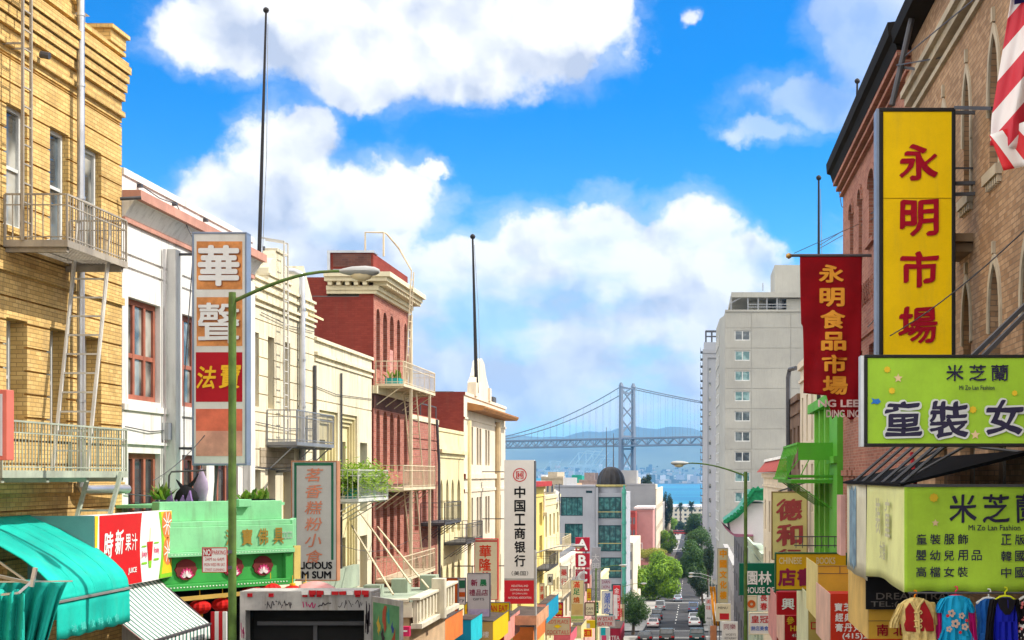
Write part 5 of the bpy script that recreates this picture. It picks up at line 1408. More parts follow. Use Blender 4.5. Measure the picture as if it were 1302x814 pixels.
camsign('lightbox_sign', 'small grey lightbox with plum and green characters in front of the yellow dinner sign', 594, 729, 623, 785, 62, lsg, steel_dark, 0.6, 0.3, [('新', 603, 741, 8.5, brl, dict(bold=0.02)), ('晨', 614.5, 741, 8.5, grl, dict(bold=0.02)), ('禮品店', 608.5, 753.5, 8, brl, dict(w_=24, bold=0.01)), ('GIFTS', 608.5, 762, 3, ltr, dict(w_=14)), ('Gift Center', 608.5, 779, 4, lil, dict(w_=24))], panels=[(595, 774.5, 622.4, 784, M('lilac_pale', (0.52, 0.47, 0.66, 1), 0.6))])
yel = M('dinner_yellow', (0.75, 0.52, 0.01, 1), 0.5, 0.06)
camsign('dinner_sign', 'yellow all you can eat sign with red letters and a 5.99 price', 590, 766, 648, 790, 66, yel, steel_dark, 0.5, 0.25, [('ALL YOU', 606, 773.5, 8, hr, dict(w_=26, bold=0.02)), ('CAN EAT', 632, 773.5, 8, hr, dict(w_=27, bold=0.02)), ('DINNER', 606, 784.5, 7, ltr, dict(w_=26)), ('$ 5.99', 635, 784.5, 7.5, hr, dict(w_=21, bold=0.02))])
# awnings at the foot of the left row
def awning_box(label, px0, pyt, px1, pyb, Y, dep, mat, out=None, group='shop awnings in the left row', mat2=None, txt=None):
    a, b = P(px0, pyt, Y), P(px1, pyb, Y)
    r = thing('shop_awning', label, 'awning', ((a.x+b.x)/2, Y+dep/2, b.z), group)
    h = a.z-b.z
    mb_ = MB(mat); mb_.box(a.x, b.x-0.02, Y, Y+0.03, b.z, a.z); part('front_face', mb_, r)
    mb_ = MB(mat2 or mat); mb_.hexa([Vector((b.x-0.018, Y, b.z-0.15)), Vector((b.x, Y, b.z-0.15)), Vector((b.x, Y+dep, b.z-0.15)), Vector((b.x-0.018, Y+dep, b.z-0.15)), Vector((b.x-0.018, Y, a.z)), Vector((b.x, Y, a.z)), Vector((b.x, Y+dep, a.z)), Vector((b.x-0.018, Y+dep, a.z))]); part('street_face', mb_, r)
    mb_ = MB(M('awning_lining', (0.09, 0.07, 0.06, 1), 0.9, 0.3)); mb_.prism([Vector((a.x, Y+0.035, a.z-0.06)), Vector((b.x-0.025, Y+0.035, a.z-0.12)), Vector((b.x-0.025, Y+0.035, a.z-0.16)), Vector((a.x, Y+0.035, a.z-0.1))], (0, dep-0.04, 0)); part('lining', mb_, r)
    if txt or h > 0.5:
        mb_ = MB(steel_dark); mb_.bar((a.x, Y-0.01, a.z), (b.x, Y-0.01, a.z), 0.03); mb_.bar((b.x+0.01, Y, a.z), (b.x+0.01, Y+dep, a.z), 0.03); part('frame_bar', mb_, r)
    if txt:
        mb_ = MB(white_l); letter(mb_, camplane(Y), txt, (a.x+b.x)/2, b.z+h*0.35, h*0.3, maxw=(b.x-a.x)*0.8, d=-0.01); part('lettering', mb_, r)
    return r
awning_box('orange shop awning beside the lavender banner', 545, 787, 566, 816, 52, 4, M('awning_orange', (0.70, 0.20, 0.05, 1), 0.6), txt='茶')
awning_box('dark red shop awning under the cream canopy', 527, 796, 546, 816, 50, 3, M('awning_darkred', (0.3, 0.02, 0.02, 1), 0.6))
camsign('banner', 'lavender shop banner beside the orange awning', 566, 785, 576, 816, 54, lil, None, 0, 0.1, [('新', 571, 792, 6, hr, {}), ('花', 571, 804, 7, yel, {})])
awning_box('bright blue shop awning under the bakery signs', 577, 788, 599, 816, 57, 3, M('awning_blue', (0.01, 0.28, 0.45, 1), 0.6), mat2=M('awning_cyan', (0.02, 0.5, 0.6, 1), 0.6))
awning_box('tan awning with a yellow street side under the dinner sign', 600, 790, 627, 816, 61, 5, M('awning_tan', (0.50, 0.33, 0.11, 1), 0.7), mat2=yel, txt='酒樓')
awning_box('red awning with a pink street side right of the dinner sign', 628, 790, 641, 816, 66, 6, M('awning_red', (0.5, 0.03, 0.03, 1), 0.6), mat2=M('awning_pink', (0.7, 0.3, 0.25, 1), 0.6))
awning_box('weathered peach awning below the white bank sign', 641, 783, 682, 795, 70, 6, M('awning_peach', (0.62, 0.33, 0.19, 1), 0.7, 0.3), mat2=M('awning_peach', (0.62, 0.33, 0.19, 1), 0.7))
awning_box('orange awning farther along below the bank sign', 652, 797, 678, 816, 74, 6, M('awning_orange', (0.70, 0.20, 0.05, 1), 0.6))
awning_box('pink and blue awning squeezed beside the grey lamp post', 683, 768, 695, 790, 90, 8, M('awning_pink', (0.7, 0.3, 0.25, 1), 0.6), mat2=M('awning_blue', (0.01, 0.28, 0.45, 1), 0.6))
# farther signs
rp = M('sign_faded_tan', (0.55, 0.46, 0.33, 1), 0.6, 0.12)
rps = camsign('cocktail_sign', 'tan cocktail bar sign with faded red lettering and a yellow emblem', 693, 785, 725, 808, 100, rp, redl, 0.5, 0.3, [("RED'S PLACE", 709, 790.5, 5, redl, dict(w_=27)), ('COCKTAILS', 709, 804, 5, redl, dict(w_=28))])
mb = MB(yel); c = P(709, 796.5, 100); mb.poly([(c.x-0.28, 99.98, c.z), (c.x, 99.98, c.z-0.14), (c.x+0.28, 99.98, c.z), (c.x, 99.98, c.z+0.14)]); part('emblem', mb, rps)
awning_box('pink awning under the tan cocktail sign', 704, 806, 725, 818, 103, 6, M('awning_rose', (0.65, 0.13, 0.18, 1), 0.6))
abr = M('letter_sign_red', (0.38, 0.015, 0.035, 1), 0.5, 0.1)
ab = thing('letter_sign', 'vertical sign of three red boxes with the white letters A B C', 'sign', P(740, 742, 135))
for i, ch in enumerate('ABC'):
    x0, x1, z1, z0 = Xp(731.5, 135), Xp(749.5, 135), Zp(683.5+20.3*i, 135), Zp(701.5+20.3*i, 135)
    mb = MB(abr); mb.box(x0, x1, 135, 135.5, z0, z1); bx = part('box', mb, ab, bev=0.02); mb = MB(white_l); letter(mb, camplane(135), ch, (x0+x1)/2, (z0+z1)/2, (z1-z0)*0.78, d=-0.03, bold=0.03); part('letter', mb, bx)
mb = MB(steel_dark); mb.bar(P(745, 683, 135.25), P(745, 752, 135.25), 0.12); mb.bar(P(740, 700, 135.3), (XL, 135.3, Zp(700, 135.3)), 0.08); part('bracket', mb, ab)
camsign('restaurant_sign', 'cream restaurant sign with coloured characters and a pale dish picture below the letter sign', 725.5, 737.5, 742.5, 792, 118, M('sign_straw', (0.68, 0.58, 0.33, 1), 0.55, 0.1), steel, 0.5, 0.3, [('滿', 733, 743.5, 8.5, hr, dict(bold=0.02)), ('足', 733, 752.5, 8, grl, dict(bold=0.02)), ('燒', 733, 763, 8, sbk, dict(bold=0.02)), ('Welcome', 734, 789, 2.6, grl, dict(w_=14))], panels=[(727, 768, 741, 782, M('sign_picture', (0.62, 0.42, 0.16, 1), 0.6)), (726.2, 783.5, 741.8, 787, M('lime_print', (0.35, 0.55, 0.12, 1), 0.6))])
camsign('vertical_sign', 'tall grey vertical sign with pale outlined characters right of the letter sign', 752, 696, 763.5, 764, 140, M('sign_dim_grey', (0.30, 0.30, 0.32, 1), 0.6, 0.15), steel, 0.6, 0.4, [('大明星戲院', 757.5, 709, 9, lsg, dict(bot=755, w_=9))])
camsign('pale_sign', 'pale sign with plum lettering above the blue character sign', 764, 736.5, 777.5, 750, 150, M('sign_lavender', (0.55, 0.50, 0.55, 1), 0.6), steel, 0.4, 0.3, [('DIAN', 770.5, 740, 4, brl, dict(w_=10)), ('XIN', 770.5, 746.5, 4, brl, dict(w_=9))])
camsign('pale_sign', 'white sign with blue characters above the theater sign', 765, 752, 779, 781, 148, lp_, steel, 0.4, 0.3, [('湖南小吃', 772, 757.5, 7, M('blue_letters', (0.02, 0.10, 0.5, 1), 0.5), dict(bot=777, w_=7.5, bold=0.015))])
camsign('theater_sign', 'white theater sign with red capitals behind the olive lamp post', 752, 783, 782, 797, 130, M('sign_pinkwhite', (0.62, 0.52, 0.50, 1), 0.55), steel, 0.4, 0.3, [('NEW STAR', 766, 787, 4.6, redl, dict(w_=27, bold=0.01)), ('THEATER', 766, 793.3, 4.6, redl, dict(w_=26, bold=0.01))])
camsign('vertical_sign', 'red vertical sign with white characters in front of the dark tree', 779.5, 745, 788.5, 788, 158, M('sign_scarlet', (0.6, 0.03, 0.04, 1), 0.55), None, 0, 0.4, [('金門飯店', 784, 751, 7, white_l, dict(bot=780))], panels=[(780, 756, 785, 787, lp_)])
camsign('pale_sign', 'small cream sign with tiny lettering right of the restaurant sign', 743.5, 766, 756.5, 783, 126, crm, M('brown_wood', (0.13, 0.06, 0.04, 1), 0.7), 1.2, 0.4, [('CAFE', 750, 774, 3.5, ltr, dict(w_=9)), ('OPEN', 750, 779, 2.5, ltr, dict(w_=8))])
camsign('red_sign', 'small red and yellow sign at the foot of the restaurant sign', 739, 800, 752.5, 810, 122, hr, yel, 0.6, 0.3, [('大喜', 745.5, 805, 6, yel, dict(w_=10))])
camsign('poster', 'colourful cyan and magenta poster below the theater sign', 762, 798, 775, 816, 132, lp_, None, 0, 0.2, panels=[(764, 798, 770, 808, M('awning_cyan', (0.02, 0.5, 0.6, 1), 0.6)), (765, 808, 771, 815, M('pink_letters', (0.75, 0.08, 0.2, 1), 0.5))])
awning_box('deep red awning beside the colourful poster', 776, 799, 789, 818, 138, 8, M('awning_maroon', (0.36, 0.02, 0.05, 1), 0.6), txt='TEA')
awning_box('yellow awning between the two lower signs', 727, 795, 739, 812, 119, 6, M('awning_cream', (0.72, 0.6, 0.3, 1), 0.6))
camsign('round_sign', 'yellow and white sign below the small cream sign', 743, 789, 758, 799, 128, yel, None, 0, 0.3, panels=[(744, 793, 750, 798.5, lp_)])
# ================================================================ RIGHT SIDE OF THE STREET
tbrick = M('tan_brick', (0.4, 0.27, 0.18, 1), 0.85, 0.22, 0.6, bump=0.6, streak=0.18, brick=((0.48, 0.305, 0.18, 1), (0.31, 0.18, 0.10, 1), (0.24, 0.17, 0.115, 1), 0.22, 0.075))
sbrick = M('salmon_brick', (0.4, 0.2, 0.15, 1), 0.85, 0.18, 0.6, bump=0.55, streak=0.1, brick=((0.42, 0.18, 0.125, 1), (0.28, 0.10, 0.07, 1), (0.36, 0.25, 0.19, 1), 0.22, 0.075))
stone = M('pale_stone', (0.47, 0.40, 0.30, 1), 0.85, 0.2, 1.5, bump=0.2, streak=0.2)
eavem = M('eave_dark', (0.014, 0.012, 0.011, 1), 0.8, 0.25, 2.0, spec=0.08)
TB0, TB1 = 14.0, 28.6
tw_ = [(15.5, 16.2), (17.6, 18.35), (20.4, 21.1), (22.5, 23.1), (24.55, 25.2), (26.4, 27.0)]
twl = [(15.5, 16.3), (18.3, 19.0), (20.35, 21.1), (22.5, 23.15), (24.4, 25.0)]
rects = [(TB0, TB1, 6.85, 6.95, -0.06, {'mat': stone}), (TB0, TB1, 7.05, 7.2, -0.14, {'mat': stone}), (TB0, TB1, 7.2, 7.32, -0.22, {'mat': stone}), (TB0, TB1, 7.45, 7.6, -0.12), (TB0, TB1, 0.75, 0.95, -0.08, {'mat': stone})]
rects += win_rects(tw_, 4.25, 6.15, 0.3)+win_rects(twl, 1.2, 2.95, 0.3)+win_rects([(17.2, 18.6), (20, 21.2), (22.2, 23.4), (24.6, 25.8)], -0.6, 0.5, 0.25)
def tx(mb):
    for u_ in tw_: arch(mb, RP, u_[0], u_[1], 6.15, 0.75, 0.3, 'gothic')
    for u_ in twl: arch(mb, RP, u_[0], u_[1], 2.95, 0.65, 0.3, 'gothic')
    mb.m(stone)
    for u_ in tw_:
        hood(mb, RP, u_[0], u_[1], 6.15, 0.75, 0.11, 0.03, leg=0.35); pbox(mb, RP, (u_[0]+u_[1])/2-0.05, (u_[0]+u_[1])/2+0.05, 6.3, 6.5, -0.045, 0)
        pbox(mb, RP, u_[0]-0.15, u_[1]+0.15, 4.10, 4.245, -0.09, 0.1)
        for k in range(6): pbox(mb, RP, u_[0]-0.12+0.15*k, u_[0]-0.05+0.15*k, 4.0, 4.095, -0.06, 0)
        pbox(mb, RP, u_[0]-0.12, u_[0]-0.012, 4.25, 5.05, -0.03, 0.0)
    for u_ in twl: hood(mb, RP, u_[0], u_[1], 2.95, 0.65, 0.11, 0.03, leg=0.3); pbox(mb, RP, (u_[0]+u_[1])/2-0.05, (u_[0]+u_[1])/2+0.05, 3.08, 3.25, -0.045, 0)
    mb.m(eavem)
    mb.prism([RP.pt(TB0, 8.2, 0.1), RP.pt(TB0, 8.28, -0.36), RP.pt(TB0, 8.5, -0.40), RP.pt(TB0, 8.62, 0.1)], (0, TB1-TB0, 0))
tb = facade('brick_building', 'tan brick building with pointed gothic windows behind the yellow and green signs', RP, TB0, TB1, 8.25, tbrick, rects, extra=tx)
wbr = M('window_brown', (0.16, 0.11, 0.07, 1), 0.7, 0.2)
dusk = Mglass('glass_dusty', (0.03, 0.024, 0.018, 1), 0.3, (0.09, 0.065, 0.04, 1))
for u_ in tw_: window(tb, RP, u_[0], u_[1], 4.25, 6.15, 0.26, wbr, dusk, 1, 4, 0.04)
for u_ in twl: window(tb, RP, u_[0], u_[1], 1.2, 2.95, 0.26, wbr, dusk, 1, 4, 0.04)
for u_ in [(17.2, 18.6), (20, 21.2), (22.2, 23.4), (24.6, 25.8)]: window(tb, RP, u_[0], u_[1], -0.6, 0.5, 0.2, wbr, glass_c, 2, 1, 0.05)
mb = MB(M('balcony_wood', (0.25, 0.17, 0.10, 1), 0.8, 0.25)); pbox(mb, RP, 22.3, 23.6, 3.5, 3.62, -0.42, 0); pbox(mb, RP, 22.4, 23.5, 3.36, 3.49, -0.25, 0); bl = part('ledge', mb, tb)
mb = MB(steel_dark); mb.bar(RP.pt(22.35, 4.6, -0.4), RP.pt(22.35, 4.6, 0), 0.025); mb.bar(RP.pt(22.35, 4.35, -0.4), RP.pt(22.35, 4.35, 0), 0.02); mb.bar(RP.pt(22.35, 3.6, -0.4), RP.pt(22.35, 4.6, -0.4), 0.025); mb.bar(RP.pt(22.35, 4.6, -0.4), RP.pt(23.5, 4.6, -0.4), 0.025); part('rail', mb, bl)
mb = MB(steel_dark)
mb.tube([P(1168, -14, 27.0), P(1151, 60, 27.0), P(1134, 134, 27.0)], 0.055, 8); mb.bar(P(1150, 86, 27.0), P(1212, 94, 25.8), 0.05); mb.bar(P(1215, 137, 22), P(1262, 138, 20.8), 0.05); mb.bar(P(1150, 72, 27), P(1262, -20, 20), 0.015); mb.bar(P(1140, 83, 27), P(1205, 72, 24.8), 0.02)
part('iron_bracket', mb, tb)
# salmon brick building beyond
SB0, SB1 = 28.6, 41.6
sw = [(29.6, 30.7), (31.9, 33.2), (34.2, 35.5), (36.9, 37.7), (38.9, 39.75)]
rects = [(SB0, SB1, 7.75, 7.82, -0.1), (SB0, SB1, 7.9, 7.98, -0.2), (SB0, SB1, 8.05, 8.15, -0.28), (SB0, SB1, 3.35, 3.45, -0.06), (SB0, SB1, 0.0, 0.15, -0.06)]
rects += win_rects(sw, 5.5, 7.15, 0.28)+win_rects(sw, 1.4, 3.1, 0.28)
k = SB0+0.2
while k < SB1-0.3:
    for j in range(4): rects.append((k+0.06*j, k+0.06*j+0.09, 4.55-0.13*j, 4.67-0.13*j, -0.05))
    k += 0.34
rects += win_rects([(38.5, 38.95), (39.6, 40.05)], -0.75, 0.25, 0.2)
def sx_(mb):
    for u_ in sw: arch(mb, RP, u_[0], u_[1], 7.15, 0.35, 0.28, 'round')
    for u_ in [(38.5, 38.95), (39.6, 40.05)]: arch(mb, RP, u_[0], u_[1], 0.25, 0.35, 0.2, 'gothic')
    for u_ in sw: hood(mb, RP, u_[0], u_[1], 7.15, 0.35, 0.09, 0.05, 'round'); pbox(mb, RP, u_[0]-0.1, u_[1]+0.1, 5.38, 5.49, -0.1, 0)
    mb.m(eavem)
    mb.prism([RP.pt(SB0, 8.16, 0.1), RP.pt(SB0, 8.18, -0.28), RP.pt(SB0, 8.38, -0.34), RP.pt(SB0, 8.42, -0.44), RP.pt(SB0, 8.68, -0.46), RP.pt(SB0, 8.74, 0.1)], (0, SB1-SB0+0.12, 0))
sbb = facade('brick_building', 'salmon brick building with round arched windows and a heavy black eave', RP, SB0, SB1, 8.3, sbrick, rects, extra=sx_)
for u_ in sw: window(sbb, RP, u_[0], u_[1], 5.5, 7.15, 0.24, wbr, dusk, 1, 2, 0.05); window(sbb, RP, u_[0], u_[1], 1.4, 3.1, 0.24, frame_grey, glass_b, 1, 2, 0.06)
for u_ in [(38.5, 38.95), (39.6, 40.05)]: window(sbb, RP, u_[0], u_[1], -0.75, 0.25, 0.17, wbr, glass_d, 1, 1, 0.03)
mb = MB(steel_dark)
mb.tube([P(1069, 225, 41.7), P(1067, 245, 41.8), P(1070, 262, 41.7), P(1076, 268, 41.2)], 0.012, 5)
for (a, b) in (((1042, 312), (1113, 268)), ((1042, 316), (1113, 276))): mb.tube([P(a[0], a[1], 52), P(b[0], b[1], 34.5)], 0.012, 5)
part('cable', mb, sbb)
flagpole('black ball topped pole just showing above the heavy black eave', (4.6, 42.2, 8.0), (Xp(1090, 42), 42, Zp(106, 42)), 0.06)
flagpole('dark flagpole standing behind the red banner', (Xp(1041, 50.5), 50.5, 2.0), (Xp(1041, 50.5), 50.5, Zp(229, 50.5)), 0.07)
# green building with fire escape
grp = M('bright_green_paint', (0.10, 0.40, 0.035, 1), 0.6, 0.14, 1.0, streak=0.1); grp2 = M('lime_green_paint', (0.22, 0.52, 0.08, 1), 0.6, 0.12)
GB0, GB1 = 41.6, 51.2
rects = [(GB0, GB0+2.3, -8, 2.4, -0.16), (GB0, GB1, 2.1, 2.4, -0.25)]
gwv = [(44.2, 45.6), (46.2, 47.6), (48.2, 49.4)]
for (a, b) in ((-2.4, -0.5), (-6, -3.2), (0.3, 1.9)): rects += win_rects(gwv, a, b, 0.3)
for u_ in (43.95, 45.85, 47.85, 49.7): rects.append((u_, u_+0.28, -8, 2.1, -0.12, {'mat': grp2}))
rects += [(GB0, GB0+2.3, 0.35, 0.55, -0.26), (GB0, GB1, -2.9, -2.75, -0.2)]
gb = facade('green_building', 'bright green painted building with pilasters and a fire escape', RP, GB0, GB1, 2.4, grp, rects)
for u_ in gwv:
    for (a, b) in ((-2.4, -0.5), (-6, -3.2), (0.3, 1.9)): window(gb, RP, u_[0], u_[1], a, b, 0.26, grp, glass_d, 2, 2, 0.07)
mb = MB(grp)
mb.box(2.85, 4.18, 43.0, 49.6, -0.22, -0.12); mb.box(2.78, 4.18, 42.95, 43.05, -0.06, 0.0)
for k in range(5):
    y = 43.2+1.5*k; mb.bar((2.95, y, -0.2), (4.05, y, -0.95), 0.035)
bo = part('balcony', mb, gb)
mb = MB(grp); mb.box(3.05, 4.08, 42.9, 42.96, 0.45, 0.95)
for k in range(11):
    y = 43.0+0.65*k; mb.bar((2.72, y, -0.12), (3.05, y, 0.93), 0.03, 0.03)
mb.bar((3.05, 42.95, 0.93), (3.05, 49.6, 0.93), 0.06); mb.bar((2.72, 42.95, -0.08), (2.72, 49.6, -0.08), 0.06); mb.bar((2.72, 42.95, 0.0), (4.18, 42.95, 0.0), 0.05)
for k in range(4): mb.bar((2.72+0.4*k, 42.95, 0.0), (3.05+0.3*k, 42.93, 0.45), 0.03)
part('railing', mb, bo)
mb = MB(grp2); mb.prism([(2.99, 43.1, 0.62), (3.06, 43.1, 0.9), (3.06, 49.5, 0.9), (2.99, 49.5, 0.62)], (0.015, 0, 0)); part('side_screen', mb, bo)
mb = MB(steel_dark); 
for k in range(7): mb.bar((2.9+0.18*k, 41.7, -2.02), (2.9+0.18*k, 41.7, -1.7), 0.02)
mb.bar((2.85, 41.7, -1.7), (4.2, 41.7, -1.7), 0.03); mb.bar((2.85, 41.7, -1.95), (4.2, 41.7, -1.95), 0.03); part('low_rail', mb, gb)
# buildings beyond, shady side
rc1 = simple('plaster_building', 'cream pilastered building beyond the bright green building', 51.2, 58, 4.3, cream3, 4, 3, pl=RP, ww=0.35)
rc2 = simple('brick_building', 'dark brown ornate building showing below the red banner', 58, 64.5, 3.2, M('brown_stone', (0.20, 0.13, 0.09, 1), 0.85, 0.25, 1.2), 4, 3, pl=RP)
rc3 = simple('plaster_building', 'cream building topped with a band of red roof tiles', 64.5, 88, 0.15, cream3, 3, 5, pl=RP, ww=0.3)
mb = MB(M('red_roof_tile', (0.42, 0.09, 0.07, 1), 0.8, 0.25, 3)); mb.prism([RP.pt(64.4, 0.2, -0.4), RP.pt(64.4, 0.8, 0.1), RP.pt(64.4, 0.8, 1.5), RP.pt(64.4, 0.2, 1.5)], (0, 23.5, 0)); rt = part('tile_band', mb, rc3)
mb = MB(wht); mb.prism([RP.pt(64.3, 0.8, 0.0), RP.pt(64.3, 0.95, 0.05), RP.pt(64.3, 0.95, 1.5), RP.pt(64.3, 0.8, 1.5)], (0, 23.6, 0)); part('coping', mb, rt)
mb = MB(steel_dark); mb.tube([P(1007, 720, 62), P(1002, 560, 62), P(1002, 480, 62), P(1004, 470, 62), P(1012, 468, 61)], 0.09, 6); part('conduit', mb, rc2)
rc4 = simple('plaster_building', 'pale green shop building below the upturned green tile roof', 88, 112, -4.6, M('pale_green_wall', (0.42, 0.50, 0.40, 1), 0.8, 0.2), 2, 5, pl=RP)
# upturned temple roof
pg = thing('temple_pavilion', 'white rooftop pavilion with an upturned green tile roof', 'pavilion', (3.4, 93, -4.6))
wall_w = M('pavilion_white', (0.78, 0.77, 0.80, 1), 0.8, 0.05)
def qx(px, py, dy=0): return P(px, py, 92+dy)
mb = MB(wall_w)
mb.prism([qx(927, 664), qx(930, 680), qx(958, 681), qx(958, 690), qx(975, 692), qx(975, 640), qx(955, 640), qx(946, 650), qx(938, 658)], (0, 7, 0)); part('wall', mb, pg)
tile_g = M('green_glazed_tile', (0.02, 0.26, 0.11, 1), 0.35, 0.3, 6.0)
edge_ = [(922, 664), (926, 661), (933, 656), (941, 649), (948, 640), (953, 630), (957, 624)]
lower_ = [(924, 666), (930, 663.5), (938, 658.5), (946, 651), (953, 641), (960, 636)]
mb = MB(tile_g)
mb.prism([qx(*a, -0.6) for a in edge_]+[qx(978, 622, -0.6), qx(978, 637, -0.6)]+[qx(*a, -0.6) for a in reversed(lower_)], (0, 8.5, 0))
for k in range(12):
    i = k/11*(len(edge_)-1.01); j = int(i); f_ = i-j
    px = edge_[j][0]+(edge_[j+1][0]-edge_[j][0])*f_; py = edge_[j][1]+(edge_[j+1][1]-edge_[j][1])*f_
    mb.tube([qx(px, py-0.6, -0.75), qx(px, py-0.6, 7.9)], 0.13, 8)
mb.prism([qx(957, 624, -0.7), qx(957, 619, -0.7), qx(961, 621, -0.7), qx(964, 618, -0.7), qx(967, 622, -0.7), qx(975, 620, -0.7), qx(978, 624, -0.7)], (0, 0.6, 0))
part('tile_roof', mb, pg)
mb = MB(M('plum_eave', (0.34, 0.14, 0.22, 1), 0.6, 0.2)); mb.prism([qx(919, 667, -0.5), qx(922, 672, -0.5), qx(929, 679, -0.5), qx(936, 683, -0.5), qx(958, 682, -0.5), qx(958, 680, -0.5), qx(933, 679, -0.5), qx(926, 673, -0.5)], (0, 8, 0)); part('lower_eave', mb, pg)
rc5 = simple('office_block', 'low dark office block at the foot of the beige high rise', 112, 150, -4.2, M('charcoal_wall', (0.13, 0.13, 0.14, 1), 0.8, 0.2), 3, 6, pl=RP, fcol=steel, gm=glass_b)
rc6 = simple('plaster_building', 'plain grey building next to the sunny cross street on the shady side', 150, 197, -9.0, M('grey_wall', (0.36, 0.35, 0.34, 1), 0.8, 0.2), 2, 8, pl=RP)
# high rise
beige = M('beige_concrete', (0.43, 0.42, 0.38, 1), 0.85, 0.16, 0.12, streak=0.16); beige_s = M('beige_joint', (0.42, 0.40, 0.35, 1), 0.85)
TY = 218.0
TP = camplane(TY)
hx0, hx1 = Xp(922, TY), 26.0
hr_ = thing('high_rise', 'beige concrete high rise with one column of windows behind the red banner', 'apartment tower', (14, 235, gz(TY)))
rects = []
rows = [(420+25.7*i, 433+25.7*i) for i in range(0, 10)]
for (a, b) in rows: rects.append((Xp(934, TY), Xp(954, TY), Zp(b, TY), Zp(a, TY), 0.25, {'open': True}))
for i in range(-1, 10): rects.append((hx0, hx1, Zp(417.5+25.7*i, TY), Zp(416.7+25.7*i, TY), 0.06))
rects.append((Xp(955, TY), Xp(955.8, TY), -40, Zp(398, TY), 0.06)); rects.append((Xp(1005, TY), Xp(1005.8, TY), -40, Zp(398, TY), 0.06))
rects += [(hx0, hx1, Zp(396.5, TY), Zp(394, TY), -0.2)]
for (a, b) in rows: rects.append((Xp(934, TY), Xp(954, TY), Zp(b, TY), Zp(a, TY), 0.25, {'open': True}))
mb = MB(beige)
relief(mb, TP, hx0, hx1, -45, Zp(394, TY), rects, 0.6)
mb.box(hx0, hx1, TY+0.58, TY+30, -45, Zp(394.6, TY))
mb.prism([(hx0-0.002, TY+0.05, -45), (Xp(915, TY+6), TY+6, -45), (Xp(910.5, TY+22), TY+22, -45), (hx0-0.002, TY+22, -45)], (0, 0, 45+Zp(400, TY)))
part('wall', mb, hr_)
for (a, b) in rows: window(hr_, TP, Xp(934, TY), Xp(954, TY), Zp(b, TY), Zp(a, TY), 0.2, M('window_white', (0.7, 0.7, 0.68, 1), 0.6), (glass_b, Mglass('glass_sea', (0.06, 0.16, 0.17, 1), 0.1, (0.22, 0.36, 0.36, 1)))[int(a) % 2], 2, 1, 0.14)
SP = Plane((Xp(915, TY+6), TY+6, 0), (Xp(910.5, TY+22)-Xp(915, TY+6), 16, 0), (-16, Xp(910.5, TY+22)-Xp(915, TY+6), 0))
for i in range(11):
    zt = Zp(420+25.7*i, TY)
    for a in (1.5, 6.5, 11.5): window(hr_, SP, a, a+3.4, zt-1.6, zt, -0.06, M('window_white', (0.7, 0.7, 0.68, 1), 0.6), glass_c, 2, 1, 0.12)
mb = MB(beige)
mb.box(Xp(985, TY+8), 26, TY+8, TY+20, Zp(394, TY), Zp(337, TY+8)); mb.box(Xp(930, TY+1), 26, TY+1, TY+22, Zp(377, TY), Zp(370.5, TY)); mb.box(Xp(1000, TY+2), 26, TY+2, TY+8, Zp(394, TY), Zp(378, TY))
mb.box(Xp(953, TY+4), Xp(975, TY+4), TY+6, TY+9, Zp(394, TY), Zp(377.2, TY))
ph = part('penthouse', mb, hr_)
mb = MB(steel)
for px in (929.5, 951, 964, 975, 988): mb.bar(P(px, 394.5, TY+1.5), P(px, 377, TY+1.5), 0.2)
for py in (387, 390.5): mb.bar(P(950, py, TY+1.4), P(1000, py, TY+1.4), 0.12)
mb.bar(P(970, 370, TY+5), P(970, 360, TY+5), 0.12); mb.bar(P(930, 385, TY+1.5), P(945, 377, TY+1.5), 0.15)
mb.tube([P(992, 394, TY+4), P(992, 378, TY+4)], 0.7, 10)
part('railing', mb, ph)
# grey tower behind
GY = 440.0
gt = thing('apartment_tower', 'narrow grey tower with balconies stacked up its left edge', 'apartment tower', (6, 450, gz(GY)))
gcc = M('blue_grey_concrete', (0.36, 0.37, 0.40, 1), 0.85, 0.08, 0.1)
mb = MB(gcc); x0, x1 = Xp(893.5, GY), Xp(922, GY)
relief(mb, camplane(GY), x0, x1, -45, Zp(444, GY), [(x0+1.4, x1-1.0, -40, Zp(455, GY), 0.5), (x0, x1, Zp(449, GY), Zp(444, GY), -0.3)], 0.6)
mb.box(x0, x1, GY+0.58, GY+18, -45, Zp(445, GY)); mb.box(x0+0.4, x1-0.5, GY+3, GY+15, Zp(445, GY), Zp(434, GY)); part('wall', mb, gt)
mb = MB(M('balcony_dark_grey', (0.16, 0.18, 0.21, 1), 0.8))  # one even dark grey for all the balconies
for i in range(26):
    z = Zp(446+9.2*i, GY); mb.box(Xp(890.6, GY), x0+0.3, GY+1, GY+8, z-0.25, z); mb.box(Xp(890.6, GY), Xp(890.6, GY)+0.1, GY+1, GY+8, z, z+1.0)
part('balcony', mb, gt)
mb = MB(steel_dark); 
for px in (897.5, 905, 911.5): mb.bar(P(px, 437, GY+4), P(px, 421, GY+4), 0.5)
mb.bar(P(897, 421.5, GY+4), P(913, 421.5, GY+4), 0.6); mb.bar(P(897, 428, GY+4), P(913, 428, GY+4), 0.4); part('roof_frame', mb, gt)
for i, (px, n_) in enumerate(((902, 12),)):
    for k in range(n_):
        z = Zp(474+18.4*k, GY); window(gt, camplane(GY), Xp(901, GY), Xp(904.5, GY), z, z+1.5, 0.46, gcc, glass_c, 1, 1, 0.1)

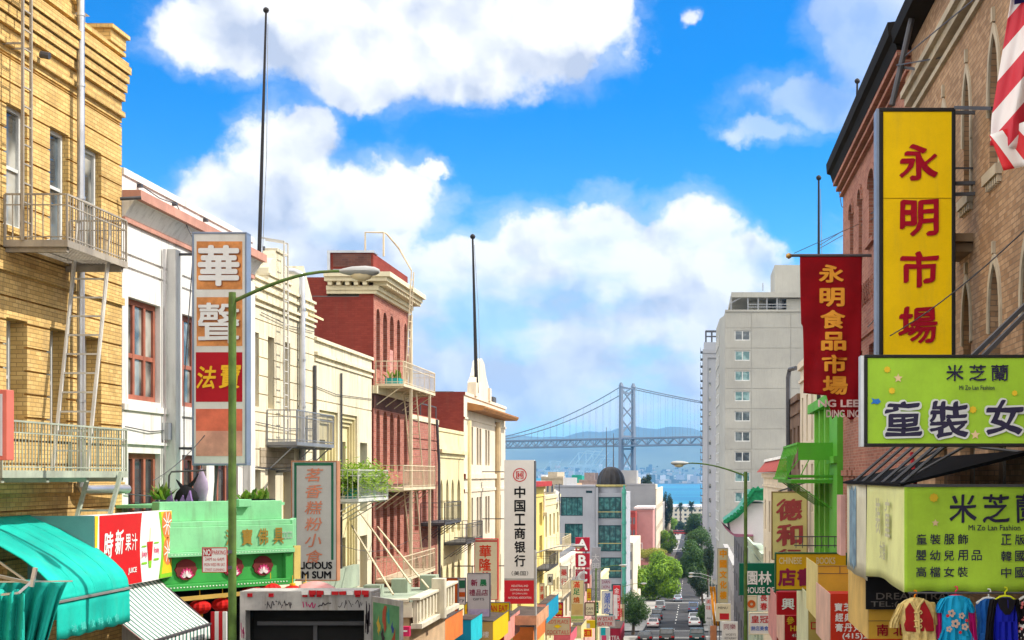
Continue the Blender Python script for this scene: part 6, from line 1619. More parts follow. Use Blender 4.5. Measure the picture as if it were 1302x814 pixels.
# ---------------------------------------------------------------- signs and awnings, right side
ysf = M('market_yellow', (0.92, 0.60, 0.0, 1), 0.45, 0.12, 0.8, streak=0.12); mkr = M('market_red', (0.36, 0.002, 0.018, 1), 0.5); mkf = M('market_frame', (0.022, 0.02, 0.02, 1), 0.5)
Ym = 22.0
mk = camsign('market_sign', 'tall yellow market sign with four dark red characters in a black frame', 1118, 137, 1215, 456, Ym, ysf, mkf, 5.0, 0.35,
    [(c_, 1167+dx_, y_, 47, mkr, dict(bold=0.024, w_=49, wob=0.035)) for c_, y_, dx_ in (('永', 206, 1), ('明', 277, 2), ('市', 342, 2), ('場', 413, 0))],
    panels=[(1123, 251.6, 1210, 252.4, M('seam_dark', (0.4, 0.25, 0.0, 1), 0.6))],
    brackets=[((Xp(1215, Ym), Ym+0.2, Zp(139, Ym)), (XR+0.05, Ym+0.2, Zp(139, Ym))), ((Xp(1215, Ym), Ym+0.2, Zp(230, Ym)), (XR+0.05, Ym+0.2, Zp(229, Ym))), ((Xp(1215, Ym), Ym+0.2, Zp(244, Ym)), (XR+0.05, Ym+0.2, Zp(243, Ym)))])
mb = MB(sgrey); mb.box(Xp(1114.5, Ym), Xp(1117.8, Ym), Ym, Ym+0.34, Zp(456, Ym), Zp(138, Ym)); part('side_strip', mb, mk)
# red cloth banner
Yr = 35.0
rbn = thing('banner', 'long dark red cloth banner with six orange characters and a ragged foot', 'banner', P(1057, 535, Yr))
bcl = M('banner_red', (0.27, 0.003, 0.008, 1), 0.75, 0.25, 1.2); bor = M('banner_orange', (0.80, 0.36, 0.04, 1), 0.6, 0.1); bpk = M('banner_pink', (0.75, 0.58, 0.56, 1), 0.6)
def wav(a, b): return 0.05*math.sin(a*5+b*3)*b+0.03*math.sin(a*13+b*7)*b
def bpt(a, b):
    l = 1017+3*math.sin(b*3.0)*b+ (4*b if b > 0.5 else 0)
    pxx = l+(1096-l)*a-1.5*b*a
    bot = 505+ 24*(a**0.8) if a < 0.75 else 530+4*math.sin(a*20)
    if a < 0.4: bot = 500+8*a
    elif a < 0.5: bot = 503+ (a-0.4)*10*26
    else: bot = 529+5*math.sin(a*17)
    pyy = 323+(bot-323)*b
    return P(pxx, pyy, Yr+wav(a, b))
mb = MB(bcl); mb.grid(bpt, 40, 50); part('cloth', mb, rbn, smooth=True, solid=0.01)
mb = MB(bor)
class CurvePlane:
    def __init__(s, off): s.off = off
    def pt(s, u, v, d=0):
        a = max(0, min(1, (u-1017)/79)); b = max(0, min(1, (323-v)/(-200) if False else (v-323)/200))
        return P(u, v, Yr+wav(a, b)-0.025)
    N = Vector((0, -1, 0))
def bchar(mb_, ch, cx, cy, h, w_, bold):
    letter(mb_, None, ch, cx, -cy, h, w_, bold=bold, fn=lambda u, v, e: CurvePlane(0).pt(u, -v)+Vector((0, e, 0)))
for i, (ch, cx, cy) in enumerate((('永', 1057, 348), ('明', 1058, 378), ('食', 1059, 406), ('品', 1060, 434), ('市', 1061, 463), ('場', 1062, 490))): bchar(mb, ch, cx, cy, 24 if i else 23, 32, 0.035)
part('lettering', mb, rbn)
mb = MB(bpk); bchar(mb, 'NG LEE', 1066, 513, 9.5, 52, 0.035); bchar(mb, 'DING INC', 1072, 526, 9.5, 43, 0.03); part('lettering', mb, rbn)
mb = MB(steel_dark); mb.tube([P(1006, 325, Yr), (XR+0.05, Yr, Zp(325, Yr))], 0.035, 8); part('rod', mb, rbn)
mb = MB(M('brass_ball', (0.45, 0.27, 0.08, 1), 0.35, 0.2, metal=0.6)); c = P(1003, 325.5, Yr); mb.lathe(c-Vector((0, 0, 0.07)), [(0.01, 0), (0.06, 0.03), (0.075, 0.07), (0.06, 0.11), (0.01, 0.14)], 12); part('ball', mb, rbn, smooth=True)
mb = MB(steel_dark); mb.bar(P(1010, 322, Yr), P(1092, 285, Yr+2), 0.012); part('stay_wire', mb, rbn)
# green clothes shop sign
lime = M('lime_sign', (0.34, 0.58, 0.04, 1), 0.5, 0.15, 1.2, streak=0.1); navy = M('navy_letters', (0.03, 0.025, 0.06, 1), 0.5); halo = M('letter_halo', (0.66, 0.68, 0.66, 1), 0.5)
org_d = M('sign_orange_dot', (0.75, 0.50, 0.03, 1), 0.5); peach = M('sign_peach_star', (0.72, 0.52, 0.30, 1), 0.5); fishb = M('sign_fish_blue', (0.03, 0.16, 0.5, 1), 0.5); brn = M('green_dark_print', (0.04, 0.15, 0.10, 1), 0.5)
Yg = 17.2
tx_ = []
for ch, cx, cy, h in (('童', 1148.5, 532, 46), ('裝', 1206.5, 533, 48), ('女', 1277, 530, 46), ('裝', 1336, 533, 46)):
    tx_ += [(ch, cx, cy, h+5, halo, dict(bold=0.085, w_=(h+6), wob=0.05, d=-0.008)), (ch, cx, cy, h, navy, dict(bold=0.02, w_=h+1, wob=0.05, d=-0.014))]
for ch, cx in (('米', 1214, ), ('芝', 1243,), ('蘭', 1271,)): tx_.append((ch, cx, 474, 21, navy, dict(bold=0.012, w_=22, wob=0.05)))
tx_.append(('Mi Zo Lan Fashion', 1242, 493, 5.5, navy, dict(w_=45, bold=0.01)))
gs = camsign('shop_sign', 'wide lime green clothes shop sign in a black frame with large haloed characters', 1099, 451, 1352, 568, Yg, lime, mkf, 4.2, 0.25, tx_,
    brackets=[((Xp(1240, Yg), Yg+0.2, Zp(452, Yg)), (XR+0.02, Yg+0.5, Zp(352, Yg))), ((Xp(1252, Yg), Yg+0.1, Zp(452, Yg)), (XR+0.02, Yg+0.4, Zp(362, Yg)))])
mb = MB(galv); mb.box(Xp(1094.5, Yg), Xp(1098.8, Yg), Yg+0.02, Yg+0.24, Zp(568, Yg), Zp(452, Yg)); part('end_cap', mb, gs)
mb = MB(org_d); cg = camplane(Yg)
def star(mb_, pl, cu, cv, r_, d, n=5, rin=0.45):
    mb_.poly([pl.pt(cu+(r_ if k % 2 == 0 else r_*rin)*math.sin(math.pi*k/n), cv+(r_ if k % 2 == 0 else r_*rin)*math.cos(math.pi*k/n), d) for k in range(2*n)])
for (px, py, r_, mt) in ((1128, 470, 4.5, org_d), (1134, 497, 4.5, org_d), (1237, 521, 5, org_d), (1142, 481, 6, peach), (1240, 553, 6.5, peach), (1290, 500, 4, org_d)):
    mb.m(mt); star(mb, cg, Xp(px, Yg), Zp(py, Yg), r_*Yg/F, -0.006, 5 if mt == peach else 8, 0.45 if mt == peach else 0.75)
mb.m(fishb); mb.poly([cg.pt(Xp(a, Yg), Zp(b, Yg), -0.006) for a, b in ((1108, 506), (1112, 508), (1117, 507), (1120, 511), (1116, 514), (1111, 513), (1107, 514), (1110, 510))])
part('star_print', mb, gs)
# lime awning: camera face, street face, sloping black top
aw = thing('shop_awning', 'lime green clothes shop awning with rows of dark characters above the hanging clothes', 'awning', (3.4, 20, -1.45))
Ya = 18.3
limec = M('lime_canvas', (0.40, 0.64, 0.05, 1), 0.75, 0.2, 1.2, bump=0.15, streak=0.12); lime_lit = M('lime_canvas_lit', (0.80, 0.84, 0.38, 1), 0.65, 0.12, 1.5, bump=0.08)  # second canvas: street cloth, its bounced light put into a paler colour
ap = camplane(Ya)
mb = MB(limec)
mb.grid(lambda a, b: Vector((2.6+1.6*a, Ya+0.02*math.sin(a*9)*b, -0.12-1.30*b-0.012*math.sin(a*25)*b)), 40, 12); part('front_cloth', mb, aw, smooth=True, solid=0.012)
mb = MB(lime_lit)
mb.grid(lambda a, b: Vector((2.6-0.03*math.sin(a*7)*b, Ya+0.005+3.85*a, -0.12-(1.31-0.06*math.sin(a*math.pi)+0.06*a)*b)), 40, 10); part('street_cloth', mb, aw, smooth=True, solid=0.012)
mb = MB(navy)
for ch, cx in (('米', 1224), ('芝', 1266), ('蘭', 1308)): letter(mb, ap, ch, Xp(cx, Ya), Zp(646, Ya), 37*Ya/F, 34*Ya/F, -0.02, 0.012, wob=0.05)
letter(mb, ap, 'Mi Zo Lan Fashion', Xp(1264, Ya), Zp(671, Ya), 7*Ya/F, 66*Ya/F, -0.02, 0.01)
for row, y_, x0_, st_ in (('童裝服飾', 685.5, 1171.5, 17.5), ('嬰幼兒用品', 706, 1171, 17.6), ('高檔女裝', 727, 1171, 17.6), ('正版', 686, 1279, 17.5), ('韓國', 707, 1279, 17.5), ('中國', 728, 1279, 17.5)):
    for i, ch in enumerate(row): letter(mb, ap, ch, Xp(x0_+st_*i, Ya), Zp(y_, Ya), 13.5*Ya/F, 13*Ya/F, -0.02, 0.012, wob=0.05)
part('lettering', mb, aw)
mb = MB(org_d); star(mb, ap, Xp(1187, Ya), Zp(633, Ya), 6*Ya/F, -0.022, 8, 0.8); mb.m(peach); star(mb, ap, Xp(1189, Ya), Zp(665, Ya), 5*Ya/F, -0.022); part('star_print', mb, aw)
fp = M('faded_print', (0.60, 0.60, 0.42, 1), 0.7); lsp = Plane((2.56, 0, 0), (0, -1, 0), (-1, 0, 0)); mb = MB(fp)
for i, ch in enumerate('童裝'): letter(mb, lsp, ch, -(19.5+1.0*i), -0.55, 0.5, 0.5, -0.012, 0.01)
letter(mb, lsp, '女裝', -20.0, -1.0, 0.25, 0.6, -0.012, 0.01)
part('faded_lettering', mb, aw)
mb = MB(M('black_tarp', (0.006, 0.006, 0.007, 1), 0.9, 0.3, spec=0.05)); mb.prism([(2.55, Ya-0.02, -0.10), (4.19, Ya-0.02, 0.32), (4.19, Ya-0.02, 0.27), (2.55, Ya-0.02, -0.13)], (0, 7.0, 0)); part('top_sheet', mb, aw)
mb = MB(steel_dark); mb.bar((2.6, Ya, -0.12), (2.6, 25.2, -0.12), 0.035); mb.bar((2.6, Ya, -0.12), (4.2, Ya, -0.12), 0.035); mb.bar((2.6, 22.17, -0.12), (2.6, 22.17, -1.5), 0.035)
for y in (18.7, 19.6, 20.6, 21.8, 23.0, 24.2): mb.tube([(2.62, y, -0.1), (4.2, y+0.2, 1.25)], 0.025, 6)
for y in (19.2, 21.2): mb.tube([(2.8, y, -0.02), (4.2, y-0.9, 0.85)], 0.02, 6)
mb.tube([(2.75, 20.4, 0.52), (4.2, 19.0, 0.30)], 0.022, 6)
part('strut', mb, aw)
mb = MB(M('red_paint', (0.45, 0.03, 0.04, 1), 0.6)); mb.tube([P(1164, 618, 22.5), P(1159, 575, 22.5)], 0.03, 6); part('red_strut', mb, aw)
# blue and white banner at the awning's far end
mb = MB(M('pale_cream_canvas', (0.72, 0.70, 0.55, 1), 0.65, 0.15)); mb.grid(lambda a, b: Vector((2.6+0.02*math.sin(a*9), 22.2+2.9*a, -0.14-(1.42)*b)), 16, 6)
ob_ = solo('banner', mb, 'weathered blue and cream banner at the far end of the lime awning', 'banner', smooth=True, solid=0.012)
mb = MB(M('faded_blue_print', (0.22, 0.36, 0.48, 1), 0.65, 0.4, 4)); mb.grid(lambda a, b: Vector((2.585+0.02*math.sin((a*1.4+1.2)/2.9*9), 23.45+1.3*a, -0.2-1.25*b+0.05*math.sin(a*20))), 12, 6)
pr = mb.build('print', ob_, ob_.location)
mb = MB(M('pink_panel', (0.72, 0.42, 0.38, 1), 0.7)); mb.box(2.52, 2.6, 25.3, 26.0, -1.35, -0.33); solo('side_sign', mb, 'narrow pink panel on edge between the green building and the lime awning', 'sign')
# clothes hanging below the lime awning
def garment(root, name, rows, Yc, dep, mat, fold=0.012, nf=5, lab=None):
    mb_ = MB(mat); n = 26; vs = []; fs = []
    for j, (py, l, r) in enumerate(rows):
        a, b = Xp(l, Yc), Xp(r, Yc); z = Zp(py, Yc); cx, hw = (a+b)/2, (b-a)/2
        for k in range(n):
            t_ = 2*math.pi*k/n
            w_ = 1+0.0*j
            yy = dep*(math.sin(t_))*(0.55+0.45*abs(math.sin(t_)))+fold*1.9*math.sin(math.cos(t_)*nf*2.3+j*0.5+py*0.02)*(0.35+1.1*j/len(rows))
            vs.append(Vector((cx+hw*math.cos(t_)*w_, Yc+yy, z)))
    m_ = len(rows)
    for j in range(m_-1):
        for k in range(n): fs.append((j*n+k, j*n+(k+1) % n, (j+1)*n+(k+1) % n, (j+1)*n+k))
    fs += [tuple(range(n)), tuple(range((m_-1)*n, m_*n))]
    mb_.mesh(vs, fs)
    return part(name, mb_, root, smooth=True, label=lab)
def hanger(root, px, py, Yc, mat):
    mb_ = MB(mat); c = P(px, py, Yc)
    mb_.tube([c+Vector((-0.15, 0, -0.07)), c+Vector((-0.06, 0, -0.01)), c, c+Vector((0.06, 0, -0.01)), c+Vector((0.15, 0, -0.07))], 0.016, 8)
    mb_.tube([c, c+Vector((0, 0, 0.05)), c+Vector((0.025, 0, 0.075)), c+Vector((0.02, 0, 0.1)), c+Vector((-0.01, 0, 0.105))], 0.01, 6)
    return part('hanger', mb_, root, smooth=True)
Yc = 18.12
mb = MB(steel_dark); mb.tube([(2.62, Yc, Zp(754, Yc)), (4.19, Yc, Zp(754, Yc))], 0.014, 6); solo('clothes_rail', mb, 'thin metal rail under the lime awning carrying the clothes', 'rail')
robe_y = M('robe_cream_gold', (0.62, 0.47, 0.18, 1), 0.6, 0.3, 12.0); robe_r = M('robe_red', (0.30, 0.008, 0.012, 1), 0.55, 0.2, 6.0)
r = thing('child_robe', 'cream and red embroidered child jacket on an orange hanger, nearest the street', 'jacket', P(1161, 820, Yc), 'clothes hanging under the lime awning')
hanger(r, 1163, 762, Yc, M('hanger_orange', (0.8, 0.22, 0.01, 1), 0.4))
garment(r, 'jacket', [(760, 1158, 1170), (763, 1150, 1178), (768, 1143, 1186), (775, 1141, 1189), (786, 1144, 1187), (797, 1146, 1188), (806, 1148, 1190), (820, 1148, 1191)], Yc, 0.07, robe_y)
garment(r, 'sleeve', [(768, 1142, 1152), (776, 1138, 1149), (784, 1134, 1146), (792, 1130.5, 1143), (798, 1130, 1143)], Yc+0.01, 0.05, robe_y); garment(r, 'sleeve', [(766, 1181, 1189), (774, 1184, 1191), (784, 1186, 1191.5), (794, 1187, 1192)], Yc+0.03, 0.05, robe_y)
mb = MB(robe_r)
for pts in (((1157, 766), (1151, 775), (1152, 788), (1150, 795), (1152, 803), (1166, 804), (1165, 790), (1163, 776)), ((1175, 763), (1169, 774), (1170, 790), (1171, 803), (1188, 803), (1187, 788), (1182, 776))):
    mb.prism([P(a, b, Yc-0.075) for a, b in pts], (0, 0.06, 0))
part('vest', mb, r, bev=0.01)
mb = MB(robe_y)
for py in (779, 789.5, 797): mb.tube([P(1162, py, Yc-0.085), P(1168, py, Yc-0.09), P(1171, py-2.5, Yc-0.088), P(1172.5, py, Yc-0.088), P(1170.5, py+2, Yc-0.088)], 0.009, 6)
mb.tube([P(1160, 764, Yc-0.07), P(1164, 772, Yc-0.085), P(1168, 782, Yc-0.085), P(1169, 806, Yc-0.085)], 0.013, 6); mb.tube([P(1175, 762, Yc-0.07), P(1169, 769, Yc-0.085), P(1166, 775, Yc-0.085)], 0.016, 6)
part('braid', mb, r, smooth=True)
tur = M('dress_turquoise', (0.01, 0.33, 0.58, 1), 0.55, 0.2, 5.0); mag = M('sleeve_magenta', (0.48, 0.01, 0.16, 1), 0.55, 0.15)
r = thing('child_dress', 'turquoise child dress with magenta long sleeves on a pink hanger', 'dress', P(1215, 820, Yc), 'clothes hanging under the lime awning')
hanger(r, 1215, 757, Yc, M('hanger_pink', (0.75, 0.04, 0.10, 1), 0.4))
garment(r, 'dress', [(757, 1208, 1222), (760, 1200, 1230), (766, 1197, 1233), (775, 1196, 1232), (790, 1197, 1231), (800, 1197, 1232), (808, 1194, 1236), (820, 1190, 1240)], Yc, 0.07, tur, 0.015, 7)
garment(r, 'sleeve', [(761, 1196, 1208), (768, 1191, 1204), (775, 1188.5, 1200), (779, 1189, 1198)], Yc, 0.05, tur); garment(r, 'sleeve', [(761, 1222, 1233), (768, 1226, 1237), (775, 1230, 1240), (779, 1232, 1239)], Yc, 0.05, tur)
garment(r, 'undersleeve', [(778, 1190, 1198), (790, 1190, 1198), (820, 1189, 1197)], Yc+0.02, 0.035, mag); garment(r, 'undersleeve', [(778, 1231, 1240), (790, 1232, 1241), (820, 1234, 1243)], Yc+0.02, 0.035, mag)
mb = MB(M('print_pale', (0.55, 0.38, 0.30, 1), 0.6)); cpl = camplane(Yc-0.078)
cpl = camplane(Yc-0.1)
for (a, b, q) in ((1208, 779, 0.03), (1221, 782, 0.025), (1213, 792, 0.035), (1225, 796, 0.028), (1205, 799, 0.024)):
    for k in range(5): ring(mb, cpl, Xp(a, Yc)+q*math.cos(k*1.2566), Zp(b, Yc)+q*math.sin(k*1.2566), 0, q*0.62, -0.001*k, 10)
mb.m(redl)
for (a, b) in ((1203, 782), (1227, 788), (1219, 803)): ring(mb, cpl, Xp(a, Yc), Zp(b, Yc), 0, 0.02, -0.008, 10)
part('print', mb, r)
r = thing('child_dress', 'blue child dress half hidden behind the turquoise one on a white hanger', 'dress', P(1256, 820, Yc), 'clothes hanging under the lime awning')
hanger(r, 1257, 760, Yc+0.12, white_l)
garment(r, 'dress', [(761, 1250, 1264), (764, 1242, 1272), (772, 1240, 1274), (790, 1243, 1272), (805, 1242, 1273), (820, 1240, 1276)], Yc+0.14, 0.06, M('dress_blue', (0.02, 0.14, 0.48, 1), 0.55, 0.3, 5.0), 0.015, 7)
r = thing('bodysuit', 'royal blue and black long sleeved top on a yellow hanger', 'top', P(1279, 820, Yc), 'clothes hanging under the lime awning')
hanger(r, 1278, 758, Yc-0.02, M('hanger_yellow', (0.65, 0.7, 0.02, 1), 0.4))
bks = M('cloth_black', (0.01, 0.009, 0.012, 1), 0.6); rbl = M('cloth_royal', (0.006, 0.012, 0.36, 1), 0.5, 0.2, 5)
garment(r, 'body', [(759, 1272, 1285), (763, 1263, 1293), (770, 1261, 1295), (790, 1262, 1294), (820, 1260, 1296)], Yc, 0.07, rbl, 0.012, 6)
garment(r, 'sleeve', [(762, 1258, 1270), (772, 1256, 1267), (790, 1254, 1265), (820, 1252, 1264)], Yc-0.01, 0.055, bks); garment(r, 'sleeve', [(762, 1286, 1296), (770, 1289, 1297), (780, 1291, 1298), (790, 1292, 1298)], Yc-0.01, 0.05, bks)
mb = MB(bks); mb.prism([P(a, b, Yc-0.08) for a, b in ((1268, 762), (1272, 775), (1278, 782), (1284, 782), (1289, 775), (1292, 764), (1284, 760), (1273, 760))], (0, 0.05, 0)); part('neck_yoke', mb, r, bev=0.008)
flo = M('cloth_floral', (0.05, 0.03, 0.04, 1), 0.6)
t = NT(flo.node_tree); vb2 = t.n('ShaderNodeTexVoronoi', ins={'Scale': 22.0}); t.t.links.new(t.n('ShaderNodeTexCoord').outputs['Object'], vb2.inputs['Vector'])
b_ = flo.node_tree.nodes['Principled BSDF']; t.t.links.new(t.mix(t.math('LESS_THAN', vb2.outputs['Distance'], 0.42), (0.012, 0.01, 0.012, 1), t.mix(t.math('GREATER_THAN', t.n('ShaderNodeSeparateColor', ins={0: vb2.outputs['Color']}).outputs[0], 0.5), (0.7, 0.68, 0.66, 1), (0.75, 0.2, 0.2, 1))), b_.inputs['Base Color'])
r = thing('floral_dress', 'black dress with pink and white flowers at the end of the rail', 'dress', P(1305, 820, Yc), 'clothes hanging under the lime awning')
hanger(r, 1308, 758, Yc+0.02, white_l)
garment(r, 'dress', [(759, 1302, 1314), (764, 1297, 1320), (775, 1295, 1322), (820, 1291, 1326)], Yc+0.03, 0.06, flo, 0.012, 6)
# boxes and awnings stepping down the right pavement
def pav_box(label, X, y0, y1, zt, zb, cam_m, st_m, name='shop_awning', cat='awning', frm=None):  # st_m: paler copy of the front, street-side light put into its colour
    r_ = thing(name, label, cat, ((X+XR)/2, y0, zb), 'boxy shop awnings along the right pavement')
    mb_ = MB(cam_m); mb_.box(X+0.02, XR-0.01, y0, y0+0.03, zb, zt); fr__ = part('front_face', mb_, r_)
    mb_ = MB(st_m); mb_.box(X, X+0.018, y0, y1, zb, zt); part('street_face', mb_, r_)
    mb_ = MB(frm or cam_m); mb_.box(X+0.02, XR-0.01, y0+0.032, y1, zt-0.25, zt-0.2); mb_.box(X+0.02, XR-0.01, y1-0.03, y1, zb, zt-0.26); part('lining', mb_, r_)
    return r_
orb = M('amber_canvas', (0.72, 0.42, 0.05, 1), 0.65, 0.15, 1.0); amber_lit = M('amber_canvas_lit', (0.74, 0.62, 0.26, 1), 0.65, 0.14, 1.2, streak=0.15)
bc_ = pav_box('amber awning with a black travel agency board, in front of the red medicine awning', 2.82, 24.0, 27.0, -1.1, -2.62, orb, M('amber_side_lit', (0.74, 0.50, 0.16, 1), 0.65, 0.18, 1.5, streak=0.1))
c24 = camplane(24.0)
mb = MB(mkr)
for i, ch in enumerate('南北行'): letter(mb, c24, ch, Xp(1122+21*i, 24), Zp(801, 24), 15*24/F, 15*24/F, -0.012, 0.02)
part('lettering', mb, bc_)
mb = MB(M('seam_brown', (0.35, 0.22, 0.06, 1), 0.6)); pbox(mb, c24, Xp(1104, 24), XR-0.02, Zp(790, 24), Zp(789, 24), -0.01, 0.0); part('seam', mb, bc_)
camsign('travel_sign', 'black travel agency board with dull serif letters and telephone number', 1101, 734, 1212, 775, 23.9, M('board_black', (0.012, 0.012, 0.014, 1), 0.5), None, 0, 0.06,
        [('DREAM TRAVEL', 1172, 758, 8.5, M('dull_letters', (0.22, 0.2, 0.18, 1), 0.6), dict(w_=116, bold=0.01)), ('TEL:(415)391', 1150, 769, 9, M('dull_letters', (0.22, 0.2, 0.18, 1), 0.6), dict(w_=86, bold=0.01))])
ver = M('vermilion_canvas', (0.55, 0.035, 0.012, 1), 0.6, 0.12, 1.0)
bx2 = pav_box('vermilion medicine shop awning with white characters and a telephone number', 2.76, 30.0, 33.3, -2.37, -3.5, ver, M('red_canvas_lit', (0.75, 0.48, 0.38, 1), 0.65, 0.2, 1.6))
c30 = camplane(30.0); mb = MB(white_l)
for row, y_, x0_ in (('寶芝林', 772, 1066), ('經典', 785, 1067), ('膏丹丸散', 798, 1067)):
    for i, ch in enumerate(row): letter(mb, c30, ch, Xp(x0_+11.5*i, 30), Zp(y_, 30), 10.5*30/F, 10*30/F, -0.012, 0.02)
letter(mb, c30, '(415)291-5798', Xp(1108, 30), Zp(809.5, 30), 9*30/F, 74*30/F, -0.012, 0.02); part('lettering', mb, bx2)
bx3 = pav_box('yellow boxy awning standing higher, in front of the bookshop sign', 2.85, 34.0, 37.3, -2.04, -3.3, orb, amber_lit)
mb = MB(steel_dark); c34 = camplane(34); 
for py in (719.5, 729): pbox(mb, c34, Xp(1040, 34), XR-0.02, Zp(py+0.5, 34), Zp(py, 34), -0.012, 0)
pbox(mb, c34, Xp(1067.5, 34), Xp(1068.2, 34), Zp(729, 34), Zp(720, 34), -0.012, 0); part('seam', mb, bx3)
bx4 = pav_box('olive yellow awning with a red square mark, below the yellow boxy awning', 2.94, 38.0, 42.0, -3.0, -4.7, M('olive_canvas', (0.48, 0.38, 0.10, 1), 0.65, 0.15), M('olive_canvas_lit', (0.66, 0.68, 0.44, 1), 0.65, 0.12, 1.5))
mb = MB(redl); c38 = camplane(38)
for (a, b, c_, d) in ((1031, 791, 1040, 792.2), (1031, 799, 1042, 800.2), (1031, 791, 1032.3, 800), (1037.5, 791, 1039, 804), ): pbox(mb, c38, Xp(a, 38), Xp(c_, 38), Zp(d, 38), Zp(b, 38), -0.014, -0.002)
part('square_mark', mb, bx4)
crim = M('crimson_board', (0.42, 0.006, 0.012, 1), 0.55, 0.1)
camsign('red_sign', 'crimson sign with one white character below the bookshop sign', 988, 753, 1016, 782, 43.5, crim, None, 0, 0.4, [('興', 1002, 768, 14.5, white_l, dict(w_=16, bold=0.02))])
bx5 = pav_box('crimson herb shop awning with yellow characters under the one character sign', Xp(997, 44.5), 44.5, 48.5, Zp(783, 44.5), -5.2, crim, M('red_canvas_lit', (0.75, 0.48, 0.38, 1), 0.65, 0.2, 1.6))
c44 = camplane(44.5); mb = MB(gold); letter(mb, c44, '參', Xp(1005, 44.5), Zp(789, 44.5), 10*44.5/F, None, -0.012, 0.02); letter(mb, c44, 'HI', Xp(1009, 44.5), Zp(799, 44.5), 7*44.5/F, None, -0.012, 0.03); mb.m(white_l); letter(mb, c44, '415', Xp(1011, 44.5), Zp(808, 44.5), 4*44.5/F, None, -0.012, 0.02); part('lettering', mb, bx5)
bx6 = pav_box('dark red awning with a street side coloured as lit beside the crown sign', Xp(987, 52), 52, 57.5, Zp(758, 52), -6.0, M('awning_darkred', (0.3, 0.02, 0.02, 1), 0.6), M('darkred_side_lit', (0.72, 0.33, 0.32, 1), 0.65, 0.2, 1.6))
bfr = M('bookshop_frame', (0.03, 0.10, 0.03, 1), 0.5); byl = M('bookshop_yellow', (0.62, 0.38, 0.01, 1), 0.5, 0.1); bpl = M('bookshop_plum', (0.24, 0.015, 0.06, 1), 0.5); pal = M('bookshop_pale', (0.66, 0.58, 0.33, 1), 0.6)
camsign('bookshop_sign', 'mustard bookshop sign with pale capitals and plum characters in a green frame', 985.5, 703, 1077, 751, 40, byl, bfr, 1.6, 0.3, [('CHINESE', 1005, 713, 8.5, pal, dict(w_=29, bold=0.015)), ('BOOKS', 1050, 713, 8.5, pal, dict(w_=24, bold=0.015)), ('店', 1000.5, 734, 23, bpl, dict(w_=23, bold=0.04)), ('書', 1024, 734, 23, bpl, dict(w_=21, bold=0.04))])
vks = camsign('vertical_sign', 'pale yellow sign with two large maroon characters in front of the cream pilastered building', 981, 625, 1027, 712, 53, M('sign_pale_yellow', (0.62, 0.54, 0.22, 1), 0.55, 0.1), M('sign_brown_edge', (0.25, 0.16, 0.06, 1), 0.6), 1.3, 0.3, [('德', 1003.5, 648, 28, M('maroon_letters', (0.35, 0.06, 0.06, 1), 0.55), dict(w_=33, bold=0.035, wob=0.03)), ('和', 1004, 680, 28, M('maroon_letters', (0.35, 0.06, 0.06, 1), 0.55), dict(w_=34, bold=0.035, wob=0.03)), ('行', 1004, 706, 16, M('maroon_letters', (0.35, 0.06, 0.06, 1), 0.55), dict(w_=30, bold=0.035))],
        brackets=[((Xp(1026, 53), 53.2, Zp(626, 53)), (XR, 53.2, Zp(626, 53))), ((Xp(990, 53), 53.2, Zp(625, 53)), (XR, 53.2, Zp(612, 53)))])
camsign('garden_sign', 'dark green sign with white characters and capitals behind the dark green lamp post', 940, 716.5, 990, 757, 56, M('sign_deep_green', (0.006, 0.13, 0.07, 1), 0.5, 0.08), None, 0, 0.3, [('園', 956.5, 735, 17.5, white_l, dict(w_=13, bold=0.02)), ('林', 972.5, 735, 17.5, white_l, dict(w_=17, bold=0.02)), ('HOUSE OF', 966, 750.5, 7.8, white_l, dict(w_=37, bold=0.015))])
wbl = M('blue_letters', (0.02, 0.10, 0.5, 1), 0.5)
camsign('bakery_sign', 'white sign with red and blue characters at the foot of the dark green lamp post', 952.5, 779, 979, 807, 70, lp_, crm, 1.2, 0.3, [('皇冠', 966, 787.5, 9.5, redl, dict(w_=22, bold=0.015)), ('餅店美食', 966, 799, 6, wbl, dict(w_=22, bold=0.01))])
lgs = camsign('logo_sign', 'cream sign with an orange round emblem below the dark green sign', 950, 757.5, 962.5, 777, 74, crm, rp, 0.8, 0.3)
mb = MB(sbk); cl = camplane(73.98); ring(mb, cl, Xp(955.5, 74), Zp(768, 74), 0.07, 0.2, -0.02, 18); part('emblem', mb, lgs)
camsign('pale_sign', 'white sign with two red characters beside the dark red awning', 964, 755, 977, 777, 76, lp_, None, 0, 0.3, [('長春', 971, 760, 9, redl, dict(bot=771, w_=9, bold=0.02))])
camsign('vertical_sign', 'tall cream sign with five orange blocks of characters on the shady side', 912, 697, 926, 767, 96, M('sign_dusty_cream', (0.55, 0.48, 0.30, 1), 0.6, 0.1), steel, 0.5, 0.3, [(c_, 919.5, 704+13.2*i, 10, M('orange_letters', (0.78, 0.30, 0.01, 1), 0.5), dict(bold=0.05, w_=9)) for i, c_ in enumerate('中國文化樓')])
camsign('pale_sign', 'pale sign with plum characters at the foot of the tall orange lettered sign', 918, 791, 938, 816, 88, lp_, None, 0, 0.3, [('同樂', 928, 797, 7, brl, dict(w_=15)), ("WOEY'S", 929, 807, 3, ltr, dict(w_=13)), ('RESTAURANT', 929, 811.5, 3, ltr, dict(w_=15))])
camsign('pale_sign', 'small white menu sign with red square below the orange blocks', 910, 768, 929, 790, 92, crm, None, 0, 0.3, [('MENU', 919, 773, 3, ltr, dict(w_=12))], panels=[(915, 780, 927, 788, redl)])
camsign('pale_sign', 'white sign with red marks hanging over the right pavement beside the dark trees', 896.5, 760, 905, 790, 150, lp_, None, 0, 0.25, [('美味', 901, 765, 6, hr, dict(bot=773)), ('Asian', 901.5, 786, 2.6, ltr, dict(w_=6))])
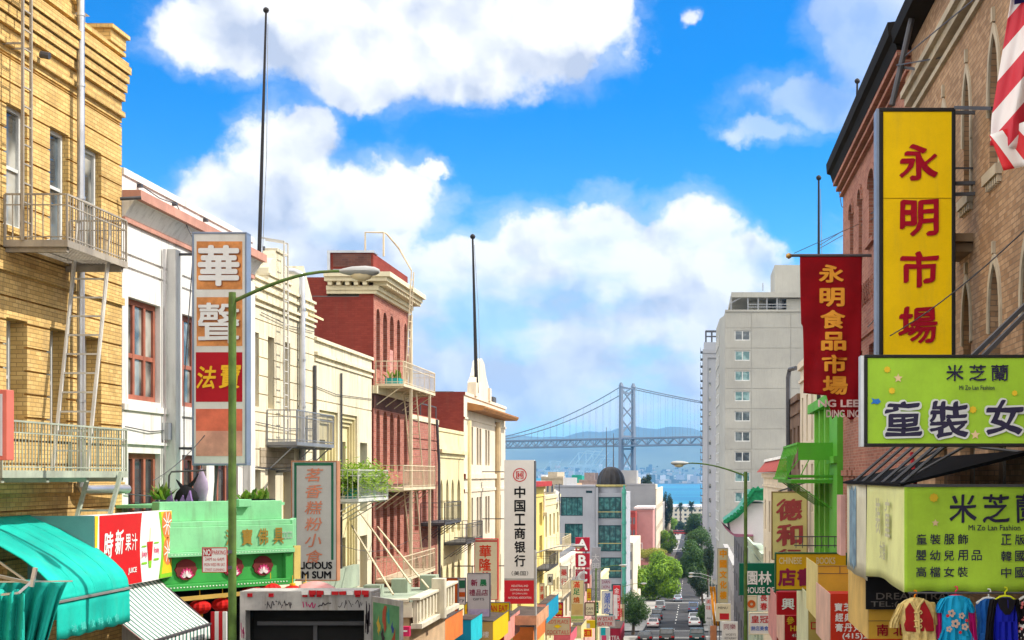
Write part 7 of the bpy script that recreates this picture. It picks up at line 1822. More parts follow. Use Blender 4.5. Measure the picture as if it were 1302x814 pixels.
ob2 = M('banner_amber', (0.80, 0.30, 0.01, 1), 0.6)
for i, px in enumerate((902.5, 906.5)):
    mb = MB(ob2); mb.grid(lambda a, b: P(px+3*a+5*b, 746+50*b, 130+8*i+0.3*math.sin(b*6+a)), 3, 14)
    r = thing('banner', ('orange pavement banner nearer the white hanging sign', 'orange pavement banner nearer the tall orange lettered sign')[i], 'banner', P(px+7, 796, 130+8*i), 'orange pavement banners'); part('cloth', mb, r, smooth=True, solid=0.03)
    mb = MB(steel_dark); mb.bar(P(px-1, 744, 130.2+8*i), P(px+9, 744, 130.2+8*i), 0.06); mb.bar(P(px+8.5, 744, 130.2+8*i), P(px+8.5, 830, 130.2+8*i), 0.08); part('pole', mb, r)
mb = MB(M('tan_banner', (0.55, 0.22, 0.10, 1), 0.6)); mb.box(Xp(903, 126), Xp(911, 126), 126, 126.2, Zp(816, 126), Zp(796, 126)); solo('menu_board', mb, 'rust coloured standing board at the foot of the orange banners', 'board')
# flag
fl_ = thing('flag', 'red and white striped flag with a dark blue corner drooping beside the tan brick wall', 'flag', P(1285, 215, 16.6))
stp = bpy.data.materials.new('flag_stripes'); stp.use_nodes = True
t = NT(stp.node_tree); b_ = stp.node_tree.nodes['Principled BSDF']
sxx = t.n('ShaderNodeSeparateXYZ', ins={0: t.n('ShaderNodeTexCoord').outputs['Object']})
ph_ = t.math('ADD', t.math('MULTIPLY', sxx.outputs[2], 1.0), t.math('MULTIPLY', sxx.outputs[0], -1.15))
fr = t.math('FRACT', t.math('MULTIPLY', ph_, 1.75))
t.t.links.new(t.mix(t.math('GREATER_THAN', fr, 0.5), (0.72, 0.66, 0.66, 1), (0.5, 0.01, 0.03, 1)), b_.inputs['Base Color']); b_.inputs['Roughness'].default_value = 0.6
stp2 = bpy.data.materials.new('flag_stripes_turned'); stp2.use_nodes = True
t = NT(stp2.node_tree); b_ = stp2.node_tree.nodes['Principled BSDF']
sxx = t.n('ShaderNodeSeparateXYZ', ins={0: t.n('ShaderNodeTexCoord').outputs['Object']})
fr = t.math('FRACT', t.math('MULTIPLY', t.math('ADD', sxx.outputs[0], t.math('MULTIPLY', sxx.outputs[2], 0.75)), 2.6))
t.t.links.new(t.mix(t.math('GREATER_THAN', fr, 0.5), (0.80, 0.78, 0.76, 1), (0.62, 0.012, 0.02, 1)), b_.inputs['Base Color']); b_.inputs['Roughness'].default_value = 0.6
def flg(a, b):
    py = -40+b*225
    l = 1292-(py+40)*0.165 if py < 150 else 1260.6-(py-150)*0.05
    px = l+(1352-l)*a
    return P(px, py+ (10*a), 16.6+0.10*math.sin(a*9+b*2.0)+0.03*math.sin(a*23+b*5))
mb = MB(stp); mb.grid(flg, 40, 30); part('cloth', mb, fl_, smooth=True, solid=0.008)
def flg2(a, b):
    l = 1258+b*18; py = 172+b*45
    px = l+a*(88-12*b)
    return P(px, py-a*34+a*b*18, 16.5-0.05*math.sin(a*11+1)-0.03*b)
mb = MB(stp2); mb.grid(flg2, 24, 8); part('fold', mb, fl_, smooth=True, solid=0.008)
mb = MB(M('flag_blue', (0.01, 0.015, 0.10, 1), 0.6)); mb.grid(lambda a, b: P(1290+60*a, -40+46*b-14*a, 16.55+0.1*math.sin(a*7)), 10, 6); part('canton', mb, fl_, solid=0.008)
mb = MB(steel_dark); mb.tube([P(1270, -46, 16.6), (XR, 17.6, Zp(-10, 17.6))], 0.03, 8); part('pole', mb, fl_)

# thin overhead wires
def wire(mb_, a, b, sag, r_=0.009):
    a, b = Vector(a), Vector(b)
    mb_.tube([a.lerp(b, k/10)-Vector((0, 0, sag*4*(k/10)*(1-k/10))) for k in range(11)], r_, 5)
for i, (a, b, sg, lb) in enumerate((
    ((XL+0.1, 33.0, 0.9), (XL+0.1, 43.0, 0.5), 0.5, 'thin sagging wire along the white and cream facades above the green marquee'),
    ((XL+0.1, 30.2, -0.1), (-10.2, 31.4, 0.9), 0.1, 'thin wire running to the foot of the tall grey vertical sign'),
    ((XL+0.3, 44.0, -1.9), (XL+0.3, 57.0, -2.4), 0.4, 'thin wire along the lower red brick facade'),
    ((XR-0.05, 30.0, 4.2), (2.6, 22.1, 2.2), 0.15, 'thin wire slanting from the salmon brick wall to the yellow market sign'),
    ((XR-0.05, 18.0, 3.1), (2.9, 21.9, 2.05), 0.1, 'thin wire slanting across the tan brick wall'))):
    mb = MB(steel_dark); wire(mb, a, b, sg); solo('wire', mb, lb, 'wire', 'thin wires on the facades')
# ================================================================ DOMED CORNER BUILDING AND DOWNTOWN
DY = 240.0; DPn = camplane(DY); k_ = DY/F
gst = M('blue_grey_stone', (0.40, 0.41, 0.45, 1), 0.8, 0.1, 0.3, streak=0.12); tgl = Mglass('teal_glass', (0.012, 0.075, 0.085, 1), 0.08, (0.06, 0.22, 0.22, 1)); tfr = M('teal_frame', (0.02, 0.07, 0.08, 1), 0.5)
dm = thing('domed_building', 'blue grey corner building with teal glass bays under a dark ribbed dome', 'office building', (-16, 248, gz(DY)))
x0, x1, xb = Xp(705, DY), Xp(757, DY), Xp(794, DY)
wr = [(713, 632, 741, 656), (718, 666, 741, 691), (713, 701, 741, 725), (713, 735, 741, 760)]
mb = MB(gst)
relief(mb, DPn, x0, x1, gz(DY)-2, Zp(617, DY), [(Xp(a, DY), Xp(c_, DY), Zp(d, DY), Zp(b, DY), 0.4, {'open': True}) for a, b, c_, d in wr]+[(x0, x1, Zp(619, DY), Zp(617, DY), -0.2), (Xp(745, DY), Xp(753, DY), Zp(627, DY), Zp(624, DY), 0.3, {'mat': tfr})], 0.8)
mb.box(x0, x1, DY+0.78, DY+30, gz(DY)-2, Zp(618, DY))
mb.box(x1, xb-0.3, DY+0.3, DY+30, gz(DY)-2, Zp(627, DY))
for px in (757.5, 790): mb.box(Xp(px, DY), Xp(px+3.2, DY), DY-0.5, DY+0.5, gz(DY)-2, Zp(620, DY))
cxd = Xp(775.5, DY); mb.lathe((cxd, DY+3.2, Zp(629, DY)), [(2.15, 0), (2.15, 1.4), (2.3, 1.5)], 28)
part('wall', mb, dm)
for (a, b, c_, d) in wr: window(dm, DPn, Xp(a, DY), Xp(c_, DY), Zp(d, DY), Zp(b, DY), 0.35, tfr, tgl, 4, 1, 0.12)
for (a, b) in ((632, 659), (668, 701), (709, 735), (743, 770), (778, 810)): window(dm, DPn, Xp(760.5, DY), Xp(790, DY), Zp(b, DY), Zp(a, DY), 0.25, tfr, tgl, 4, 2, 0.14, split=0.4)
mb = MB(M('ochre_rail', (0.5, 0.42, 0.16, 1), 0.6))
for py in (651, 691, 726, 762): mb.bar(P(760, py, DY-0.7), P(790, py, DY-0.7), 0.12)
mb.lathe((cxd, DY+3.2, Zp(619.5, DY)), [(2.35, 0), (2.55, 0.1), (2.55, 0.3), (2.3, 0.4)], 28); part('gilt_rail', mb, dm)
mb = MB(M('dome_bronze', (0.045, 0.04, 0.038, 1), 0.45, 0.25, 1.0, metal=0.4))
vs, fs, n, m_ = [], [], 48, 12
for j in range(m_+1):
    t_ = j/m_*math.pi/2
    for k in range(n):
        rr = 2.25*math.cos(t_)**0.85*(1+0.035*(1 if k % 3 == 0 else -0.3)); vs.append(Vector((cxd+rr*math.cos(2*math.pi*k/n), DY+3.2+rr*math.sin(2*math.pi*k/n), Zp(617, DY)+3.0*math.sin(t_))))
for j in range(m_):
    for k in range(n): fs.append((j*n+k, j*n+(k+1) % n, (j+1)*n+(k+1) % n, (j+1)*n+k))
mb.mesh(vs, fs); part('dome', mb, dm)
mb = MB(M('teal_column', (0.10, 0.40, 0.30, 1), 0.5, 0.12))
cx = Xp(793.5, DY-1.4); z0 = gz(DY-1.4); mb.tube([(cx, DY-1.4, z0), (cx, DY-1.4, Zp(622, DY))], 0.30, 14)
for i in range(10): mb.tube([(cx, DY-1.4, Zp(625+19*i, DY)), (cx, DY-1.4, Zp(628+19*i, DY))], 0.38, 14)
mb.bar((cx, DY-1.4, Zp(617, DY)), (cx, DY-1.4, Zp(624, DY)), 0.3); part('column', mb, dm)
for i, (px, py, lb) in enumerate(((771, 543, 'taller thin mast rising behind the dark dome'), (780, 551, 'shorter thin mast rising behind the dark dome'))):
    mb = MB(steel_dark); mb.tube([P(px, 600, 300), P(px, py, 300)], 0.13, 6, 0.05); solo('mast', mb, lb, 'mast', 'masts behind the dome')
def block(label, px0, px1, pyt, Y, dep, mat, wins=0, cat='office building', top=None, mat2=None):
    g = gz(Y)-2; x0, x1 = Xp(px0, Y), Xp(px1, Y)
    r_ = thing('office_block', label, cat, ((x0+x1)/2, Y+dep/2, g+2)); zt = Zp(pyt, Y); pl = camplane(Y); rects = [(x0, x1, zt-0.5, zt, -0.15)]
    us, vv = [], []
    if wins:
        st_ = (x1-x0)/wins; nfl = max(1, min(8, int((zt-g-4)/3.4)))
        for k in range(wins): us.append((x0+st_*(k+0.25), x0+st_*(k+0.75)))
        for j in range(nfl): vv.append((zt-1.0-3.3*(j+1)+0.8, zt-1.0-3.3*(j+1)+2.6))
        for v in vv: rects += win_rects(us, v[0], v[1], 0.2)
    mb_ = MB(mat); relief(mb_, pl, x0, x1, g, zt, rects, 0.5); mb_.m(mat2 or mat); mb_.box(x0, x1, Y+0.48, Y+dep, g, zt-0.3)
    if top: mb_.m(mat).box(Xp(top[0], Y), Xp(top[1], Y), Y+dep*0.3, Y+dep*0.8, zt-0.3, Zp(top[2], Y))
    part('wall', mb_, r_)
    for v in vv:
        for u_ in us: window(r_, pl, u_[0], u_[1], v[0], v[1], 0.17, steel, glass_b, 1, 1, 0.1)
    return r_
gwl = M('grey_party_wall', (0.36, 0.36, 0.37, 1), 0.85, 0.1, 0.2); tanw = M('tan_block', (0.46, 0.38, 0.27, 1), 0.85, 0.15); pnk = M('pink_block', (0.52, 0.27, 0.25, 1), 0.85, 0.1, 0.4); rdk = M('red_block', (0.34, 0.06, 0.05, 1), 0.85, 0.15)
block('blank grey party wall stepping up behind the pink building', 795, 833, 615, 450, 30, gwl, top=(786, 808, 598), mat2=cream3)
b1 = block('pink building with a cornice just right of the teal column', 808, 830, 648, 412, 26, pnk)
mb = MB(M('cornice_pale', (0.68, 0.6, 0.58, 1), 0.8)); mb.box(Xp(806, 412), Xp(831.5, 412), 411.4, 438, Zp(647.5, 412), Zp(645, 412)); part('cornice', mb, b1)
mb = MB(wp)
for (a, b, c_, d) in ((809.5, 690, 817, 712),): mb.box(Xp(a, 412), Xp(c_, 412), 411.9, 412.1, Zp(d, 412), Zp(b, 412)); mb.m(rdk).box(Xp(a+1.3, 412), Xp(c_-1.3, 412), 411.85, 412.05, Zp(d-1.5, 412), Zp(b+1.5, 412))
part('doorway', mb, b1)
block('narrow dark red building squeezed between the teal column and the pink wall', 796, 808, 650, 400, 20, rdk, 3)
block('small pale building with a flat awning below the dark red one', 790, 805, 690, 276, 40, cream3, 2)
PLB = Plane((Xp(836, 330), 0, 0), (0, 1, 0), (1, 0, 0))
simple('plaster_building', 'sunlit cream facade facing the street beyond the grey party wall', 452, 560, Zp(622, 452), cream3, 4, 8, pl=Plane((-11, 0, 0), (0, 1, 0), (1, 0, 0)))
simple('plaster_building', 'pale street building farther down behind the bare tree', 562, 640, Zp(640, 562), M('grey_wall', (0.36, 0.35, 0.34, 1), 0.8, 0.2), 4, 9, pl=Plane((-11, 0, 0), (0, 1, 0), (1, 0, 0)))
simple('plaster_building', 'long street building on the right near the end of the street', 480, 700, Zp(640, 520), gwl, 5, 14, pl=Plane((4.6, 0, 0), (0, 1, 0), (-1, 0, 0)))
simple('plaster_building', 'far street building on the left near the end of the street', 642, 700, Zp(650, 642), tanw, 3, 9, pl=Plane((-10, 0, 0), (0, 1, 0), (1, 0, 0)))
block('grey brown office block with a stepped roof above the tan building', 688, 716, 606, 330, 40, tanw, 5, top=(690, 702, 600), mat2=gwl)
block('low tan rooftop block with small vents left of the dome', 714, 742, 619, 380, 40, M('tan_roof_block', (0.50, 0.33, 0.2, 1), 0.85, 0.2), 6, top=(720, 728, 615))
block('brown roofed office block close to the left of the dome', 736, 766, 610, 420, 40, M('umber_block', (0.30, 0.24, 0.22, 1), 0.85, 0.2), 7, top=(739, 752, 601))
block('white office block with a thin roof mast near the bank sign', 676, 697, 612, 520, 40, wht, 5, top=(684, 690, 604))
block('small green clad block between the roofs left of the dome', 727, 740, 604, 560, 30, M('green_clad', (0.02, 0.30, 0.22, 1), 0.6), 0)
block('pale stair tower right beside the bridge tower foot', 803, 812, 606, 480, 20, cream3, 0)
# terminal building at the water's edge
fy = 1180.0
fb = block('long cream pier building at the water beyond the palms', 838, 905, 645, fy, 40, M('pier_cream', (0.60, 0.55, 0.44, 1), 0.85, 0.08), 11, cat='pier building', mat2=M('pier_roof', (0.42, 0.40, 0.38, 1), 0.8))
mb = MB(gst); mb.prism([P(838, 644.6, fy), P(905, 644.6, fy), P(905, 641, fy+20), P(838, 641, fy+20)], (0, 0, -0.5)); part('roof', mb, fb)
mb = MB(M('bus_red', (0.30, 0.03, 0.025, 1), 0.5)); mb.box(Xp(856, 880), Xp(875, 880), 880, 883, Zp(679, 880), Zp(674.5, 880)); mb.m(glass_d).box(Xp(857, 880), Xp(874, 880), 879.95, 880.0, Zp(676.6, 880), Zp(675.2, 880))
for px in (859, 871): mb.m(black_m).tube([P(px, 679.4, 879.9), P(px, 679.4, 880.4)], 0.5, 12)
solo('bus', mb, 'red bus crossing at the far end of the street', 'bus')

# ================================================================ TREES
bark = M('bark', (0.10, 0.075, 0.055, 1), 0.9, 0.3, 3)
lf1 = Mleaf('ficus_leaf', (0.05, 0.125, 0.012, 1), (0.25, 0.40, 0.025, 1)); lf2 = Mleaf('dark_leaf', (0.022, 0.06, 0.016, 1), (0.075, 0.15, 0.035, 1)); lf3 = Mleaf('willow_leaf', (0.16, 0.18, 0.03, 1), (0.36, 0.34, 0.07, 1)); lf4 = Mleaf('conifer_leaf', (0.012, 0.03, 0.018, 1), (0.03, 0.06, 0.03, 1))
def tree(label, x, y, crown_c, rad, leaf, n=5200, ls=0.16, tr=0.22, nb=15, name='street_tree', group='leafy street trees', bare=0, seed=1):
    rnd = random.Random(seed)
    g = gz(y)+0.1; c = Vector(crown_c)
    r = thing(name, label, 'tree', (x, y, g), group)
    mb_ = MB(bark); fork = Vector((x+(c.x-x)*0.4, y, g+(c.z-rad[2]*0.5-g)*0.85))
    mb_.tube([(x, y, g-0.2), (x+0.05, y, (g+fork.z)/2), fork], tr*1.15, 9, tr*0.8)
    cl = []
    for k in range(nb):
        while True:
            q = Vector((rnd.uniform(-1, 1), rnd.uniform(-1, 1), rnd.uniform(-1, 1)))
            if 0.25 < q.length < 1: break
        q = q*0.74
        p_ = Vector((c.x+q.x*rad[0], c.y+q.y*rad[1], c.z+q.z*rad[2])); cl.append((p_, rnd.uniform(0.28, 0.46)))
        if k < 9:
            mid = fork.lerp(p_, 0.5)+Vector((0, 0, rad[2]*0.12)); mb_.tube([fork, mid, p_], tr*0.45, 6, tr*0.1)
    part('trunk', mb_, r)
    if bare:
        mb_ = MB(M('twig', (0.30, 0.20, 0.13, 1), 0.9, 0.2))
        for k in range(bare):
            a = rnd.uniform(0, 6.28); e = rnd.uniform(0.15, 1.35); L = rnd.uniform(0.6, 1.05)
            d = Vector((math.cos(a)*math.cos(e)*rad[0], math.sin(a)*math.cos(e)*rad[1], math.sin(e)*rad[2]*1.7))*L
            s_ = fork+Vector((rnd.uniform(-1, 1)*rad[0]*0.5, rnd.uniform(-1, 1)*rad[1]*0.4, rnd.uniform(-0.3, 0.5)*rad[2])); mb_.bar(s_, s_+d*0.6, 0.035)
        part('twigs', mb_, r)
    mb_ = MB(leaf); tot = sum(q[1]**2 for q in cl)
    for (p_, s_) in cl:
        for k in range(int(n*s_*s_/tot)):
            d = Vector((rnd.gauss(0, 1), rnd.gauss(0, 1), rnd.gauss(0, 1))).normalized()*(rnd.random()**0.28)*s_
            q = p_+Vector((d.x*rad[0], d.y*rad[1], d.z*rad[2]))
            a = Vector((rnd.gauss(0, 1), rnd.gauss(0, 1), rnd.gauss(0, 1))).normalized(); nrm = (d.normalized()+a*0.7).normalized()
            u = nrm.cross(a).normalized()*ls*rnd.uniform(0.6, 1.3); v = nrm.cross(u).normalized()*ls*rnd.uniform(0.5, 1.0)
            mb_.poly([q-u, q-v*0.7, q+u, q+v*0.7])
    part('crown', mb_, r)
    return r
def at(px, py, Y): return tuple(P(px, py, Y))
tree('large sunlit ficus tree on the left pavement, brightest crown of the street', Xp(832, 330), 330, at(834, 733, 330), (5.9, 4.6, 5.6), lf1, 24000, 0.27, 0.3, 30, seed=3)
tree('lighter ficus tree half behind the domed building column', Xp(806, 300), 300, at(803, 736, 300), (3.0, 3.0, 3.6), lf1, 7500, 0.22, 0.22, 14, seed=5)
tree('dark round street tree with a forked trunk left of the parked pale car', Xp(805, 205), 205, at(807, 772, 205), (2.3, 2.3, 2.6), lf2, 8500, 0.12, 0.22, 18, seed=8)
tree('bare twiggy tree with yellow green lower leaves above the sunlit ficus', Xp(836, 385), 385, at(832, 702, 385), (6.0, 4.0, 1.9), lf3, 4800, 0.18, 0.25, 12, bare=650, seed=9)
tree('broad dark tree arching over the right kerb', Xp(890, 345), 345, at(885, 716, 345), (5.0, 4.6, 6.2), lf2, 17000, 0.26, 0.3, 20, seed=12)
tree('dark tree below the broad one, shading the right kerb', Xp(893, 285), 285, at(891, 742, 285), (2.6, 3.0, 2.8), lf4, 4500, 0.18, 0.25, 14, seed=14)
tree('small dark shrub like tree beside the parked white car on the right', Xp(893, 232), 232, at(893, 782, 232), (1.0, 2.0, 2.0), lf2, 2200, 0.12, 0.15, 8, seed=15)
tree('mid green tree near the end of the street in front of the grey tower', Xp(888, 640), 640, at(886, 674, 640), (7.0, 6, 7.5), lf2, 7000, 0.35, 0.4, 16, seed=17)
tree('second mid green tree near the end of the street, closer than the palms', Xp(884, 800), 800, at(886, 665, 800), (7, 6, 6.0), lf2, 4000, 0.45, 0.4, 14, seed=18)
tree('small bright tree before the far cross street on the left', Xp(853, 650), 650, at(852, 683, 650), (3.6, 4, 4.0), lf1, 2600, 0.3, 0.3, 10, seed=19)
tree('bright round tree in front of the pier building on the left', Xp(852, 760), 760, at(852, 666, 760), (4, 4, 4.5), lf1, 2400, 0.35, 0.3, 10, seed=20)
tree('tall dark cypress like tree behind the sunlit cream facade', Xp(846, 600), 600, at(848, 645, 600), (2.6, 3, 8.5), lf4, 5200, 0.28, 0.3, 16, name='cypress_tree', group='dark conifers', seed=21)
tree('dark conifer top rising behind the grey party wall', Xp(822, 500), 500, at(822, 616, 500), (3.2, 3, 4.2), lf4, 3200, 0.28, 0.3, 12, name='conifer_tree', group='dark conifers', seed=22)
tree('dark low tree by the pier building left of the palms', Xp(862, 1000), 1000, at(863, 668, 1000), (6, 5, 5), lf4, 2400, 0.5, 0.4, 10, seed=23)
tree('dark tree at the foot of the grey tower on the right pavement', Xp(900, 300), 300, at(901, 715, 300), (1.2, 2.4, 4.5), lf4, 3000, 0.18, 0.25, 12, seed=24)
for i, (px, py, lb) in enumerate(((865, 644, 'palm tree on the waterfront, the smaller left one of the two'), (879, 644, 'palm tree on the waterfront, the fuller right one of the two'))):
    Yp = 1080.0+20*i; c = P(px, py, Yp); g = gz(Yp); r = thing('palm_tree', lb, 'palm tree', (c.x, Yp, g), 'palms on the waterfront')
    mb = MB(bark); mb.tube([(c.x, Yp, g), (c.x+0.2, Yp, (g+c.z)/2), c], 0.55, 8, 0.45); part('trunk', mb, r)
    mb = MB(lf4); rnd = random.Random(i+40); kk = 1.0+0.25*i
    for k in range(110):
        a = rnd.uniform(0, 6.28); e = rnd.uniform(-0.7, 1.3); L = rnd.uniform(3.2, 5.2)*kk
        d = Vector((math.cos(a)*math.cos(e), math.sin(a)*math.cos(e), math.sin(e))); s_ = Vector((-math.sin(a), math.cos(a), 0))*0.45
        p1 = c+d*L*0.55; p2 = c+d*L-Vector((0, 0, L*0.22))
        mb.poly([c-s_*0.3, p1-s_, p2, p1+s_, c+s_*0.3])
    part('crown', mb, r)

# ================================================================ CARS
tyre = M('tyre', (0.015, 0.015, 0.016, 1), 0.85); tail = M('tail_light', (0.5, 0.01, 0.012, 1), 0.2); head = M('head_light', (0.8, 0.8, 0.78, 1), 0.15); carglass = Mglass('car_glass', (0.015, 0.02, 0.025, 1), 0.05, (0.04, 0.05, 0.06, 1)); chrome = M('rim_silver', (0.5, 0.5, 0.52, 1), 0.3, 0.1, metal=0.8)
def car(label, x, y, colr, kind='sedan', rot=0.0, grp='parked cars'):
    slope = math.atan2(gz(y+2)-gz(y-2), 4) if abs(rot) < 0.5 else 0
    r = thing('car', label, 'car', (x, y, gz(y)+0.01), grp)
    pm = M('car_paint_'+'_'.join('%02d' % int(q*99) for q in colr), tuple(colr)+(1,), 0.25, 0.03, spec=0.6)
    van = kind != 'sedan'; L = 4.6 if not van else 4.9; hw = 0.9 if not van else 0.95; hb = 0.92 if not van else 1.05; ht = 1.45 if not van else (1.85 if kind == 'van' else 1.7)
    def V(a, b, c): return Vector((a, b, c))
    o = r.location
    def put(nm, mb_, par=r, **kw):
        mb_.v = [q+o for q in mb_.v]; return part(nm, mb_, par, **kw)
    mb_ = MB(pm)
    prof_ = [(-L/2, 0.35), (-L/2-0.03, 0.6), (-L/2+0.06, hb), (-L/2+0.9, hb+0.03), (L/2-1.3, hb), (L/2-0.15, hb-0.17), (L/2+0.02, 0.6), (L/2, 0.35), (L/2-0.1, 0.25), (-L/2+0.1, 0.25)]
    mb_.prism([V(-hw, a, b) for a, b in prof_], (2*hw, 0, 0))
    if not van: b0, b1, t0, t1 = -L/2+0.45, L/2-1.15, -L/2+1.15, L/2-1.95
    else: b0, b1, t0, t1 = -L/2+0.06, L/2-0.95, -L/2+0.28, L/2-1.75
    tw2 = hw-0.2 if not van else hw-0.12
    cab = [V(-hw+0.05, b0, hb), V(hw-0.05, b0, hb), V(hw-0.05, b1, hb), V(-hw+0.05, b1, hb), V(-tw2, t0, ht), V(tw2, t0, ht), V(tw2, t1, ht), V(-tw2, t1, ht)]
    mb_.hexa(cab)
    body = put('body', mb_, bev=0.07)
    def inset(q4, e, off):
        c_ = sum(q4, Vector())/4; n_ = (q4[1]-q4[0]).cross(q4[2]-q4[0]).normalized()
        if n_.dot(c_-V(0, 0, 0.9)) < 0: n_ = -n_
        return [c_+(q-c_)*e+n_*off for q in q4]
    for nm, idx, e in (('rear_window', (0, 1, 5, 4), 0.82), ('windscreen', (2, 3, 7, 6), 0.86), ('side_window', (1, 2, 6, 5), 0.8), ('side_window', (3, 0, 4, 7), 0.8)):
        q = inset([cab[i] for i in idx], e, 0.012); g = MB(carglass); g.prism(q, (q[0]-q[0])+ (inset([cab[i] for i in idx], e, 0.0)[0]-q[0])); put(nm, g)
    for sx_2 in (-1, 1):
        g = MB(tail); g.box(sx_2*hw*0.98, sx_2*hw*0.62, -L/2-0.05, -L/2+0.08, 0.62, 0.82); put('tail_light', g)
        g = MB(head); g.box(sx_2*hw*0.97, sx_2*hw*0.62, L/2-0.06, L/2+0.035, 0.58, 0.72); put('headlight', g)
        for yy in (-L/2+0.85, L/2-0.9):
            g = MB(tyre); g.tube([V(sx_2*(hw-0.2), yy, 0.32), V(sx_2*(hw+0.01), yy, 0.32)], 0.32, 16); wl = put('wheel', g, smooth=True)
            g = MB(chrome); g.tube([V(sx_2*(hw+0.0), yy, 0.32), V(sx_2*(hw+0.02), yy, 0.32)], 0.19, 12); put('rim', g, wl)
    g = MB(white_l); g.box(-0.25, 0.25, -L/2-0.055, -L/2-0.02, 0.5, 0.62); put('licence_plate', g)
    r.rotation_euler = (slope, 0, rot)
    return r
for (x, px, y, c_, kd, lb) in (
    (None, 820.5, 184, (0.02, 0.022, 0.025), 'sedan', 'black car at the left kerb, nearest the bottom edge'),
    (None, 848, 186, (0.025, 0.03, 0.028), 'suv', 'dark car driving in the middle of the road at the bottom edge'),
    (None, 886, 187, (0.02, 0.06, 0.065), 'suv', 'dark teal car at the right kerb at the bottom edge'),
    (None, 830.5, 229, (0.62, 0.52, 0.50), 'sedan', 'pale pinkish car parked at the left kerb on the sunny crossing'),
    (None, 833, 240, (0.03, 0.033, 0.04), 'sedan', 'dark car parked directly ahead of the pale pinkish one'),
    (None, 835.5, 252, (0.025, 0.03, 0.036), 'suv', 'dark tall car two ahead of the pale pinkish one'),
    (None, 839.5, 284, (0.30, 0.31, 0.33), 'van', 'grey van at the left kerb under the sunlit ficus'),
    (None, 883, 232, (0.74, 0.74, 0.73), 'sedan', 'white car parked at the right kerb, nearest of the right row'),
    (None, 882, 246, (0.60, 0.62, 0.64), 'sedan', 'silver car parked ahead of the white one at the right kerb'),
    (None, 881.5, 276, (0.10, 0.15, 0.27), 'van', 'blue van at the right kerb beneath the dark trees'),
    (None, 862, 322, (0.30, 0.36, 0.46), 'sedan', 'pale blue car driving away alone in the middle of the street'),
    (None, 856, 430, (0.05, 0.05, 0.055), 'sedan', 'small dark car far down the street at the left kerb')):
    car(lb, Xp(px, y), y, c_, kd)
car('white car turning sideways across the far junction', Xp(869, 716), 716, (0.75, 0.75, 0.75), 'sedan', math.pi/2)

# ================================================================ BRIDGE, PORT, FAR CITY
brg = M('bridge_grey', (0.17, 0.19, 0.23, 1), 0.6, 0.1, 0.02, fine=0)
T0 = Vector((Xp(797.5, 1900), 1900, 0)); bd_ = Vector((-0.77, 0.64, 0)).normalized(); bt = Vector((0.64, 0.77, 0)).normalized()
br = thing('suspension_bridge', 'grey suspension bridge with a cross braced tower over the bay', 'bridge', (T0.x, T0.y, -42))
HT = 113.0; DZ = 43.0; hwid = 11.5
def bp(s, o, z): return T0+bd_*s+bt*o+Vector((0, 0, z))
def tower(s):
    mb_ = MB(brg)
    for o in (-hwid, hwid):
        mb_.hexa([bp(s-3.0, o-2.6, -44), bp(s+3.0, o-2.6, -44), bp(s+3.0, o+2.6, -44), bp(s-3.0, o+2.6, -44), bp(s-1.9, o-1.9, HT), bp(s+1.9, o-1.9, HT), bp(s+1.9, o+1.9, HT), bp(s-1.9, o+1.9, HT)])
        mb_.hexa([bp(s-2.4, o-2.4, HT), bp(s+2.4, o-2.4, HT), bp(s+2.4, o+2.4, HT), bp(s-2.4, o+2.4, HT), bp(s-1, o-1, HT+5), bp(s+1, o-1, HT+5), bp(s+1, o+1, HT+5), bp(s-1, o+1, HT+5)])
    lv = [-40, -20, 5, 34, 53, 72, 90, HT-2]
    for a, b in zip(lv, lv[1:]):
        if a == 34: continue
        for d0 in (-1, 1): mb_.bar(bp(s, d0*hwid, a), bp(s, -d0*hwid, b), 1.3)
    for z in (-40, 34, 50, HT-2, HT-8): mb_.bar(bp(s, -hwid, z), bp(s, hwid, z), 2.0)
    return part('tower', mb_, br)
tower(0); tower(700)
mb = MB(brg)
S0, S1 = -420, 1500
for (z, t_) in ((DZ+4.2, 1.0), (DZ-5, 1.0)):
    c_ = [bp(S0, -hwid, z), bp(S1, -hwid, z), bp(S1, hwid, z), bp(S0, hwid, z)]; mb.hexa([q-Z*t_ for q in c_]+[q+Z*t_ for q in c_])
s = S0
while s < S1:
    for o in (-hwid, hwid):
        mb.bar(bp(s, o, DZ-4), bp(s+9, o, DZ+3.4), 0.7); mb.bar(bp(s+9, o, DZ+3.4), bp(s+18, o, DZ-4), 0.7); mb.bar(bp(s, o, DZ-4), bp(s, o, DZ+3.4), 0.6)
    s += 18
part('deck', mb, br)
def cz(s):
    if s > 350: s = 700-s if s < 700 else s-700
    if s >= 0: return DZ+4+(HT-DZ-4)*max(0.0, 1-s/310.0)**2
    return DZ+6+(HT-DZ-6)*(1+s/520)**1.7
for o in (-hwid, hwid):
    mb = MB(brg); mb.tube([bp(s, o, cz(s)) for s in range(S0, 1101, 20)], 0.65, 8); part('cable', mb, br)
for s in range(-150, 290, 12):
    for o in (-hwid, hwid):
        if cz(s)-DZ > 6:
            mb = MB(brg); mb.bar(bp(s, o, DZ+4), bp(s, o, cz(s)), 0.2); part('suspender', mb, br)
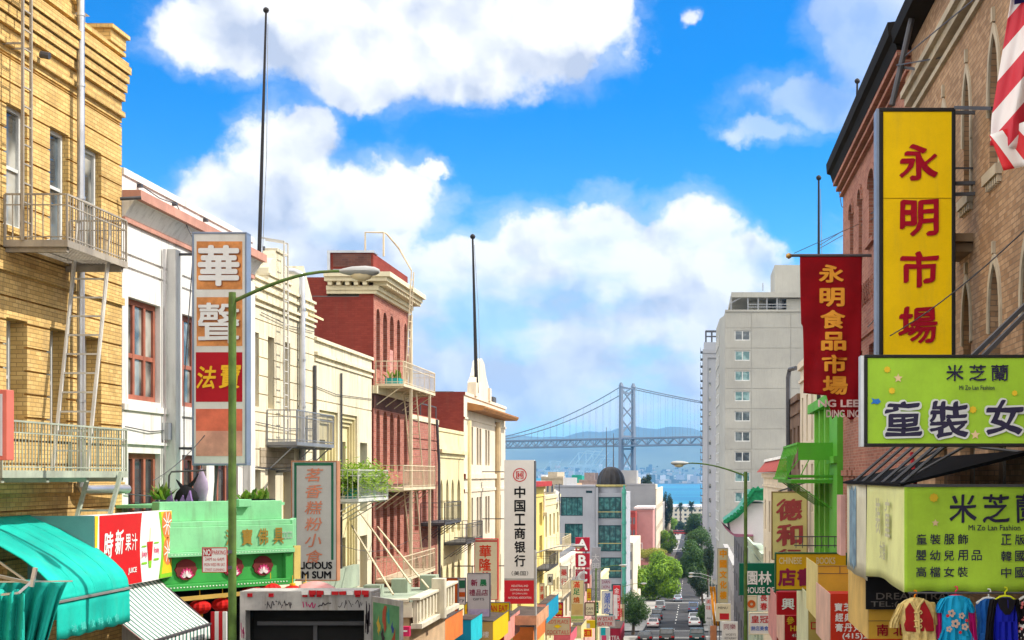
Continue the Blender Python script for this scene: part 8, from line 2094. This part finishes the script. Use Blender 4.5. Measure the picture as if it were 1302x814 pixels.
# port cranes
crm_ = M('crane_white', (0.34, 0.44, 0.47, 1), 0.6, 0.1, 0.02, fine=0)
def crane(px, Y, h, lb):
    k = h/80.0; c = Vector((Xp(px, Y), Y, -40)); r = thing('port_crane', lb, 'port crane', c, 'container cranes across the bay')
    mb_ = MB(crm_)
    for a in (-14, 14):
        for b in (-10, 10): mb_.bar(c+Vector((a, b, 0))*k, c+Vector((a*0.9, b, 52))*k, 2.6*k)
    mb_.bar(c+Vector((-14, 0, 26))*k, c+Vector((14, 0, 26))*k, 2.4*k); mb_.bar(c+Vector((-20, 0, 52))*k, c+Vector((20, 0, 52))*k, 3.5*k); part('legs', mb_, r)
    mb_ = MB(crm_); mb_.bar(c+Vector((-30, 0, 55))*k, c+Vector((30, 0, 55))*k, 3*k); mb_.bar(c+Vector((0, 0, 52))*k, c+Vector((0, 0, 92))*k, 2.2*k); mb_.bar(c+Vector((14, 0, 55))*k, c+Vector((46, 0, 98))*k, 2.4*k); mb_.bar(c+Vector((0, 0, 92))*k, c+Vector((-30, 0, 55))*k, 2*k); mb_.bar(c+Vector((0, 0, 92))*k, c+Vector((40, 0, 90))*k, 2*k); part('boom', mb_, r)
for i, (px, h, lb) in enumerate(((736, 118, 'tall pale port crane across the bay, first of the tight cluster'), (745, 125, 'pale port crane across the bay, tallest of the cluster'), (754, 112, 'pale port crane across the bay just left of the masts'), (764, 100, 'pale port crane across the bay showing behind the masts'), (700, 90, 'lone smaller port crane across the bay above the white office block'), (716, 70, 'small port crane across the bay above the tan rooftops'))): crane(px, 6200+60*i, h, lb)
rnd = random.Random(5)
mb = MB(M('port_cyan', (0.10, 0.42, 0.52, 1), 0.7, 0.2, 0.02, fine=0)); mb2 = MB(M('port_blue', (0.03, 0.24, 0.45, 1), 0.7, 0.2, 0.02, fine=0))
for k in range(70):
    x = rnd.uniform(Xp(600, 5900), Xp(770, 5900)); y = rnd.uniform(5900, 6100); w_ = rnd.uniform(20, 70); h = rnd.uniform(10, 34); (mb if rnd.random() < 0.5 else mb2).box(x, x+w_, y, y+20, -42, -42+h)
mb.m(mb2.mats[0]); b0 = len(mb.v); mb.v += mb2.v; mb.f += [tuple(i+b0 for i in f_) for f_ in mb2.f]; mb.fm += [mb.cur]*len(mb2.f)
structure('container_stacks', mb, kind='stuff')
mb = MB(); cols = [M('far_white', (0.6, 0.58, 0.55, 1), 0.8, fine=0), M('far_tan', (0.42, 0.36, 0.29, 1), 0.8, fine=0), M('far_grey', (0.28, 0.29, 0.31, 1), 0.8, fine=0), M('far_dark', (0.06, 0.08, 0.05, 1), 0.9, fine=0)]
for k in range(1700):
    y = rnd.uniform(7600, 10200); px = rnd.uniform(520, 1060); x = Xp(px, y); w_ = rnd.uniform(8, 40); h = rnd.uniform(5, 20)+(30 if rnd.random() < 0.05 else 0); z = hillz(x, y) if y > 9300 else -39.6
    mb.m(cols[rnd.choice((0, 0, 1, 2, 3, 3, 3))]); mb.box(x, x+w_, y, y+25, z-3, z+h)
structure('far_city', mb, kind='stuff')
# haze over the bay
hz = bpy.data.materials.new('haze'); hz.use_nodes = True; ht_ = hz.node_tree; ht_.nodes.remove(ht_.nodes['Principled BSDF'])
pv = ht_.nodes.new('ShaderNodeVolumePrincipled'); pv.inputs['Density'].default_value = HAZE; pv.inputs['Color'].default_value = (0.20, 0.52, 1.0, 1); pv.inputs['Anisotropy'].default_value = 0.0
ht_.links.new(pv.outputs[0], ht_.nodes['Material Output'].inputs['Volume'])
mb = MB(hz); mb.box(-9600, 9600, -120, 15100, -47, 405); o = structure('haze', mb, kind='stuff')

# more small signs crowding the left pavement
for i, (px0, py0, px1, py1, Y_, mt, tx, tm, lb) in enumerate((
    (686, 742, 692, 766, 96, crm, '茶樓', hr, 'small cream upright sign behind the grey lamp post'),
    (712, 720, 722, 748, 120, lp_, '藥行', redl, 'white upright sign with red characters left of the letter sign'),
    (746, 748, 752, 764, 134, yel, '金', hr, 'tiny yellow sign between the letter sign and the grey vertical sign'),
    (706, 766, 716, 784, 108, M('sign_scarlet', (0.6, 0.03, 0.04, 1), 0.55), '珠寶', yel, 'small scarlet sign above the tan cocktail sign'),
    (788, 768, 794, 790, 170, crm, '麵', redl, 'tiny cream sign beside the last olive lamp post'),
    (754, 766, 761, 780, 138, M('sign_deep_green', (0.006, 0.13, 0.07, 1), 0.5, 0.08), '玉', white_l, 'tiny green sign under the grey vertical sign'),
    (696, 730, 703, 744, 104, wp, '髮', ltr, 'small white sign on the yellow building under its balcony'))):
    n_ = len(tx); h_ = (py1-py0)/(n_+0.4)
    camsign('shop_sign', lb, px0, py0, px1, py1, Y_, mt, steel_dark, 0.35, 0.25, [(tx, (px0+px1)/2, py0+h_*0.7, h_*0.75, tm, dict(bot=py1-h_*0.7, w_=(px1-px0)*0.75, bold=0.015))], cat='sign')

tree('mid green tree on the right pavement between the broad dark tree and the grey tower', Xp(892, 430), 430, at(889, 694, 430), (4.4, 5, 5.2), lf2, 7000, 0.26, 0.3, 16, seed=31)
tree('bright green tree on the left pavement just beyond the bare twiggy tree', Xp(846, 520), 520, at(846, 690, 520), (4.0, 5, 4.6), lf1, 6000, 0.28, 0.3, 14, seed=33)
